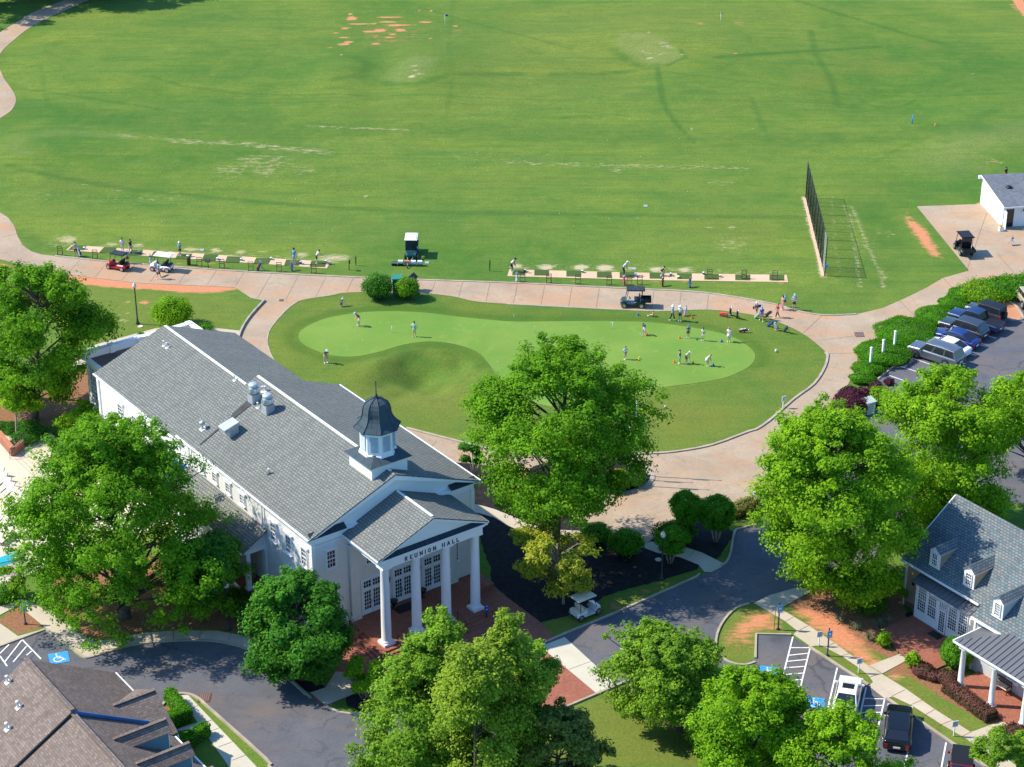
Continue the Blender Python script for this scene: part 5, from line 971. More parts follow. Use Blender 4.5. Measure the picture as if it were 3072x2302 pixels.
def tree(name,label,cat,base,H,rad,hb,mat,shape='oval',clumps=300,per=80,cs=.85,leaf=.26,lumpy=.16,bark='bark',trunk_r=.22,group=None,center=None,lean=(0,0),multi=0,inner=.35,flat=.7,low=.0,solid=False):
    bx,by=base; root=empty(name,(bx,by,0),0,label,cat,group)
    ph=rng.uniform(0,6.28,3); nb=max(7,int(clumps/11)); tb=rng.uniform(low,1,nb)**.85; hb_=rng.uniform(0,6.283,nb)
    rb=SH[shape](tb)*rad*lump(hb_,tb,ph,lumpy)*(inner+(1-inner)*rng.uniform(0,1,nb)**.35)*.90
    B=np.stack([rb*np.cos(hb_),rb*np.sin(hb_),hb+(H-hb)*tb*.96],1); bi=rng.integers(0,nb,clumps)
    if shape=='cone' or solid:
        t=rng.uniform(low,1,clumps); th=rng.uniform(0,6.283,clumps); q=SH[shape](t)*rad*lump(th,t,ph,lumpy)*(inner+(1-inner)*rng.uniform(0,1,clumps)**.45); C=np.stack([q*np.cos(th),q*np.sin(th),hb+(H-hb)*t],1)
    else:
        br=rad*rng.uniform(.20,.36,nb); dv=rng.normal(size=(clumps,3)); dv/=np.linalg.norm(dv,axis=1)[:,None]; C=B[bi]+dv*(br[bi]*rng.uniform(.35,1.05,clumps))[:,None]*np.array([1.1,1.1,.62])
        ex=rng.random(clumps)<.06; C[ex,:2]*=1.12; C[:,2]=np.clip(C[:,2],hb*.75,H)
    t=np.clip((C[:,2]-hb)/(H-hb),0,1); C[:,0]+=lean[0]*C[:,2]/H; C[:,1]+=lean[1]*C[:,2]/H; btint=rng.uniform(-.2,.2,nb)[bi]
    rc=cs*rng.uniform(.65,1.3,clumps)*(1-.35*(t>.85)); ct=rng.uniform(0,1,clumps)
    n=clumps*per; ci=np.repeat(np.arange(clumps),per); d=rng.normal(size=(n,3)); d/=np.linalg.norm(d,axis=1)[:,None]
    u=rng.uniform(0,1,n)**.5; P=C[ci]+d*(rc[ci]*u)[:,None]*np.array([1,1,flat]); P[:,2]+=.12*rc[ci]
    out=C[ci]-np.array([0,0,hb+(H-hb)*.4]); out/=np.linalg.norm(out,axis=1)[:,None]+1e-6
    nm=d*.8+out*.5+np.array([0,0,.6])+rng.normal(0,.45,(n,3)); P[:,2]=np.maximum(P[:,2],.25)
    tint=.3+.4*ct[ci]+btint[ci]+rng.normal(0,.17,n)
    leaf_mesh('crown',P,nm,leaf,tint,mat,root)
    b=MB(); top=hb+(H-hb)*.78
    if multi:
        for i in range(multi):
            a=6.283*i/multi+.5; e=rad*.5; b.tube([(math.cos(a)*.12,math.sin(a)*.12,-.1),(math.cos(a)*(.18+e*.3),math.sin(a)*(.18+e*.3),hb*.6),(math.cos(a)*e,math.sin(a)*e,hb+(H-hb)*.35)],[trunk_r*.6,trunk_r*.5,trunk_r*.25],7)
    else:
        b.tube([(0,0,-.2),(0,0,.25),(lean[0]*.2+.05,lean[1]*.2,hb*.9+.3),(lean[0]*.6-.05,lean[1]*.6+.06,hb+(H-hb)*.45),(lean[0]*.8,lean[1]*.8,top)],[trunk_r*1.5,trunk_r*1.1,trunk_r*.85,trunk_r*.5,.04],9)
        k=min(clumps,int(26+rad*5)); sel=rng.choice(clumps,k,replace=False)
        for i in sel:
            c=Vector(C[i]); z0=max(hb*.7,min(top,c.z-(.35+.25*rng.random())*math.hypot(c.x,c.y)-.3)); s0=Vector((lean[0]*z0/H,lean[1]*z0/H,z0)); md=(s0+c)/2+Vector((0,0,.12*rad*rng.random()))
            b.tube([s0,md,c],[trunk_r*.34,trunk_r*.2,.025],5,cap=False)
    b.build('trunk',MT[bark],root); return root
def T(label,cat,base,topy,lr,mat,name='tree',hbf=.22,dz=0,**kw):
    """base pixel, y pixel of the top, (left,right) crown pixels at its widest"""
    H=height_for(base,topy); x,y,_=G(*base); s=scale_at(base[1]); mid=H*.5
    sc=FPX/((y)*CP-(mid-CAMH)*SP); rad=(lr[1]-lr[0])/2/sc; xc=(lr[0]+lr[1])/2; off=(xc-PIX(x,y,mid)[0])/sc
    return tree(name,label,cat,(x,y),H-kw.get('cs',.85)*.5,rad-kw.get('cs',.85)*.25,H*hbf,mat,lean=(off*1.6 if abs(off)<2.5 else math.copysign(4,off),0),**kw)
T('big dark green tree at the left edge behind the pool terrace','tree',(105,1262),790,(-70,300),'leaf_oak',shape='oval',hbf=.12,clumps=620,per=95,cs=1.0,trunk_r=.35,lumpy=.22)
T('tall green tree cut by the left edge, beyond the dark tree trunk','tree',(10,1190),792,(-120,90),'leaf_oak',hbf=.2,clumps=220,per=90,cs=.95,trunk_r=.3)
T('small bright green tree with grey trunk in the low hedge by the pool stairs','tree',(50,1312),1175,(-20,125),'leaf_bright',hbf=.42,clumps=120,per=60,cs=.5,leaf=.2,trunk_r=.09,bark='pale_bark')
T('light green young tree between the great pool tree and the hall wall','tree',(255,1330),1218,(165,345),'leaf_bright',hbf=.3,clumps=170,per=60,cs=.5,leaf=.22,trunk_r=.1)
T('huge spreading green tree in the straw bed between pool and hall','tree',(375,1850),1250,(10,685),'leaf_oak',shape='dome',hbf=.10,clumps=1400,per=90,cs=.82,leaf=.23,trunk_r=.42,lumpy=.2,inner=.35)
T('bluish green leafy tree against the hall side porch','tree',(610,1862),1560,(520,722),'leaf_deep',shape='oval',hbf=.14,clumps=300,per=80,cs=.7,leaf=.24,trunk_r=.2)
T('round dense maple in front of the hall left of the brick steps','tree',(905,2040),1735,(735,1052),'leaf_deep',shape='round',hbf=.08,clumps=620,per=100,cs=.72,leaf=.25,trunk_r=.2,lumpy=.2)
T('small round bright lime tree with white stems by the front path','tree',(1092,2098),1978,(1035,1155),'leaf_bright',shape='round',hbf=.3,clumps=130,per=70,cs=.42,leaf=.2,trunk_r=.06,bark='pale_bark',multi=4)
T('olive green tree left of the tall conifers at the bottom','tree',(1235,2360),1945,(1055,1430),'leaf_dull',shape='dome',hbf=.06,clumps=620,per=80,cs=.75,leaf=.22,trunk_r=.22,lumpy=.24)
T('feathery green tree close before the porch steps','tree',(1310,2330),1845,(1190,1440),'leaf_dull',shape='oval',hbf=.15,clumps=420,per=80,cs=.65,leaf=.22,trunk_r=.16,lumpy=.2)
T('broad golden green conifer with rounded top, nearer the camera','conifer',(1430,2480),1890,(1255,1600),'leaf_conifer',name='conifer',shape='dome',hbf=.03,clumps=640,per=90,cs=.78,leaf=.22,trunk_r=.22,lumpy=.34,inner=.45,flat=1.0)
T('pointed golden green conifer, tallest by the brick crossing','conifer',(1530,2420),1828,(1400,1660),'leaf_conifer',name='conifer',shape='dome',hbf=.04,clumps=480,per=90,cs=.66,leaf=.21,trunk_r=.2,lumpy=.32,inner=.45,flat=1.0)
T('dull green tree right of the pointed conifer over the brick crossing','tree',(1595,2340),1915,(1500,1690),'leaf_dull',shape='oval',hbf=.2,clumps=330,per=75,cs=.5,leaf=.2,trunk_r=.12)
T('dark blue-green conifer between the golden ones and the magnolia','conifer',(1575,2410),1990,(1500,1670),'leaf_deep',name='conifer',shape='cone',hbf=.04,clumps=260,per=90,cs=.6,leaf=.2,trunk_r=.16,inner=.5,flat=1.1)
T('broad glossy magnolia at the bottom edge with bronze and lime leaves','tree',(1680,2440),2118,(1530,1815),'leaf_magnolia',name='magnolia_tree',shape='round',hbf=.06,clumps=420,per=80,cs=.6,leaf=.27,trunk_r=.2,inner=.5)
T('wide low zelkova with dark trunk on the lawn beside the road','tree',(2042,2188),1898,(1805,2195),'leaf_dull',shape='spread',hbf=.26,clumps=820,per=80,cs=.6,leaf=.2,trunk_r=.24,lumpy=.2,inner=.3)
T('large green tree bottom right, left of the parked white sedan','tree',(2250,2460),1990,(2075,2440),'leaf_bright',shape='oval',hbf=.06,clumps=850,per=85,cs=.68,leaf=.2,trunk_r=.25,lumpy=.22,inner=.3)
T('large green tree bottom right, overhanging the parked black car','tree',(2520,2535),2135,(2310,2710),'leaf_bright',shape='spread',hbf=.08,clumps=800,per=85,cs=.68,leaf=.2,trunk_r=.25,lumpy=.2,inner=.3)
T('slender young tree at the bottom right corner by the pavement','tree',(2975,2360),2168,(2920,3040),'leaf_dull',shape='oval',hbf=.1,clumps=120,per=70,cs=.42,leaf=.18,trunk_r=.08)
T('young tree cut by the bottom right corner of the picture','tree',(3075,2350),2175,(3030,3130),'leaf_dull',shape='oval',hbf=.1,clumps=120,per=70,cs=.42,leaf=.18,trunk_r=.08)
T('large green tree standing centrally between hall and putting green','tree',(1665,1672),1035,(1410,1965),'leaf_oak',shape='oval',hbf=.28,clumps=1000,per=95,cs=.95,leaf=.25,trunk_r=.34,lumpy=.2)
T('yellow green tree above the white cart beside the black mulch','tree',(1690,1812),1590,(1550,1800),'leaf_yellow',shape='vase',hbf=.3,clumps=260,per=75,cs=.55,leaf=.22,trunk_r=.1,lumpy=.26,bark='pale_bark')
T('small crape myrtle with orange stems nearest the hall corner','small tree',(1425,1430),1305,(1375,1463),'leaf_deep',name='crape_myrtle',shape='oval',hbf=.42,clumps=90,per=60,cs=.4,leaf=.2,trunk_r=.12,multi=4,bark='pale_bark',group='crape myrtles in the black mulch')
T('small crape myrtle half hidden by the big central tree','small tree',(1508,1488),1360,(1468,1550),'leaf_oak',name='crape_myrtle',shape='oval',hbf=.42,clumps=90,per=60,cs=.4,leaf=.2,trunk_r=.12,multi=4,bark='pale_bark',group='crape myrtles in the black mulch')
T('huge bright green tree between the road bend and the right house','tree',(2575,1790),1222,(2255,2745),'leaf_bright',shape='oval',hbf=.08,clumps=1300,per=95,cs=.9,leaf=.24,trunk_r=.36,lumpy=.18)
T('tall light green tree behind the right house near the car park','tree',(2800,1600),1115,(2600,3072),'leaf_bright',shape='oval',hbf=.14,clumps=1000,per=90,cs=.9,leaf=.24,trunk_r=.32,lumpy=.24,inner=.25)
T('bright tree at the right edge over the asphalt','tree',(3080,1420),1085,(2960,3200),'leaf_bright',shape='oval',hbf=.2,clumps=300,per=90,cs=.8,leaf=.24,trunk_r=.25)
T('white stemmed small tree, rear left of three near the plaza','small tree',(2062,1612),1475,(2010,2110),'leaf_hedge',name='holly_tree',shape='round',hbf=.36,solid=True,inner=.55,clumps=190,per=80,cs=.42,leaf=.17,trunk_r=.12,multi=6,bark='pale_bark',group='white stemmed trees by the plaza')
T('white stemmed small tree, rear right of three near the plaza','small tree',(2147,1626),1488,(2093,2205),'leaf_hedge',name='holly_tree',shape='round',hbf=.34,solid=True,inner=.55,clumps=190,per=80,cs=.42,leaf=.17,trunk_r=.12,multi=6,bark='pale_bark',group='white stemmed trees by the plaza')
T('white stemmed smaller tree beside the green lamp post','small tree',(2010,1690),1582,(1970,2065),'leaf_hedge',name='holly_tree',shape='round',hbf=.34,solid=True,inner=.55,clumps=150,per=80,cs=.38,leaf=.16,trunk_r=.1,multi=6,bark='pale_bark',group='white stemmed trees by the plaza')
T('large tree off the upper left corner shading the range','tree',(-40,-20),-420,(-160,90),'leaf_deep',hbf=.1,clumps=260,per=60,cs=1.3,leaf=.4,trunk_r=.4)
# wood beyond the upper left corner that shades the far turf
for i,(px,py,h) in enumerate(((-170,50,16),(-50,6,16),(90,4,16),(220,0,15),(340,-8,14),(60,-70,17),(300,-90,16))):
    x,y,_=G(px,py); tree('tree','tall shade tree of the wood beyond the top left corner','tree',(x,y),h,h*.42,h*.15,'leaf_deep',clumps=170,per=50,cs=1.3,leaf=.42,group='wood beyond the top left corner')
# shrubs
def shrub(name,label,c,r,h,mat,z0=0,n=None,leaf=.13,group=None,cat='shrub',rough=.08,rz=0,box=False,stem=True,sq=2.0,local=None,parent=None):
    """c world point, r=(rx,ry) half sizes"""
    o=empty(name,(c[0],c[1],z0),rz,label,cat,group)
    A=2*(r[0]*r[1]*2+h*(r[0]+r[1])*1.2); n=n or int(A*(150 if leaf>.11 else 330)); d=rng.normal(size=(n,3)); d[:,2]=np.abs(d[:,2])*1.0-.25; d/=np.linalg.norm(d,axis=1)[:,None]
    if box:
        m=np.max(np.abs(d)*np.array([1,1,1.0]),axis=1)[:,None]; k=d/m; k=k*.75+.25*d; dd=k
    else: dd=d
    f=(1+rng.normal(0,rough,n)); ph=rng.uniform(0,6,3); f*=1+.05*np.sin(d[:,0]*7+ph[0])+.05*np.sin(d[:,1]*8+ph[1])
    P=dd*np.array([r[0],r[1],h/2*1.05])*f[:,None]; P[:,2]+=h*.48; P[:,2]=np.maximum(P[:,2],.03)
    nm=d+rng.normal(0,.5,(n,3)); tint=.45+.25*np.sin(P[:,0]*3+ph[0])*np.sin(P[:,1]*3+ph[2])+rng.normal(0,.2,n)
    leaf_mesh('foliage',P,nm,leaf,tint,mat,o,aspect=.8)
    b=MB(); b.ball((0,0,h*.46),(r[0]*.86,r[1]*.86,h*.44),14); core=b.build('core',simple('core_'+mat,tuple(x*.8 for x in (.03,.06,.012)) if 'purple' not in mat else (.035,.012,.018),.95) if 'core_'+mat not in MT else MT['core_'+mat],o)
    if box:
        for v in core.data.vertices:
            q=Vector(v.co)-Vector((0,0,h*.46)); e=Vector((q.x/(r[0]*.86),q.y/(r[1]*.86),q.z/(h*.44))); m=max(abs(e.x),abs(e.y),abs(e.z),1e-6); e=e/m*.8+e*.2; v.co=Vector((e.x*r[0]*.84,e.y*r[1]*.84,e.z*h*.42+h*.46))
    return o
def sh(label,px,rpx,h,mat,name='shrub',**kw):   # pixel of base centre, half width in px
    r=rpx/scale_at(px[1]); return shrub(name,label,G(*px),(r,r*kw.pop('ry',1)),h,mat,**kw)
sh('large clipped dark green ball bush left of the green utility box',N('6',1032,930),43,2.6,'leaf_deep',leaf=.14,group='ball bushes beside the cart path')
sh('smaller clipped ball bush right of the green utility box',N('6',1275,930),35,2.25,'leaf_oak',leaf=.14,group='ball bushes beside the cart path')
sh('rounded bright green bush behind the far end of the hall',N('5',1435,1160),54,2.9,'leaf_bright',leaf=.16,rough=.12)
sh('low leafy bush at the hall parapet corner',N('5',1695,1215),24,.9,'leaf_hedge',leaf=.15,rough=.2); sh('tiny round bush on the pavement edge behind the hall',N('5',1172,1262),12,.7,'leaf_hedge')
sh('round lime green bush in the black mulch near the plaza',N('c',985,1500),48,2.1,'leaf_hedge',leaf=.14,rough=.1)
sh('dark rounded bush in the shade under the white stemmed trees',N('c',1390,1370),62,1.5,'leaf_deep',ry=.6)
sh('small green bush behind the lime ball under the central tree',N('c',740,1390),45,1.5,'leaf_hedge'); sh('yellow green bush among the flag bed shrubs',N('c',960,900),30,1.2,'leaf_yellow'); sh('dark bush in the flag bed by the kerb',N('c',1040,920),40,1.1,'leaf_deep'); sh('tall dark bush in the flag bed',N('c',900,960),40,1.3,'leaf_deep')
x,y,_=GN('c',1965,1160); shrub('hedge','clipped olive hedge beside the plaza and a white box',(x,y,0),(1.75,.75),1.1,'leaf_olive',rz=R(36),box=True,cat='hedge')
# juniper mounds along the car park
for i,(k,x,y,rx,ry,h,lab) in enumerate((('8',1230,1250,90,60,1.3,'broadest bright juniper mound beside the cart path junction'),('8',1040,1420,76,52,1.2,'bright juniper mound pierced by three white posts'),('8',1480,1110,58,40,1.1,'juniper mound below the noses of the two lowest dark cars'),('8',1620,1000,42,28,1.0,'juniper mound in front of the blue pickup'),('8',1690,930,40,26,1.0,'juniper mound left of the shaggy hedge by the jeep'),('8',910,1540,44,26,.9,'small juniper mound below the post mound'),('8',870,1620,40,20,.8,'small low juniper strip nearest the purple bush'))):
    wx,wy,_=GN(k,x,y); s=scale_at(N(k,x,y)[1]); shrub('juniper_mound',lab,(wx,wy,0),(rx/s,ry/s*1.9*.8),h,'leaf_hedge',rz=R(-12),group='juniper mounds by the car park',leaf=.11,rough=.05)
for i,(x,y,r,lab) in enumerate(((1850,930,52,'shaggy yellow green hedge clump in front of the dark jeep'),(2000,900,48,'shaggy hedge clump above the dark jeep roof'),(2130,880,45,'hedge clump left of the tan jeep'),(2260,860,40,'hedge clump cut by the right edge near the tan jeep'))):
    wx,wy,_=GN('8',x,y); shrub('hedge_clump',lab,(wx,wy,0),(r/26,r/26*1.2),1.5,'leaf_bright' if i<1 else 'leaf_hedge',group='shaggy hedge above the parked cars',leaf=.15,rough=.16)
sh('large purple leaved bush by the cart path bend',N('d',780,300),46,1.9,'leaf_purple',ry=1.3,leaf=.14); sh('medium purple bush behind the large purple one',N('d',870,240),28,1.4,'leaf_purple',leaf=.14); sh('round purple bush beside the juniper strip',N('d',982,165),21,1.1,'leaf_purple'); sh('small purple bush near the parking bay end',N('d',1090,100),15,.7,'leaf_purple')
sh('light green bush among the purple bushes and the utility box',N('d',1010,260),36,1.7,'leaf_bright')
# hedges by the cottage
def hedge(label,pts,w,h,mat='leaf_hedge',group=None):
    """a clipped hedge run along world points: one thing"""
    o=empty('hedge',(pts[0][0],pts[0][1],0),0,label,'hedge',group); Ps=[];Ns=[]; b=MB(); p0=Vector((pts[0][0],pts[0][1],0))
    for a,c in zip(pts[:-1],pts[1:]):
        a,c=Vector((a[0],a[1],0))-p0,Vector((c[0],c[1],0))-p0; L=(c-a).length; d=(c-a)/L; q=Vector((-d.y,d.x,0)); a=a-d*w*.4; c=c+d*w*.4; L+=w*.8
        b.add([a-q*w*.42,c-q*w*.42,c+q*w*.42,a+q*w*.42]+[v+Vector((0,0,h*.9)) for v in (a-q*w*.4,c-q*w*.4,c+q*w*.4,a+q*w*.4)],[(4,5,6,7),(0,1,5,4),(1,2,6,5),(2,3,7,6),(3,0,4,7)])
        n=int((L*w+2*L*h+2*w*h)*170); s=rng.uniform(0,L,n); t=rng.uniform(-1,1,n); z=rng.uniform(0.03,1,n); face=rng.integers(0,5,n)
        t=np.where(face==0,1,np.where(face==1,-1,t)); z=np.where((face==2)|(face==3),1.0,z); s=np.where((face==4),np.where(rng.random(n)<.5,0,L),s)
        P=np.array(a)[None]+np.array(d)[None]*s[:,None]+np.array(q)[None]*(t*w/2*(1-.12*z**3))[:,None]; P[:,2]+=z*h; P+=rng.normal(0,.035,P.shape); Ps.append(P)
        N_=np.array(q)[None]*t[:,None]+np.array([0,0,1.0])*z[:,None]**4; Ns.append(N_+rng.normal(0,.5,P.shape))
    P=np.vstack(Ps); leaf_mesh('foliage',P,np.vstack(Ns),.13,.5+.2*np.sin(P[:,0]*3)+rng.normal(0,.2,len(P)),mat,o,aspect=.8)
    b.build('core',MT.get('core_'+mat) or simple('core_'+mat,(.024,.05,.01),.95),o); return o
hedge('clipped L shaped bright hedge around the red straw bed by the cottage',[GN('e',*p)[:2] for p in ((1420,1125),(1545,1275),(1420,1320),(1400,1325))],.85,1.15)
hedge('clipped bright hedge nearer the cottage dormers, along the pavement',[GN('e',*p)[:2] for p in ((1430,1460),(1540,1500),(1690,1400))],.85,1.0)
hedge('long clipped purple hedge before the porch columns of the right house',[GN('h',*p)[:2] for p in ((1610,1040),(1900,1250))],1.15,.85,'leaf_purplebrown')
sh('low purple brown shrub left of the brick patio step',N('h',1370,880),32,.7,'leaf_purplebrown',ry=1.2); sh('purple brown shrub below the clipped topiary ball',N('h',1570,940),34,.7,'leaf_purplebrown'); sh('purple brown shrub between patio step and long purple hedge',N('h',1450,930),22,.6,'leaf_purplebrown'); sh('purple brown shrub at the pavement near the bottom right',N('h',2130,1400),36,.8,'leaf_purplebrown')
sh('large clipped round topiary bush between patio and porch',N('h',1640,830),48,2.5,'leaf_hedge',leaf=.13,rough=.03)
sh('dark clipped bush under the huge bright tree',N('h',920,370),52,1.7,'leaf_deep')
for x,y,lab in ((1045,660,'small leafy yellow green bush at the near patio corner'),(1285,830,'small leafy upright bush between pavement and patio')): sh(lab,N('h',x,y),17,1.15,'leaf_bright',leaf=.18,rough=.22,n=900)
for x,y,r,lab in ((920,600,22,'largest tuft of ornamental grass in the straw bed'),(820,520,16,'tuft of ornamental grass in the shade nearer the tree'),(680,450,18,'tuft of ornamental grass near the pavement side'),(1010,500,20,'tuft of ornamental grass toward the sunroom wall'),(1080,460,15,'tuft of ornamental grass close to the brick patio')):
    wx,wy,_=GN('h',x,y); o=empty('grass_tuft',(wx,wy,0),0,lab,'ornamental grass','ornamental grass tufts by the right house'); b=MB()
    for i in range(90):
        a=random.uniform(0,6.28); q=random.uniform(.25,.75)*r/18; w=.015; z=random.uniform(.5,.9); p1=Vector((math.cos(a)*q*.45,math.sin(a)*q*.45,z*.8)); p2=Vector((math.cos(a)*q,math.sin(a)*q,z*.55)); s_=Vector((-math.sin(a)*w,math.cos(a)*w,0)); b.add([-s_,s_,p1+s_,p1-s_,p2],[(0,1,2,3),(3,2,4)])
    if 'blade' not in MT: simple('blade',(.13,.17,.08),.8)
    b.build('blades',MT['blade'],o)
for k,x,y,r,h,lab in (('a',90,490,30,.9,'dark ball bush at the left end of the hedge row by the pool stairs'),('a',15,480,24,.9,'dark ball bush cut by the left edge near the pool stairs'),('a',205,480,34,.9,'dark bush behind the hedge row by the pool terrace'),('a',260,485,30,.8,'dark bush right of its twin behind the terrace hedge'),('a',215,570,40,1.0,'clipped dark bush above the brick stair wall'),('a',315,535,34,1.0,'rightmost dark bush of the terrace hedge row'),('a',870,330,30,2.6,'big dark bush at the far left corner of the hall'),('a',880,400,24,2.2,'dark bush at the hall wall below the taller one')):
    sh(lab,N(k,x,y),r,h,'leaf_magnolia' if h>2 else 'leaf_deep')
for k,x,y,r,h,m_,lab in (('e',40,270,40,1.3,'leaf_hedge','clipped green bush at the left edge by the pavement'),('e',2050,400,40,1.2,'leaf_deep','dark bush in the shade beside the lamp post'),('e',1960,330,50,1.4,'leaf_deep','large dark bush below the hall side porch'),('e',2120,330,36,1.1,'leaf_deep','dark bush along the brick ramp'),('f',60,520,50,1.2,'leaf_deep','dark bush hidden behind the maple at the hall corner')):
    sh(lab,N(k,x,y),r,h,m_)
T('airy small tree with pale stems at the left edge by the pool fence','small tree',N('e',90,250),1700,(-10,80),'leaf_dull',shape='vase',hbf=.25,clumps=90,per=45,cs=.4,leaf=.18,trunk_r=.08,multi=5,bark='pale_bark')
# round clipped hedge around the bottom tree
x,y,_=GN('g',1640,1530); hedge('dark clipped curved hedge under the bottom right trees',[GN('g',*p)[:2] for p in ((1540,1350),(1590,1480),(1680,1570),(1800,1680))],1.0,1.0,'leaf_hedge')
# ================= VEHICLES =================
def wheel(parent,x,y,r,w,side,rim='steel',name='wheel'):
    o=bpy.data.objects.new(name,None); link(o,parent); o.location=(x,y,r); o.empty_display_size=.2; CH.setdefault(parent.name,[]).append(o)
    o.rotation_euler=(R(90),0,0)
    MB().lathe([(r*.6,-w/2),(r*.93,-w/2),(r,-w*.3),(r,w*.3),(r*.93,w/2),(r*.6,w/2)],n=18).build('tyre',MT['black_rubber'],o)
    b=MB(); s=-side; z0=s*w*.5
    b.lathe([(r*.6,z0-.015*1),(r*.6,z0+.01),(r*.3,z0-.01*s)],n=18,m=0)
    for i in range(5):
        a=i*R(72); b.bar((0,0,z0+s*.012),(r*.56*math.cos(a),r*.56*math.sin(a),z0+s*.012),r*.17,.03,m=0)
    b.build('rim',MT[rim],o); return o
def loft(b,st,m=0,smooth=True):
    """st: list of rings (each a list of points)"""
    k=len(st[0]); vs=[p for r_ in st for p in r_]; fs=[]
    for i in range(len(st)-1):
        for j in range(k): fs.append((i*k+j,i*k+(j+1)%k,(i+1)*k+(j+1)%k,(i+1)*k+j))
    fs.append(tuple(range(k))[::-1]); fs.append(tuple((len(st)-1)*k+j for j in range(k))); b.add(vs,fs,m); 
def panel(q,inset,off):
    q=[Vector(p) for p in q]; c=sum(q,Vector())/len(q); n=(q[1]-q[0]).cross(q[2]-q[0]).normalized()
    return [c+(p-c)*(1-inset)+n*off for p in q]
def car(name,label,cat,c,head,body,L,Wd,st,gh,col,r=.33,wb=(1.35,-1.35),roof=None,group=None,extras=None,rim='steel',metal=.3):
    """st: [(x,zlow,zhigh,halfwidth)] front..rear ; gh: (x0,x1,x2,x3,zb,zt,hwb,hwt)"""
    o=empty(name,(c[0],c[1],.02),head,label,cat,group); P=paint(col,metal); b=MB(); rings=[]
    for x,zl,zh,hw in st: rings.append([(x,-hw*.9,zl),(x,-hw,zl+.14),(x,-hw*1.0,zh-.16),(x,-hw*.9,zh-.02),(x,-hw*.45,zh+.02),(x,hw*.45,zh+.02),(x,hw*.9,zh-.02),(x,hw,zh-.16),(x,hw,zl+.14),(x,hw*.9,zl)])
    loft(b,rings)
    x0,x1,x2,x3,zb,zt,hb,ht=gh
    A=[(x0,-hb,zb),(x0,hb,zb)]; B=[(x1,-ht,zt),(x1,ht,zt)]; C_=[(x2,-ht,zt-.02),(x2,ht,zt-.02)]; D=[(x3,-hb,zb),(x3,hb,zb)]
    vs=A+B+C_+D+[(x1*.5+x2*.5,-ht*.98,zt+.045),(x1*.5+x2*.5,ht*.98,zt+.045)]
    b.add(vs,[(0,1,3,2),(2,3,9,8),(8,9,5,4),(4,5,7,6),(0,2,8,4,6),(1,7,5,9,3)])
    bo=b.build('body',P,o); bv=bo.modifiers.new('Bevel','BEVEL'); bv.width=.07; bv.segments=3; bv.limit_method='ANGLE'; bv.angle_limit=R(18); bv.harden_normals=True
    for pl in bo.data.polygons: pl.use_smooth=True
    if roof: MB().add([(x1-.02,-ht,zt+.012),(x1-.02,ht,zt+.012),(x2+.02,ht,zt-.005),(x2+.02,-ht,zt-.005),((x1+x2)/2,-ht,zt+.06),((x1+x2)/2,ht,zt+.06)],[(3,4,5,2),(4,0,1,5)]).build('roof',roof if not isinstance(roof,str) else MT[roof],o)
    g=MT['glass_dark']
    MB().add(panel([A[0],A[1],B[1],B[0]],.10,.012),[(0,1,2,3)]).build('windshield',g,o)
    MB().add(panel([C_[0],C_[1],D[1],D[0]],.12,.012),[(0,1,2,3)]).build('rear_window',g,o)
    for s in (-1,1):
        y=lambda z:(hb+(ht-hb)*(z-zb)/(zt-zb))*s+.012*s
        xa=lambda z:x0+(x1-x0)*(z-zb)/(zt-zb); xd=lambda z:x3+(x2-x3)*(z-zb)/(zt-zb); z0,z1=zb+.06,zt-.09; xm=(x1+x2)/2+.1; n=2 if (x1-x3)<2.6 else 3
        xs=np.linspace(0,1,n+1)
        for i in range(n):
            f0,f1=xs[i]+(.04 if i==0 else .02),xs[i+1]-(.06 if i==n-1 else .02)
            q=[(xa(z0)+(xd(z0)-xa(z0))*f0,y(z0),z0),(xa(z0)+(xd(z0)-xa(z0))*f1,y(z0),z0),(xa(z1)+(xd(z1)-xa(z1))*f1,y(z1),z1),(xa(z1)+(xd(z1)-xa(z1))*f0,y(z1),z1)]
            MB().add(q,[(0,1,2,3) if s<0 else (3,2,1,0)]).build('side_window',g,o)
        MB().box((x0-.25,s*(hb+.13),zb+.06),(.12,.2,.14)).build('mirror',P,o)
        f=st[0]; MB().box((st[1][0]-.03,s*st[1][3]*.80,st[1][2]-.17),(.32,.34,.15)).build('headlight',MT['lamp_glass'],o)
        e=st[-1]; MB().box((e[0]+.04,s*e[3]*.86,e[2]-.22),(.16,.2,.3)).build('tail_light',MT.get('tail_red') or simple('tail_red',(.4,.01,.01),.3),o)
        for xw in wb:
            MB().lathe([(r*1.16,-.01),(r*1.16,.012)],n=18).build('wheel_arch',MT['black'],o,(xw,s*(Wd/2-.004),r*1.02),(R(90),0,0))
            wheel(o,xw,s*(Wd/2-.08),r,.22,s,rim)
    MB().box((st[0][0]+.01,0,.42),(.08,st[0][3]*1.5,.2)).build('grille',MT['black'],o)
    MB().box((st[-1][0]-.015,0,st[-1][2]-.32),(.03,.5,.14)).build('number_plate',MT['sign_white'],o)
    if extras: extras(o,P)
    return o
SUV_ST=lambda L,H:[(L/2,.35,.80,.78),(L/2-.18,.25,H-.06,.92),(L/2-1.2,.22,H,.98),(L/2-1.45,.22,H+.03,.99),(-L/2+.5,.22,H+.04,.99),(-L/2+.08,.26,H,.97),(-L/2,.4,H-.15,.88)]
def rails(o,P):
    for s in (-1,1): MB().bar((.7,s*.66,1.93),(-1.9,s*.66,1.93),.05).build('roof_rail',MT['steel'],o)
w1,w2=GN('8',1318,1425),GN('8',1555,1503); hd=math.atan2(w1[1]-w2[1],w1[0]-w2[0]); dvec=Vector((math.cos(hd),math.sin(hd),0)); nvec=Vector((-dvec.y,dvec.x,0))*-1
if nvec.y<0: nvec=-nvec
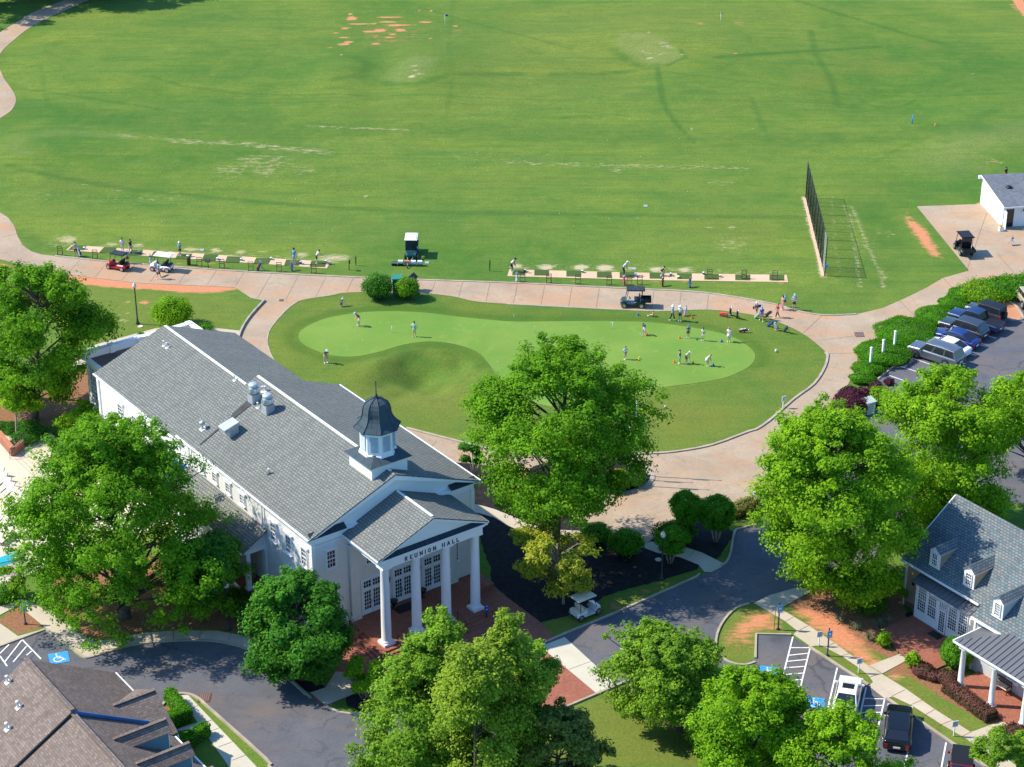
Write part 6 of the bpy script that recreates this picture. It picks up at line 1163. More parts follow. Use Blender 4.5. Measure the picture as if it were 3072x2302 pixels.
c0=(Vector(w1)+Vector(w2))/2+nvec*.95; sv_=Vector(GN('8',1893,1148))-Vector(GN('8',1500,1500)); sv_/=5
grp='cars parked in a row beside the juniper mounds'
car('parked_car','long silver grey family SUV at the near end of the parked row','car',c0,hd,'suv',5.5,2.02,SUV_ST(5.6,1.12),(1.45,.75,-2.35,-2.68,1.12,1.86,.93,.78),(.17,.19,.22),r=.40,wb=(1.68,-1.62),group=grp,extras=rails,rim='chrome',metal=.6)
SED=lambda L:[(L/2,.32,.62,.70),(L/2-.15,.22,.72,.86),(L/2-1.2,.2,.90,.92),(-L/2+1.0,.2,.95,.93),(-L/2+.12,.24,.93,.88),(-L/2,.36,.80,.80)]
def carat(k,dx,**kw): return c0+sv_*k+dvec*dx
car('parked_car','white sedan squeezed between the silver SUV and the dark blue sedan','car',carat(1,-.1),hd,'sedan',4.9,1.86,SED(4.9),(1.15,.35,-1.0,-1.95,.93,1.43,.86,.66),(.78,.78,.77),wb=(1.5,-1.4),group=grp,metal=0)
car('parked_car','dark blue sedan, third of the parked row','car',carat(2,.0),hd,'sedan',5.0,1.88,SED(5.0),(1.2,.4,-1.1,-2.05,.95,1.45,.87,.68),(.012,.03,.17),wb=(1.5,-1.45),group=grp)
car('parked_car','dark grey mid-size SUV between the blue sedan and the blue pickup','car',carat(3,.15),hd,'suv',5.0,1.98,SUV_ST(5.0,1.06),(1.15,.5,-1.95,-2.35,1.06,1.74,.91,.76),(.055,.06,.068),r=.37,wb=(1.45,-1.42),group=grp,extras=None,metal=.5)
def bed(o,P): 
    MB().box((-1.9,0,1.13),(1.75,1.6,.05)).build('bed_cover',MT['black'],o)
car('parked_pickup','navy blue crew cab pickup with a black bed cover','pickup truck',carat(4,-.15),hd,'pickup',5.8,2.0,[(2.9,.4,.9,.8),(2.75,.32,1.05,.93),(1.75,.3,1.12,.99),(-2.7,.32,1.12,.99),(-2.85,.35,1.1,.97),(-2.9,.5,.95,.9)],(1.45,.75,-.72,-.98,1.12,1.85,.92,.76),(.012,.028,.10),r=.42,wb=(1.85,-1.8),group=grp,extras=bed)
def jeepx(roofm):
    def f(o,P):
        MB().lathe([(.2,-.1),(.38,-.1),(.40,0),(.38,.1),(.2,.1)],n=16).build('spare_wheel',MT['black_rubber'],o,(-2.25,0,1.0),(0,R(90),0))
        MB().bb((2.05,-.85,.45),(2.2,.85,.65)).build('bumper',MT['black'],o)
        for s in (-1,1): MB().bb((1.0,s*.78,.88),(1.95,s*1.0,.95)).build('fender',P if roofm!='fabric_tan' else MT['black'],o)
    return f
JST=[(2.0,.45,1.0,.62),(1.85,.42,1.1,.68),(.9,.42,1.16,.76),(.8,.42,1.18,.8),(-2.0,.42,1.18,.8),(-2.1,.45,1.15,.8)]
car('parked_jeep','dark grey boxy off-roader with a black top at the far end of the row','off-roader',carat(5,-.2),hd,'jeep',4.7,1.8,JST,(.72,.45,-2.0,-2.08,1.18,1.84,.78,.72),(.05,.058,.065),r=.42,wb=(1.25,-1.3),roof='black',group=grp,extras=jeepx('black'))
a,b_=GN('8',2125,945),GN('8',2192,1032); h2=math.atan2(a[1]-b_[1],a[0]-b_[0]); c=(Vector(a)+Vector(b_))/2+Vector((.95*abs(math.sin(h2)),.5,0))
car('parked_jeep','tan open-sided off-roader cut by the right edge','off-roader',c,h2,'jeep',4.2,1.7,JST,(.72,.45,-1.6,-1.75,1.18,1.8,.78,.72),(.42,.35,.24),r=.42,wb=(1.2,-1.25),extras=jeepx('fabric_tan'),metal=0)
l1,l2=GN('h',662,838),GN('h',585,1170); h3=math.atan2(l1[1]-l2[1],l1[0]-l2[0]); d3=Vector((math.cos(h3),math.sin(h3),0))
def sun_(o,P): MB().box((-.12,0,1.475),(.62,.85,.03)).build('sunroof',MT['glass_dark'],o)
top=Vector(GN('h',782,945)); car('parked_car','white sedan with a dark sunroof parked by the bottom pavement','car',top-d3*2.75,h3,'sedan',4.8,1.84,SED(4.8),(1.15,.35,-.95,-1.9,.93,1.43,.86,.68),(.80,.80,.79),wb=(1.45,-1.4),extras=sun_,metal=0)
top=Vector(GN('h',1195,1205)); car('parked_car','glossy black SUV half under the tree at the bottom right','car',top-d3*2.75,h3+R(3),'suv',4.9,1.95,SUV_ST(4.9,1.02),(1.1,.45,-1.8,-2.25,1.03,1.68,.9,.74),(.008,.009,.011),r=.37,wb=(1.42,-1.4))
top=Vector(GN('h',1715,1510)); car('parked_jeep','red vehicle with a long black top at the bottom edge','off-roader',top-d3*4.1,h3+R(2),'jeep',4.4,1.8,[(-x,a_,b__,c_) for x,a_,b__,c_ in JST[::-1]],(2.02,1.95,-.3,-.6,1.18,1.86,.8,.74),(.35,.01,.02),r=.40,wb=(1.25,-1.3),roof='black')
# ---- golf carts ----
def cart(name,label,c,head,col,roofc,seat='black',rear='seat',g=None,roofL=1.75,scale=1.0,cargo=None,roofz=1.88,front_dark=False,rim='steel'):
    o=empty(name,(c[0],c[1],.02),head,label,'golf cart' if 'cart' in name else 'utility vehicle',g); o.scale=(scale,)*3; P=paint(col,.1); b=MB()
    rings=[]
    for x,zl,zh,hw in ((1.25,.38,.55,.40),(1.1,.28,.78,.52),(.72,.26,.86,.58),(.62,.26,.55,.58)): rings.append([(x,-hw,zl),(x,-hw,zh-.1),(x,-hw*.8,zh),(x,hw*.8,zh),(x,hw,zh-.1),(x,hw,zl)])
    loft(b,rings); b.bb((-.25,-.58,.26),(.62,.58,.36))
    rings=[]
    for x,zl,zh,hw in ((-.12,.28,.62,.58),(-.3,.28,.70,.6),(-1.0,.32,.72,.6),(-1.2,.42,.62,.55)): rings.append([(x,-hw,zl),(x,-hw,zh-.08),(x,-hw*.85,zh),(x,hw*.85,zh),(x,hw,zh-.08),(x,hw,zl)])
    loft(b,rings); b.build('body',P,o)
    b=MB(); 
    for s in (-1,1): b.bb((.5,s*.5,.82),(.7,s*.56,.9)) 
    MB().bb((-.62,-.5,.70),(-.12,.5,.84)).build('seat',MT[seat],o); MB().box((-.62,0,1.02),(.1,1.0,.36),ry=R(-10)).build('backrest',MT[seat],o)
    if rear=='seat': MB().bb((-1.15,-.5,.72),(-.78,.5,.82)).build('rear_seat',MT[seat],o)
    elif rear=='bed':
        b=MB(); b.bb((-1.75,-.58,.62),(-.75,.58,.68)); b.bb((-1.75,-.6,.68),(-.75,-.56,.92)); b.bb((-1.75,.56,.68),(-.75,.6,.92)); b.bb((-1.78,-.6,.68),(-1.74,.6,.92)); b.build('cargo_bed',MT[cargo or 'black'],o)
    b=MB()
    for s in (-1,1): b.bar((.72,s*.52,.8),(.45,s*.5,roofz),.04); b.bar((-.85,s*.52,.7),(-.9,s*.5,roofz),.04)
    b.build('canopy_frame',MT['black'],o)
    b=MB(); x1=.62; x0=x1-roofL; b.slab([(x1+.05,-.6,roofz+.0),(x1+.05,.6,roofz),(x0,.6,roofz),(x0,-.6,roofz)],.04); b.slab([(x1-.1,-.5,roofz+.06),(x1-.1,.5,roofz+.06),(x0+.1,.5,roofz+.06),(x0+.1,-.5,roofz+.06)],.06); b.build('canopy',roofc if not isinstance(roofc,str) else MT[roofc],o)
    q=MB(); q.lathe([(.17,-.012),(.19,0),(.17,.012)],n=14); q.bar((-.17,0,0),(.17,0,0),.02); q.build('steering_wheel',MT['black'],o,(.32,.25,1.0),(0,R(-55),0)); MB().bar((.3,.25,1.0),(.6,.25,.6),.035).build('steering_column',MT['black'],o)
    for s in (-1,1):
        MB().box((1.13,s*.36,.64),(.08,.16,.1)).build('headlight',MT['lamp_glass'],o); MB().box((-1.2,s*.42,.56),(.05,.1,.1)).build('tail_light',MT['tail_red'],o)
        for x in (.88,-.82): wheel(o,x,s*.53,.29,.2,s,rim)
    MB().bb((-.2,.3,.36),(.6,.55,.38)).build('floor_mat',MT['black'],o)
    return o
wm=lambda k,p,q:(Vector(GN(k,*p))+Vector(GN(k,*q)))/2
def cart_at(k,wf,wr,near=.55):
    a,b2=Vector(GN(k,*wf)),Vector(GN(k,*wr)); h=math.atan2(a.y-b2.y,a.x-b2.x); n=Vector((-math.sin(h),math.cos(h),0)); n=n if n.y>0 else -n
    return (a+b2)/2+n*near,h
c,h=cart_at('5',(905,688),(1012,708)); cart('golf_cart','bright red golf cart with dark canopy on the left cart path',c,h,(.55,.01,.015),'slate_dark',g='golf carts')
c,h=cart_at('5',(1267,705),(1388,718)); cart('golf_cart','white four seat golf cart with white canopy on the left cart path',c,h,(.72,.72,.74),'white_trim',seat='black',g='golf carts',roofL=1.95)
c,h=cart_at('7',(983,1010),(1112,1012)); cart('golf_cart','dark green utility cart with dark canopy driving above the putting green',c,h,(.01,.035,.035),'slate_dark',rear='bed',g='golf carts',scale=1.06)
c,h=cart_at('g',(752,398),(620,452)); cart('golf_cart','white golf cart with cream seats parked on grass under the yellow green tree',c,h,(.70,.70,.70),'fabric_tan',seat='fabric_tan',g='golf carts',rim='steel')
x,y,_=GN('8',1705,545); o=cart('utility_vehicle','black utility vehicle with cargo bed parked on the shed\'s concrete pad',(x,y,0),R(97),(.012,.013,.015),'black',rear='bed',scale=1.18,cargo='black'); MB().box((-.72,0,1.4),(.03,1.0,.75)).build('rear_screen',MT['glass_dark'],o)
x,y,_=GN('6',1312,575); o=cart('utility_vehicle','green ball-picking vehicle with white roof and caged windscreen on the range',(x,y,0),R(-91),(.01,.07,.055),'white_trim',rear='bed',scale=1.15); b=MB(); b.box((.62,0,1.32),(.03,1.0,1.0),ry=R(-12)); b.build('windscreen',MT['glass_dark'],o)
x,y,_=GN('6',1275,655); o=empty('ball_picker',(x,y,0),R(-2),'wide towed ball picker with rollers behind the green vehicle','ball picker')
b=MB(); b.bar((-1.7,.1,.35),(1.7,.1,.35),.06); b.bar((-1.7,-.2,.35),(1.7,-.2,.35),.06); b.bar((-.05,1.9,.4),(0,-.3,.35),.05); b.bar((.75,1.9,.4),(.1,-.3,.35),.05); b.build('frame',MT['galvanized'],o)
for i in range(5):
    xx=-1.4+i*.7; MB().lathe([(.2,-.3),(.22,-.28),(.22,.28),(.2,.3)],n=12).build('roller',MT['black_rubber'] if i<2 else MT['bronze'],o,(xx,0,.22),(0,R(90),0))
    if i>=1: MB().box((xx,-.05,.46),(.5,.36,.28)).build('ball_basket',MT['ball_white'] if i!=2 else MT['terracotta'],o)
b=MB(); b.lathe([(.12,-.05),(.14,0),(.12,.05)],n=12); b.build('caster',MT['black_rubber'],o,(.08,-.75,.14),(0,R(90),0)); b=MB(); b.bar((.08,-.75,.14),(.08,-.3,.4),.06); b.build('caster_arm',MT['steel'],o)
# ================= PEOPLE =================
def skin(name,nodes,edges,rad,mat,parent,sub=1):
    me=bpy.data.meshes.new(name); me.from_pydata([tuple(n) for n in nodes],edges,[]); me.materials.append(mat)
    o=bpy.data.objects.new(name,me); link(o,parent); CH.setdefault(parent.name,[]).append(o)
    md=o.modifiers.new('Skin','SKIN'); md.use_smooth_shade=True
    for i,v in enumerate(me.skin_vertices[0].data): r=rad[i]; v.radius=(r,r) if not hasattr(r,'__len__') else r; v.use_root=(i==0)
    if sub: m2=o.modifiers.new('Subdivision','SUBSURF'); m2.levels=sub; m2.render_levels=sub
    return o
def person(label,px,head,top,bottom,H=1.75,pose='stand',hat=None,hair='hair_dark',skinm='skin_a',shoes=(.75,.75,.75),long=False,dress=False,hold=None,group=None,z=0.0):
    """pose: stand, putt (bent over, arms together), walk, hips, crossed, swing, crouch, sit"""
    x,y,_=G(*px); o=empty('person',(x,y,.03+z),head,label,'person',group); s=H/1.75; V3=lambda *a:Vector(a)*s
    bend={'putt':R(38),'swing':R(30),'crouch':R(35),'sit':R(5)}.get(pose,R(3)); hipz=.92
    if pose=='crouch': hipz=.5
    if pose=='sit': hipz=.16
    up=Vector((math.sin(bend),0,math.cos(bend))); hip=Vector((-.10 if pose=='putt' else 0,0,hipz))
    wst=hip+up*.16; ch=hip+up*.38; nk=hip+up*.54; hdc=nk+Vector((math.sin(bend*1.3),0,math.cos(bend*1.1)))*.14; hdt=hdc+Vector((math.sin(bend),0,math.cos(bend)))*.09
    step=.22 if pose=='walk' else .0; N_=[];E_=[];Rd=[]
    def nd_(p,r,par=None):
        N_.append(Vector(p)*s); Rd.append(tuple(q*s for q in r) if hasattr(r,'__len__') else r*s)
        if par is not None: E_.append((par,len(N_)-1))
        return len(N_)-1
    i0=nd_(hip,.13); i1=nd_(wst,.12,i0); i2=nd_(ch,.13,i1); i3=nd_(nk,.06,i2); i4=nd_(hdc,.085,i3); i5=nd_(hdt,.075,i4); nd_(hdc+Vector((.095,0,-.01)),.018,i4)
    legs=[];arms=[]
    for sd in (-1,1):
        st=.13 if pose in('putt','swing') else .09
        if pose=='crouch': k=Vector((.28,sd*.14,.42)); f=Vector((.05,sd*.12,.07))
        elif pose=='sit': k=Vector((.38,sd*.14,.28)); f=Vector((.75,sd*.13,.07))
        else: k=Vector((.03+sd*step*.5,sd*st,.49)); f=Vector((-.02+sd*step*1.1,sd*(st+.02),.08))
        h=hip+Vector((0,sd*.09,-.05)); a=nd_(h,.095,i0); b=nd_(k,.06,a); c=nd_(f,.042,b); d=nd_(f+Vector((.16,0,-.04)),.035,c); legs.append((h,k,f))
        sh=ch+Vector((0,sd*.19,.06)); 
        if pose=='putt': e=sh+Vector((.10,-sd*.02,-.27)); w=Vector((sh.x+.20,sd*.03,sh.z-.50))
        elif pose=='swing': e=sh+Vector((.22,-.05,-.12)); w=Vector((sh.x+.42,-.05+sd*.03,sh.z-.3))
        elif pose=='hips': e=sh+Vector((-.08,sd*.17,-.22)); w=sh+Vector((.06,sd*.0,-.42))
        elif pose=='crossed': e=sh+Vector((.06,sd*.07,-.27)); w=sh+Vector((.24,-sd*.22,-.22))
        elif pose=='phone': e=sh+Vector((.08,sd*.03,-.26)); w=sh+(Vector((.2,-.04,.12)) if sd>0 else Vector((.2,.1,-.2)))
        elif pose=='walk': e=sh+Vector((-sd*.1,sd*.04,-.27)); w=sh+Vector((-sd*.04+.1,sd*.06,-.5))
        elif pose=='crouch': e=sh+Vector((.15,0,-.22)); w=Vector((.45,sd*.05,.35))
        elif pose=='sit': e=sh+Vector((-.05,sd*.1,-.25)); w=Vector((-.1,sd*.3,.08)) if sd<0 else Vector((.3,.1,.3))
        else: e=sh+Vector((0,sd*.06,-.28)); w=sh+Vector((.06,sd*.05,-.53))
        a=nd_(sh,.06,i2); b=nd_(e,.042,a); c=nd_(w,.03,b); dr=(w-e).normalized(); pm=w+dr*.06; d=nd_(pm,(.035,.02),c)
        sidev=dr.cross(Vector((1,0,0))).normalized() if abs(dr.x)<.95 else Vector((0,1,0))
        for q,(o_,l) in enumerate(((-.027,.055),(-.009,.07),(.009,.066),(.027,.05))): t=nd_(pm+dr*.045+sidev*o_,.009,d); nd_(pm+dr*(.045+l)+sidev*o_*1.1+Vector((.012,0,0)),.008,t)
        t=nd_(w+dr*.03+sidev*.04*(1),.01,c); nd_(w+dr*.07+sidev*.055,.009,t); arms.append((sh,e,w))
    skin('body',N_,E_,Rd,MT[skinm],o)
    # face
    ex=hdc+Vector((.088,0,.012)); b=MB()
    for sd in (-1,1): b.ball(Vector((ex.x,sd*.032,ex.z))*s,.014*s,6)
    b.build('eyes',MT['eye_dark'],o); MB().box((hdc+Vector((.088,0,-.045)))*s,(.014*s,.04*s,.01*s)).build('mouth',MT.get('mouth') or simple('mouth',(.3,.09,.08),.6),o)
    for sd in (-1,1): MB().ball((hdc+Vector((0,sd*.088,0)))*s,(.018*s,.012*s,.03*s),6).build('ear',MT[skinm],o)
    hm=MB(); hm.ball((hdc+Vector((-.022,0,.045)))*s,(.105*s,.1*s,.085*s),12)
    if long: hm.ball((hdc+Vector((-.09,0,-.08)))*s,(.05*s,.075*s,.15*s),8)
    hm.build('hair',MT[hair],o)
    if hat:
        b=MB(); b.lathe([(.112*s,0),(.112*s,.03*s),(.1*s,.08*s),(.06*s,.11*s),(.01*s,.118*s)],tuple((hdc+Vector((-.01,0,.045)))*s),14)
        if hat[1]=='cap': b.box((hdc+Vector((.13,0,.052)))*s,(.13*s,.16*s,.014*s),ry=R(10))
        else: b.lathe([(.1*s,0),(.2*s,-.012*s),(.2*s,.0),(.1*s,.014*s)],tuple((hdc+Vector((0,0,.05)))*s),16)
        b.build('hat',cloth(hat[0]),o)
    # clothes
    nn=[hip+up*.02,wst,ch,nk-up*.05]; ee=[(0,1),(1,2),(2,3)]; rr=[.142,.135,.148,.085]
    for sh,e,w in arms: nn+= [sh,sh+(e-sh)*.62]; k=len(nn); ee+=[(2,k-2),(k-2,k-1)]; rr+=[.076,.06]
    skin('shirt',[n*s for n in nn],ee,[r*s for r in rr],cloth(top),o)
    if dress: MB().lathe([(.26*s,0),(.2*s,.25*s),(.15*s,.42*s)],(hip.x*s,0,(hipz-.30)*s),14).build('skirt',cloth(bottom),o)
    else:
        nn=[wst-up*.05,hip-Vector((0,0,.02))]; ee=[(0,1)]; rr=[.138,.142]
        for h,k,f in legs:
            e=.72 if bottom[3:]==('s',) else 1.0; nn+=[h,h+(k-h)*(.9 if e<1 else 1.0)]; q=len(nn); ee+=[(1,q-2),(q-2,q-1)]; rr+=[.105,.082 if e<1 else .073]
            if e==1.0: nn.append(k+(f-k)*.95); ee.append((q-1,q)); rr.append(.06)
        skin('shorts' if bottom[3:]==('s',) else 'trousers',[n*s for n in nn],ee,[r*s for r in rr],cloth(bottom[:3]),o)
    for h,k,f in legs: b=MB(); b.ball((f+Vector((.06,0,-.035)))*s,(.15*s,.055*s,.05*s),10); b.build('shoe',cloth(shoes),o)
    if hold=='putter':
        w=(arms[0][2]+arms[1][2])/2; b=MB(); end=Vector((w.x+.28,0,.02)) if pose=='putt' else Vector((w.x+.1,arms[0][2].y-.02,.02)); st_=w if pose=='putt' else arms[0][2]; b.bar((st_+(st_-end).normalized()*.1)*s,end*s,.022); b.box(end*s+Vector((.02,0,.02)),(.03,.12,.04))
        tag(b.build('golf_club',MT['steel'],None,(x,y,.03),(0,0,head)),label='golf club held by the '+label.split(' ',0)[0][:60].lower() if 0 else 'golf club in the hands of the '+' '.join(label.split()[1:8]),cat='golf club',group='golf clubs in use')
    if hold=='club_up':
        w=arms[0][2]; b=MB(); b.bar((w)*s,(w+Vector((.35,-.5,.0)))*s,.022); b.bar((w+Vector((.35,-.5,0)))*s,(w+Vector((.42,-.5,-.08)))*s,.03); tag(b.build('golf_club',MT['steel'],None,(x,y,.03),(0,0,head)),label='golf club in the hands of the '+' '.join(label.split()[1:8]),cat='golf club',group='golf clubs in use')
    return o
WH=(.75,.75,.76); NV=(.015,.02,.06); BK=(.02,.02,.022); KH=(.50,.42,.30); BL=(.10,.25,.55); SK=(.33,.5,.68)
sh_=lambda c:tuple(c)+('s',)
n6=lambda x,y:N('6',x,y); n5=lambda x,y:N('5',x,y); n7=lambda x,y:N('7',x,y); n8=lambda x,y:N('8',x,y)
person('person in a rust red shirt bending to putt at the far left of the green',n6(875,1158),R(-160),(.40,.05,.02),sh_((.6,.6,.62)),pose='putt',hat=(SK,'cap'),hold='putter')
person('person in a mint polo standing back to camera with a hand on the hip',n6(1336,1248),R(75),(.22,.62,.58),sh_((.62,.58,.52)),pose='hips')
person('person in a charcoal shirt putting on the lower left fringe of the green',n6(602,1465),R(-60),(.10,.09,.12),sh_(KH),pose='putt',hat=(WH,'cap'),hold='putter')
person('person in a grey top by a white golf bag on the leftmost mat',n5(632,582),R(120),(.35,.38,.42),sh_(BK),pose='walk',shoes=(.2,.2,.2))
person('person in a pale top hugging their arms behind the red cart',n5(1020,545),R(-100),(.62,.62,.72),sh_((.6,.6,.65)),pose='crossed',hat=None)
person('person in a black shirt striding onto the mat behind the red cart',n5(1085,557),R(-30),BK,KH,pose='walk',skinm='skin_b')
person('person in a navy top seated at the back of the red cart',n5(1060,640),R(-60),(.3,.4,.6),sh_(NV),pose='stand',hat=(SK,'cap'),H=1.6)
person('person in a blue tee and white cap raising a hand to the face',n5(1495,575),R(-120),(.12,.28,.5),sh_(NV),pose='phone',hat=(WH,'cap'),H=1.7)
person('person walking on the path carrying a striped bag past the white cart',n5(1318,768),R(-20),(.22,.30,.2),sh_(NV),pose='walk',hat=(WH,'cap'),H=1.68)
person('person in a bright blue shirt on the second last mat of the left strip',n6(340,645),R(75),(.05,.32,.75),sh_((.4,.5,.6)),pose='stand',hat=(BK,'cap'),shoes=(.2,.5,.8),H=1.9)
person('person in a white tee swinging on the last mat of the left strip',n6(525,640),R(10),WH,sh_(BK),pose='swing',hold='club_up',shoes=WH)
person('person in white shirt and black shorts bent over on the right strip',n7(45,710),R(-15),WH,sh_(BK),pose='putt',hat=(NV,'cap'),skinm='skin_b',hold='putter',H=1.85)
person('person in a pale blue polo and navy trousers addressing a ball in mid strip',n7(972,742),R(-10),(.42,.55,.75),NV,pose='putt',hat=(WH,'cap'),hold='putter',H=1.9)
person('person in a charcoal top and khaki trousers crouching over a mat',n7(1275,742),R(-10),(.05,.05,.06),KH,pose='crouch',skinm='skin_a')
person('person in sky blue polo and black trousers standing above the green',n7(1372,1112),R(-25),(.10,.45,.72),BK,pose='walk',hat=(WH,'brim'))
person('person in a white sun hat and navy shorts facing another above the green',n7(1437,1118),R(-110),(.6,.68,.78),sh_(NV),pose='stand',hat=(WH,'brim'),H=1.8)
person('small person in yellow sitting on the grass above the green',n7(1215,1078),R(170),(.75,.5,.03),sh_(KH),pose='sit',H=1.15)
person('child in a blue shirt putting beside a red cone',n7(1140,1230),R(-120),(.03,.10,.42),sh_(WH),pose='putt',H=1.55,hold='putter')
person('child in a slate shirt standing with a putter by an orange cone',n7(1503,1255),R(-95),(.08,.16,.2),sh_(NV),pose='stand',H=1.45,hat=((.05,.2,.4),'cap'),hold='putter')
person('child with long dark hair in a striped top near the green cone',n7(1626,1280),R(-120),(.5,.5,.52),sh_((.6,.62,.66)),pose='stand',H=1.5,long=True)
person('person in a white skirt with arms folded near the purple cone',n7(1842,1290),R(-110),(.78,.75,.78),(.78,.75,.78),pose='crossed',dress=True,hair='hair_fair',long=True,H=1.7)
person('child in a green cap and white shirt with hands on hips',n7(982,1435),R(-60),(.62,.72,.85),sh_(KH),pose='hips',H=1.45,hat=((.01,.25,.12),'cap'))
person('child in a dark teal shirt and mint shorts beside an orange cone',n7(1435,1470),R(160),(.04,.10,.12),sh_((.15,.5,.5)),pose='crossed',H=1.5,hat=((.03,.05,.08),'cap'))
person('child in a pink top and white cap putting by a red cone',n7(1490,1470),R(-30),(.75,.5,.55),sh_((.25,.14,.12)),pose='putt',H=1.55,hat=(WH,'cap'),hold='putter')
person('child in a pale dress bending to putt at the blue cone',n7(1667,1490),R(-20),(.72,.62,.66),(.72,.62,.66),pose='putt',H=1.5,dress=True,hair='hair_fair',long=True,hold='putter')
person('person in navy and white cap shouldering a black golf bag on the path',n7(2072,1075),R(-140),(.05,.04,.10),sh_(BK),pose='walk',hat=(WH,'cap'),H=1.6)
person('person in a royal blue jersey with white number carrying a black bag',n7(2112,1118),R(100),(.02,.16,.62),sh_(KH),pose='walk',hat=((.3,.45,.7),'cap'),H=1.65)
person('person in a red top and black leggings striding along the path',n8(165,1088),R(-165),(.55,.02,.04),BK,pose='walk',hair='hair_fair',long=True,H=1.7)
person('person in a salmon top and leggings standing at the lawn kerb',n8(208,1025),R(-160),(.6,.25,.22),(.6,.25,.24),pose='stand',long=True,H=1.68)
person('child in a turquoise shirt behind the one in salmon',n8(228,998),R(-110),(.05,.5,.6),sh_(NV),pose='stand',H=1.5,hair='hair_fair')
person('person in a light blue shirt with crossed arms on the kerb lawn',n8(303,1022),R(-110),(.22,.38,.62),sh_(NV),pose='crossed',hat=((.35,.5,.7),'cap'),H=1.8)
person('small person in pale blue crouching among bags on the grass',n8(165,1192),R(-150),(.5,.68,.78),sh_((.1,.2,.4)),pose='crouch',hat=(SK,'cap'),H=1.35)
person('person in dark clothes just visible above the shed roof',N('4',2052,1500),R(-60),BK,BK,pose='walk',skinm='skin_b',H=1.8)
# ================= GOLF EQUIPMENT =================
def bag(label,px,col,head,tilt=22,stand=True,lying=False,heads='chrome',col2=None,z=0.0):
    x,y,_=G(*px); o=empty('golf_bag',(x,y,.04+z),head,label,'golf bag','golf bags'); ax=o
    rot=(0,R(80 if lying else tilt),0); pz=(0,0,.14 if lying else 0.0)
    MB().lathe([(.12,0),(.13,.04),(.12,.45),(.13,.72),(.145,.86),(.15,.88)],n=12,sq=(1,.85)).build('tube',cloth(col),o,pz,rot)
    b=MB(); b.box((-.14,0,.28),(.10,.17,.36)); b.box((-.15,0,.62),(.07,.13,.2)); b.build('pocket',cloth(col2 or tuple(min(1,c*1.6+.02) for c in col)),o,pz,rot)
    b=MB()
    for i in range(6):
        a=i*1.05; px_,py_=.07*math.cos(a),.06*math.sin(a); h=1.0+.12*math.sin(i*2.3); b.bar((px_,py_,.8),(px_*1.3,py_*1.3,h),.02); b.ball((px_*1.4,py_*1.4,h+.03),(.05,.035,.04) if i<3 else (.03,.02,.04),6)
    b.build('clubs',MT[heads],o,pz,rot)
    if stand:
        for s in (-1,1): a=Matrix.Rotation(rot[1],3,'Y')@Vector((.1,0,.75))+Vector(pz); MB().bar(a,(a.x+.28,s*.28,0),.022).build('stand_leg',MT['black'],o)
    return o
bag('white golf bag on its stand beside the leftmost person on the range',n5(668,578),(.65,.66,.75),R(150),col2=(.05,.06,.15))
bag('navy golf bag standing behind the left end of the white cart',n5(1245,645),(.03,.07,.22),R(90),col2=(.6,.6,.6),z=.0)
bag('blue and red golf bag lying low by a rack right of the white cart',n5(2138,700),(.03,.09,.3),R(30),col2=(.5,.03,.03))
bag('purple and navy golf bag on the grass behind the bright blue person',n6(320,703),(.16,.08,.2),R(95),col2=(.02,.1,.4))
bag('striped bag slung from the hand of the walker on the path',n5(1300,755),(.2,.2,.22),R(60),stand=False,lying=True,z=.35)
bag('white and black golf bag alone on the lawn above the green',n6(730,997),(.65,.65,.66),R(60),col2=(.03,.03,.03))
bag('green and white golf bag behind the first mat of the right strip',n7(80,795),(.12,.35,.35),R(80),col2=(.7,.7,.75))
bag('bright pinkish red golf bag behind the person in pale blue',n7(975,818),(.62,.02,.12),R(100),tilt=10,col2=(.7,.05,.15))
bag('dark red golf bag behind the crouching person',n7(1292,830),(.30,.01,.04),R(85),col2=(.03,.02,.02))
bag('black and blue golf bag standing on the strip of grass by the kerb',n7(1520,840),(.02,.02,.03),R(90),col2=(.05,.15,.5))
bag('light blue and white bag on its stand beside the white sun hat',n7(1475,1075),(.30,.65,.75),R(60),col2=(.6,.2,.35))
bag('red and black golf bag lying on the grass, leftmost of three in a row',n7(1765,1072),(.45,.02,.04),R(-30),lying=True,tilt=60)
bag('black golf bag with white heads in the middle of the row of three',n7(1855,1068),(.03,.03,.04),R(-100),col2=(.3,.3,.4))
bag('small black bag at the right end of the row of three',n7(1908,1092),(.03,.03,.03),R(-90),col2=(.5,.5,.2))
bag('black golf bag shouldered by the person in navy',n7(2040,1062),(.02,.02,.025),R(20),stand=False,lying=True,z=.55)
bag('black golf bag on the back of the person in the blue jersey',n7(2150,1100),(.02,.02,.025),R(-45),stand=False,tilt=40,z=.3)
bag('green and white bag on its stand beside the blue jersey',n7(2058,1092),(.25,.45,.35),R(-40),tilt=40,col2=(.6,.6,.6))
bag('navy blue golf bag leaning on thin legs at the green\'s right edge',n8(85,1160),(.03,.06,.25),R(-40),tilt=45)
bag('large black golf bag beside the crouching small person',n8(222,1205),(.03,.05,.05),R(-60),tilt=35)
bag('black and white golf bag standing alone on the concrete pad',n8(2120,492),(.03,.03,.04),R(100),col2=(.75,.75,.78))
bag('black and white bag lying on the green\'s edge by a small orange cone',n7(1925,1212),(.05,.04,.05),R(0),lying=True,col2=(.6,.5,.55),stand=False)
def cone(label,px,col,h=.28):
    x,y,_=G(*px); o=empty('traffic_cone',(x,y,.03),.4,label,'cone','training cones on the putting green'); MB().box((0,0,.012),(.24,.24,.024)).build('base',cloth(col),o); MB().lathe([(.10,.02),(.035,h),(.02,h+.005)],n=12).build('tip',cloth(col),o); return o
OR=(.85,.25,.02)
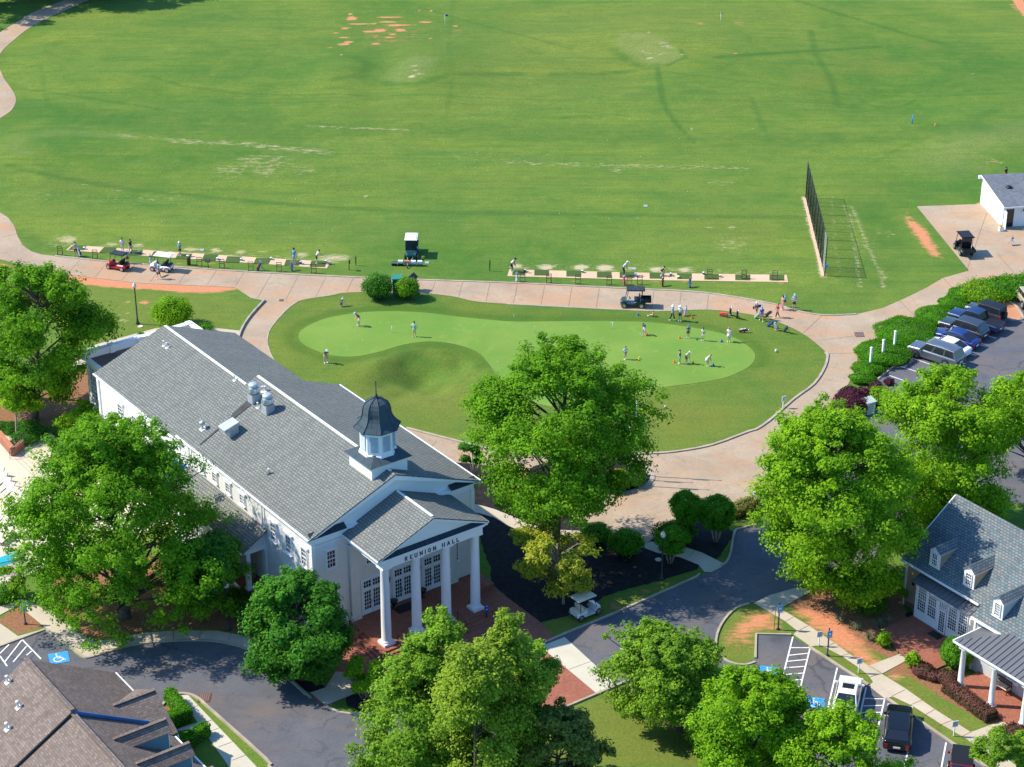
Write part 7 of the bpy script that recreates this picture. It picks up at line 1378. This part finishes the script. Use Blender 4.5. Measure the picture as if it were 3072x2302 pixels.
for lab,p,c in (('red cone at the feet of the child in blue',n7(1163,1238),(.7,.03,.03)),('orange cone left of the slate shirted child',n7(1433,1260),OR),('green cone between two standing children',n7(1575,1272),(.02,.35,.15)),('dark purple cone left of the person with folded arms',n7(1783,1290),(.06,.04,.4)),('yellow cone right of the green capped child',n7(1100,1432),(.85,.6,.02)),
    ('orange cone left of the child in dark teal',n7(1388,1462),OR),('red cone right of the child in pink',n7(1545,1472),(.65,.03,.03)),('blue cone at the putter of the child in the pale dress',n7(1715,1490),(.02,.08,.55)),('orange cone on the rough right of the two adults',n7(1535,1093),OR),('small blue cone on the rough left of the small person in yellow',n7(1090,1068),(.03,.2,.55)),('orange cone beside the bag lying on the green edge',n7(1972,1210),OR)):
    cone(lab,p,c)
def flagstick(label,px,hpx,fc,side=1,h=None,striped=False,stick='white_trim',fs=.45,grp=None):
    x,y,_=G(*px); sv__=scale_at(px[1])*.92; h=h or hpx/sv__; o=empty('flagstick',(x,y,.02),0,label,'flagstick',grp); MB().tube([(0,0,0),(0,0,h)],.022,6).build('stick',MT[stick],o)
    if striped:
        for i in range(4): MB().lathe([(.03,0),(.03,h*.09)],(0,0,h*(.12+.22*i)),8).build('stripe',MT['black'],o)
    if fc: MB().slab([(0,0,h-fs*.6),(side*fs*.9,.03,h-fs*.45),(side*fs,0,h-fs*.1),(0,0,h)] if 0 else [(0,.01,h-.02),(side*fs,.06,h-.08),(side*fs*.95,.05,h-fs*.55),(0,.01,h-fs*.65)],.012).build('flag',cloth(fc),o)
    return o
flagstick('thin white pin with a tiny flag at the left of the putting green',n6(1148,1212),20,(.45,.45,.5),-1,fs=.22); flagstick('short black and white banded pin on the left half of the green',n7(232,1215),20,None,striped=True); flagstick('short banded pin on the green just above the big central tree',n7(322,1408),20,None,striped=True); flagstick('pin with small white flag at the top middle of the green',n7(877,1178),20,(.75,.75,.75),-1,fs=.25)
flagstick('tall white range pole with a blue flag beside the red clay scars',N('2',1590,232),38,(.01,.07,.4),1,fs=.5,grp='range target flags'); flagstick('white range pole with a small blue flag at the upper right',N('3',1772,208),34,(.02,.1,.4),1,fs=.28,grp='range target flags')
for lab,k,x,y,h,c in (('bright blue distance pole on the right of the range','4',1282,1030,28,(.03,.25,.65)),('short orange distance pole on the right of the range','4',1470,1065,15,(.9,.22,.03))):
    px=N(k,x,y); X,Y,_=G(*px); tag(MB().tube([(0,0,0),(.03,0,h/23.)],.07,8).build('distance_pole',cloth(c),None,(X,Y,0)),lab,'marker pole')
# mats and what stands on and behind them
ordn=['first','second','third','fourth','fifth','sixth','seventh','eighth','ninth','tenth']
def mat_quad(label,k,q,z=.055):
    b=MB(); P=[Vector(GN(k,*p,z)) for p in q]; P=P if (P[1]-P[0]).cross(P[2]-P[0]).z>0 else P[::-1]; b.slab(P,.03); tag(b.build('hitting_mat',MT['mat_turf']),label,'golf mat','green hitting mats')
for i,(a,c,d,e,y0,y1) in enumerate(((605,712,565,690,489,526),(862,962,820,940,505,550),(1092,1178,1062,1166,524,568),(1275,1385,1250,1362,540,583),(1480,1588,1450,1562,556,600),(1695,1805,1670,1780,563,613),(1885,2000,1865,1976,580,629),(2125,2245,2100,2220,593,640),(2372,2486,2356,2472,608,655),(2582,2702,2566,2688,618,666))):
    mat_quad('green hitting mat, %s from the left on the left tee strip'%ordn[i],'5',((a,y0-3),(c+6,y0+1),(e+6,y1+1),(d,y1-2)))
for i,(a,c) in enumerate(((50,148),(232,348),(498,614),(752,866),(940,1056),(1188,1302),(1416,1531),(1642,1756),(1898,2016),(2182,2298))):
    y0=(691,692,701,709,712,718,722,726,731,733)[i]; mat_quad('green hitting mat, %s from the left on the right tee strip'%ordn[i],'7',((a-3,y0-3),(c+3,y0-1),(c+3,y0+46),(a-3,y0+44)))
def rack(label,px,head=0.0):
    x,y,_=G(*px); o=empty('bag_rack',(x,y,.04),head,label,'bag rack','dark bag racks along the tee strips')
    b=MB()
    for s in (-1,1): b.bar((s*.26,.12,0),(s*.26,.0,1.05),.05); b.bar((s*.26,-.28,0),(s*.26,.05,.5),.045)
    for z,yy in ((.12,-.22),(.5,.05),(.78,.03),(1.02,0)): b.bar((-.26,yy,z),(.26,yy,z),.05)
    b.build('frame',MT['wood_dark'],o)
for i,(x,y) in enumerate(((500,570),(790,600),(1655,662),(1842,678),(2080,700),(2310,705),(2592,720))):
    rack('dark wooden bag rack, %s from the left along the left strip'%ordn[i] ,N('5',x,y) if i<5 else n6((215,502)[i-5],(705,720)[i-5]),random.uniform(-.15,.15))
for i,(x,y) in enumerate(((132,795),(350,802),(590,808),(850,816),(1017,823),(1103,814),(1682,765),(1968,767),(2226,768))):
    rack('dark wooden bag rack, %s from the left along the right strip'%ordn[i],n7(x,y) if i<8 else n8(205,775) if 0 else (n8(145,775) if i==8 else n7(x,y)),random.uniform(-.15,.15))
def basket(label,px,c):
    x,y,_=G(*px); b=MB(); b.lathe([(.12,0),(.16,.2),(.17,.22)],n=12); o=tag(b.build('ball_bucket',cloth(c),None,(x,y,.06)),label,'ball bucket','ball buckets on the tee strips'); b=MB(); b.ball((0,0,.19),(.14,.14,.07),10); b.build('balls',MT['ball_white'],o)
for i,(f,x,y,c) in enumerate(((n5,700,522,(.3,.4,.5)),(n5,1155,555,(.2,.35,.5)),(n5,1558,590,(.6,.65,.6)),(n5,1805,610,(.5,.6,.7)),(n5,2002,615,(.3,.4,.5)),(n6,148,608,(.3,.4,.55)),(n6,393,642,(.1,.2,.4)),(n6,603,632,(.3,.4,.55)))):
    basket('ball bucket, %s from the left on the left tee strip'%ordn[i],f(x,y),c)
for i,(f,x,y,c) in enumerate(((n7,153,708,(.2,.15,.12)),(n7,628,715,(.1,.3,.2)),(n7,1068,742,(.7,.75,.8)),(n7,1360,738,(.3,.3,.3)),(n7,1422,762,(.6,.65,.2)),(n7,1632,730,(.2,.2,.2)),(n7,1770,752,(.5,.4,.3)))):
    basket('ball bucket, %s from the left on the right tee strip'%ordn[i],f(x,y),c)
# small posts and signs of the range
def sign(name,label,px,h,w,sh_h,col,head=R(-90),post='black',pw=.07,txt=None,tilt=0):
    x,y,_=G(*px); o=empty(name,(x,y,.02),head+R(90),label,'sign'); MB().bar((0,0,0),(0,0,h),pw).build('post',MT[post],o); MB().box((0,-.05,h-sh_h*.3),(w,.04,sh_h),rx=tilt).build('panel',MT[col],o)
    if txt: txt(o,h-sh_h*.3,w,sh_h)
    return o
def lines(n,c='sign_print'):
    def f(o,z,w,h):
        b=MB()
        for i in range(n): b.box((0,-.075,z+h*.3-i*h*.75/n),(w*(.72 if i%2 else .6),.012,h*.07))
        b.build('print',MT[c],o)
    return f
sign('range_sign','dark green distance sign on a post near the left strip racks',n5(1727,675),1.0,.55,.42,'wood_green',R(-90),txt=lines(2,'sign_white')); sign('range_sign','small dark sign post on the grass right of the left tee strip',n6(795,695),1.1,.35,.5,'wood_green',R(-20),txt=None); sign('range_sign','faint green panel on the grass beyond the small dark sign post',n6(850,655),1.0,.1,.9,'wood_green',R(-10)); sign('range_sign','thin edge-on green panel left of the right tee strip',n6(1960,700),1.2,.08,1.0,'wood_green',R(-10))
x,y,_=n5(1567,650) and GN('5',1567,650); o=empty('litter_bin',(x,y,.03),0,'dark slatted litter bin behind the white cart','litter bin'); MB().lathe([(.2,0),(.22,.7),(.2,.75)],n=12).build('drum',MT['wood_dark'],o); MB().lathe([(.23,.76),(.12,.85)],n=12).build('lid',MT['black'],o)
x,y,_=GN('6',1195,880); o=empty('utility_box',(x,y,0),R(8),'tall teal green utility box between the two ball bushes','utility box'); MB().bb((-.5,-.45,0),(.5,.45,1.75)).build('cabinet',MT['utility_green'],o); MB().slab([(-.58,-.5,1.78),(.58,-.5,1.78),(.58,.5,1.9),(-.58,.5,1.9)],.07).build('lid',MT['utility_green'],o)
x,y,_=GN('6',1318,865); o=empty('kiosk',(x,y,0),R(-20),'black cooler kiosk with a pointed roof behind the smaller ball bush','kiosk'); MB().bb((-.38,-.38,0),(.38,.38,1.5)).build('cabinet',MT['black'],o); MB().prism([(-.5,1.5),(.5,1.5),(0,1.95)],'y',-.5,.5).build('roof',MT['slate_dark'],o)
for i,(k,x,y) in enumerate((('6',1440,632),('7',1055,683),('7',1152,162),('5',1675,527),('4',0,0))):
    if i==4: break
    X,Y,_=GN(k,x,y); b=MB(); b.box((0,0,.03),(.45,.55,.04)); tag(b.build('valve_cover',MT['galvanized'],None,(X,Y,0)),('grey irrigation cover right of the ball picker','grey irrigation cover behind the middle mats of the right strip','grey irrigation cover far out on the range','grey irrigation cover behind the left mats')[i],'valve cover')
for k,x,y,lab in (('5',1165,1162,'pale round utility cover on the lawn by the tall lamp'),('c',1258,1548,'pale rectangular cover in the black mulch by the lamp')):
    X,Y,_=GN(k,x,y); b=MB(); b.lathe([(.28,0),(.28,.03),(.26,.05)],n=16); tag(b.build('utility_cover',MT['fabric_tan'],None,(X,Y,.02)),lab,'utility cover')
for i,(k,x,y,lab) in enumerate((('c',1315,290,'small speckled stone marker on the rough of the green'),('8',153,1372,'small yellow topped white stake on the rough'))):
    X,Y,_=GN(k,x,y); tag(MB().lathe([(.1,0),(.11,.2),(.06,.3)],n=8).build('stake',MT['galvanized' if i==0 else 'ball_white'],None,(X,Y,0)),lab,'marker')
# net fence
a,c=Vector(GN('8',558,742)),Vector(G(2417,594)); o=empty('net_fence',tuple(a),0,'tall black safety net on ten posts at the right of the range','net fence'); dv=(c-a); HN=4.5
simple('screen_grey',(.10,.13,.18),.7)
for i in range(10):
    p=dv*i/9; MB().tube([p,p+Vector((0,0,HN))],.06,6).build('post',MT['net_post'],o)
b=MB(); b.bar((0,0,HN-.05),dv+Vector((0,0,HN-.05)),.03); b.bar((0,0,.1),dv+Vector((0,0,.1)),.03); b.build('cable',MT['net_post'],o)
n_=dv.normalized(); q=Vector((-n_.y,n_.x,0))*.012
b=MB(); L=dv.length; k=int(L*8/9/.16); q=Vector((-n_.y,n_.x,0))*.007
for i in range(k): p=dv/9+n_*(i*.16); b.add([p-n_*.007,p+n_*.007,p+n_*.007+Vector((0,0,HN-.06)),p-n_*.007+Vector((0,0,HN-.06))],[(0,1,2,3)]); b.add([p-q,p+q,p+q+Vector((0,0,HN-.06)),p-q+Vector((0,0,HN-.06))],[(0,1,2,3)])
for i in range(34):
    z=.05+i*.13; b.add([dv/9+Vector((0,0,z-.006)),dv+Vector((0,0,z-.006)),dv+Vector((0,0,z+.006)),dv/9+Vector((0,0,z+.006))],[(0,1,2,3)])
b.build('net',MT['net_post'],o); b=MB()
for i in range(int(L/9/.07)): p=n_*(i*.07); b.add([p-n_*.013,p+n_*.013,p+n_*.013+Vector((0,0,HN-.06)),p-n_*.013+Vector((0,0,HN-.06))],[(0,1,2,3)])
b.build('net_panel',MT['galvanized'],o)
MB().box((.1,-.12,1.25),(.3,.05,.35)).build('notice',MT['sign_blue'],o)
b=MB(); b.add([Vector((-.35,0,.02)),Vector((.15,0,.02)),dv+Vector((.15,0,.02)),dv+Vector((-.35,0,.02))],[(0,1,2,3)]); b2=b.build('gravel_strip',MT['tee_concrete'],None,tuple(a)); tag(b2,kind='structure')
# lamp posts
def lamp(label,px,top,lean=0):
    H=height_for(px,top); x,y,_=G(*px); o=empty('lamp_post',(x,y,.02),0,label,'lamp post','green lamp posts')
    MB().lathe([(.2,0),(.2,.12),(.13,.25),(.1,.6),(.075,.65),(.06,H-.75),(.09,H-.72),(.1,H-.62),(.05,H-.58)],n=12).build('pole',MT['lamp_green'],o)
    MB().lathe([(.1,H-.58),(.19,H-.5),(.21,H-.35),(.17,H-.2),(.12,H-.15)],n=12).build('globe',MT['lamp_glass'],o); MB().lathe([(.15,H-.16),(.08,H-.07),(.03,H-.04),(.03,H)],n=10).build('finial',MT['lamp_glass'],o); return o
lamp('tall dark lamp post on the lawn behind the hall',N('5',1142,1140),N('5',1112,798)[1]); lamp('tall green lamp post in the black mulch beside the road',N('g',1283,105),N('c',1298,1312)[1]); lamp('lamp post by the left road bend rising through the dark tree',N('e',1898,520),N('e',1870,120)[1]); 
x,y,_=GN('g',1015,1110); lamp('lamp post hidden in the zelkova with its glass head above the leaves',N('g',1015,1110),N('g',1000,628)[1])
for lab,px,top_,bl in (('dark post with a blue panel by the corner of the peninsula pavement',N('h',172,518),N('h',185,305)[1],True),('dark post with a blue panel beside the bays',N('h',580,735),N('h',602,515)[1],True),('dark post with a blue panel on the straw bed at the left',N('e',212,472),N('e',200,300)[1],True)):
    H=height_for(px,top_); x,y,_=G(*px); o=empty('panel_post',(x,y,.03),R(20),lab,'sign post'); MB().lathe([(.14,0),(.13,.08),(.06,.14),(.05,H),(.07,H+.02),(.01,H+.12)],n=10).build('post',MT['lamp_green'],o); q=MB().box((.0,-.12,H-.42),(.42,.04,.62)).build('panel',MT['sign_blue'],o); MB().box((0,-.145,H-.38),(.2,.012,.18)).box((0,-.145,H-.62),(.26,.012,.05)).build('print',MT['sign_white'],q)
x,y,_=GN('h',138,520); tag(MB().bar((0,0,0),(.02,0,2.1),.05).build('marker_post',MT['terracotta'],None,(x,y,.02)),'thin rust coloured stake beside the corner panel post','post')
for lab,px,h in (('white notice on a post, leftmost by the bays',N('h',508,655),1.25),('white notice on a post by the dirt patch at the patio path',N('h',837,878),1.25),('white notice on a post above the dark vehicle at the bottom right',N('h',1627,1402),1.25)):
    sign('notice_sign',lab,px,h,.46,.5,'sign_white',R(-75),post='white_trim',txt=lines(5))
sign('notice_sign','white sign on a post at the rough\'s edge by the path kerb',N('d',212,290),1.15,.42,.55,'sign_white',R(-60),post='white_trim',txt=lines(3)); 
px=N('f',1933,440); sign('porch_sign','small dark blue sign with a white emblem by the porch steps',px,1.3,.3,.75,'flag_blue',R(-60),txt=lines(2,'sign_white'))
sign('small_sign','white leaning sign almost hidden by the zelkova',N('g',1035,1050),.9,.2,.5,'sign_white',R(-60),post='white_trim')
for i,(x,y) in enumerate(((932,1520),(1033,1455),(1130,1383))):
    X,Y,_=GN('8',x,y); o=empty('timber_post',(X,Y,0),R(30),'white square post in the juniper mound, %s'%('nearest the camera','middle of three','farthest from the camera')[i],'post','white posts in the juniper'); MB().bb((-.09,-.09,0),(.09,.09,2.35)).build('shaft',MT['white_trim'],o); MB().lathe([(.17,2.35),(.17,2.42),(.04,2.5)],n=4,smooth=False,off=R(45)).build('cap',MT['white_trim'],o)
x,y,_=GN('d',920,330); o=empty('utility_cabinet',(x,y,0),R(30),'pale green utility cabinet with sloped lid beside the purple bush','utility box'); MB().bb((-.45,-.4,0),(.45,.4,1.3)).build('cabinet',MT['pale_green_box'],o); MB().slab([(-.55,-.5,1.32),(.55,-.5,1.32),(.55,.5,1.5),(-.55,.5,1.5)],.08).build('lid',MT['pale_green_box'],o)
x,y,_=GN('c',2085,1075); o=empty('white_box_fence',(x,y,0),R(36),'small white slatted bin enclosure at the end of the olive hedge','bin enclosure'); b=MB()
for i in range(7): b.box((-.42+i*.14,-.4,.5),(.09,.05,1.0)); b.box((-.42+i*.14,.4,.5),(.09,.05,1.0))
for i in range(5): b.box((-.47,-.3+i*.15,.5),(.05,.09,1.0)); b.box((.47,-.3+i*.15,.5),(.05,.09,1.0))
b.build('slats',MT['white_trim'],o); MB().box((0,0,.85),(.8,.7,.05)).build('lid',MT['black'],o)
x,y,_=GN('h',1260,405); tag(MB().box((0,0,.12),(.5,.35,.24),top=.8).build('ground_box',MT['black'],None,(x,y,.02),(0,0,.4)),'small black box on the ground at the sunroom corner','box')
# flags on poles by the central tree
for i,(px,topx,lab,fl) in enumerate(((N('c',1060,850),N('c',1086,222)[1],'flagpole with a red, blue and white flag right of the central tree',True),(N('c',1010,880),N('c',1040,420)[1],'shorter flagpole with a dark flag inside the central tree',True),(N('c',1000,930),N('c',1040,340)[1],'tall flagpole hidden inside the central tree',True))):
    H=height_for(px,topx); x,y,_=G(*px); o=empty('flagpole',(x,y,0),0,lab,'flagpole','flagpoles in the round bed'); MB().tube([(0,0,0),(0,0,H)],[.07,.035],8).build('pole',MT['white_trim'],o); MB().ball((0,0,H+.06),.09,8).build('ball',MT['bronze'] if i else simple('gold',(.7,.45,.12),.3,.8),o)
    b=MB(); nx_=8
    for r_,(z0,z1,mi) in enumerate(((H-1.1,H-.62,0),(H-.62,H-.15,1))):
        vs=[];fs=[]
        for j in range(nx_+1):
            t=j/nx_; wv=.10*math.sin(t*7)*t; dz=-.35*t*t; vs+=[(-1.35*t*.8,wv,z0+dz),(-1.35*t*.8,wv,z1+dz)]
        for j in range(nx_): fs.append((2*j,2*j+2,2*j+3,2*j+1))
        b.add(vs,fs,mi)
    b.build('flag',[MT['flag_red'],MT['flag_blue']] if i==0 else [MT['flag_white'],MT['flag_blue']],o)
# pool terrace things
def lounger(label,px,head):
    x,y,_=G(*px); o=empty('sun_lounger',(x,y,.05),head,label,'sun lounger','tan sun loungers on the pool terrace')
    MB().box((-.35,0,.36),(1.25,.62,.05)).build('seat',MT['fabric_tan'],o); MB().box((.58,0,.62),(.75,.62,.05),ry=R(-42)).build('backrest',MT['fabric_tan'],o); b=MB()
    for s in (-1,1): b.bar((-.98,s*.33,.34),(.35,s*.33,.34),.035); b.bar((.35,s*.33,.34),(.85,s*.33,.86),.035)
    b.build('frame',MT['wood_dark'],o)
    for xx in (-.8,.25):
        for s in (-1,1): MB().bar((xx,s*.33,0),(xx,s*.33,.34),.03).build('leg',MT['wood_dark'],o)
hl=math.atan2(*(np.array(GN('a',80,870)[:2])-np.array(GN('a',0,935)[:2]))[::-1])
names=('first','second','third','fourth','fifth','sixth','seventh')
for i,(x,y) in enumerate(((0,895),(25,940),(55,985),(85,1025),(120,1065),(155,1100),(200,1135))): lounger('tan sun lounger in the upper row, %s counting from the far end'%names[i],N('a',x-20,y-10),hl)
for i,(x,y) in enumerate(((0,1250),(45,1280),(20,1380),(60,1400))): lounger('tan sun lounger in the lower row near the pool, %s counting from the far end'%names[i],N('a',x-10,y-10),hl)
a1,a2=GN('a',0,560),GN('a',110,690); o=empty('brick_wall',a1,0,'low brick retaining wall with pale coping beside the terrace stairs','wall')
d=Vector(a2)-Vector(a1); b=MB(); b.bar((0,0,.5),d+Vector((0,0,.4)),.35,.9); b.bar(d+Vector((0,0,.35)),Vector(GN('a',195,620))-Vector(a1)+Vector((0,0,.45)),.3,.8); b.build('wall',MT['brick_wall'],o); b=MB(); b.bar((0,0,.98),d+Vector((0,0,.88)),.42,.08); b.build('coping',MT['terracotta'],o)
for i in range(5):
    p,q=GN('a',120+i*22,705-i*20),GN('a',330+i*26,905-i*26); b=MB(); strip(b,p,q,.06,.062); tag(b.build('path_joint',MT['kerb_concrete']),kind='structure')
for i,(x,y) in enumerate(((85,715),(130,660))):
    X,Y,_=GN('a',x,y); tag(MB().tube([(0,0,0),(0,0,.9),(.9,1.5,1.6)],.025,6).tube([(0,0,.55),(.9,1.5,1.25)],.02,6).build('handrail',MT['black'],None,(X,Y,.03)),('black handrail nearer the pool on the terrace stairs','black handrail beside the brick wall on the terrace stairs')[i],'handrail')
b=MB(); b.bar((0,0,.15),Vector(GN('a',185,1502))-Vector(GN('a',110,1565))+Vector((0,0,.3)),.16,.05); tag(b.build('pool_rail',MT['white_trim'],None,GN('a',110,1565)),'white rail across the corner of the pool','handrail')
b=MB()
for i in range(4): p,q=GN('a',60+i*30,1545-i*12),GN('a',110+i*28,1585-i*16); strip(b,p,q,.05,.056)
tag(b.build('pool_step',MT['flag_blue']),kind='structure')
# low iron fence at the pool side
p0,p1=Vector(GN('e',-60,80)),Vector(GN('e',250,10)); o=empty('iron_fence',tuple(p0),0,'thin dark iron fence along the pool terrace','fence'); dv=p1-p0; b=MB(); b.bar((0,0,1.1),dv+Vector((0,0,1.1)),.03); b.bar((0,0,.15),dv+Vector((0,0,.15)),.03)
for i in range(40): p=dv*i/39; b.bar(p,p+Vector((0,0,1.15)),.018)
b.build('railing',MT['black'],o)
# golf balls lying about
bm=MB().ball((0,0,.03),.038,6); first=bm.build('golf_ball',MT['ball_white'],None,(0,0,0)); tag(first,'tiny white golf ball lying on the grass','golf ball','loose golf balls on the grass')
spots=[n6(x,y) for x,y in ((925,1055),(852,1213),(908,1280),(915,1140),(928,1112),(2025,1455),(612,1478),(638,1480),(655,1485))]+[n7(1108,1225),n7(1240,1372),n7(1690,1492),n7(60,1080),n7(60,1067)]+[(random.uniform(60,2300),random.uniform(40,720)) for _ in range(110)]
for i,p in enumerate(spots):
    o=first if i==0 else first.copy()
    if i: link(o)
    x,y,_=G(*p); o.location=(x,y,.03); o.scale=(1.6,)*3 if False else (1,1,1)
# snap loose balls to the relief of the turf
tree_=None
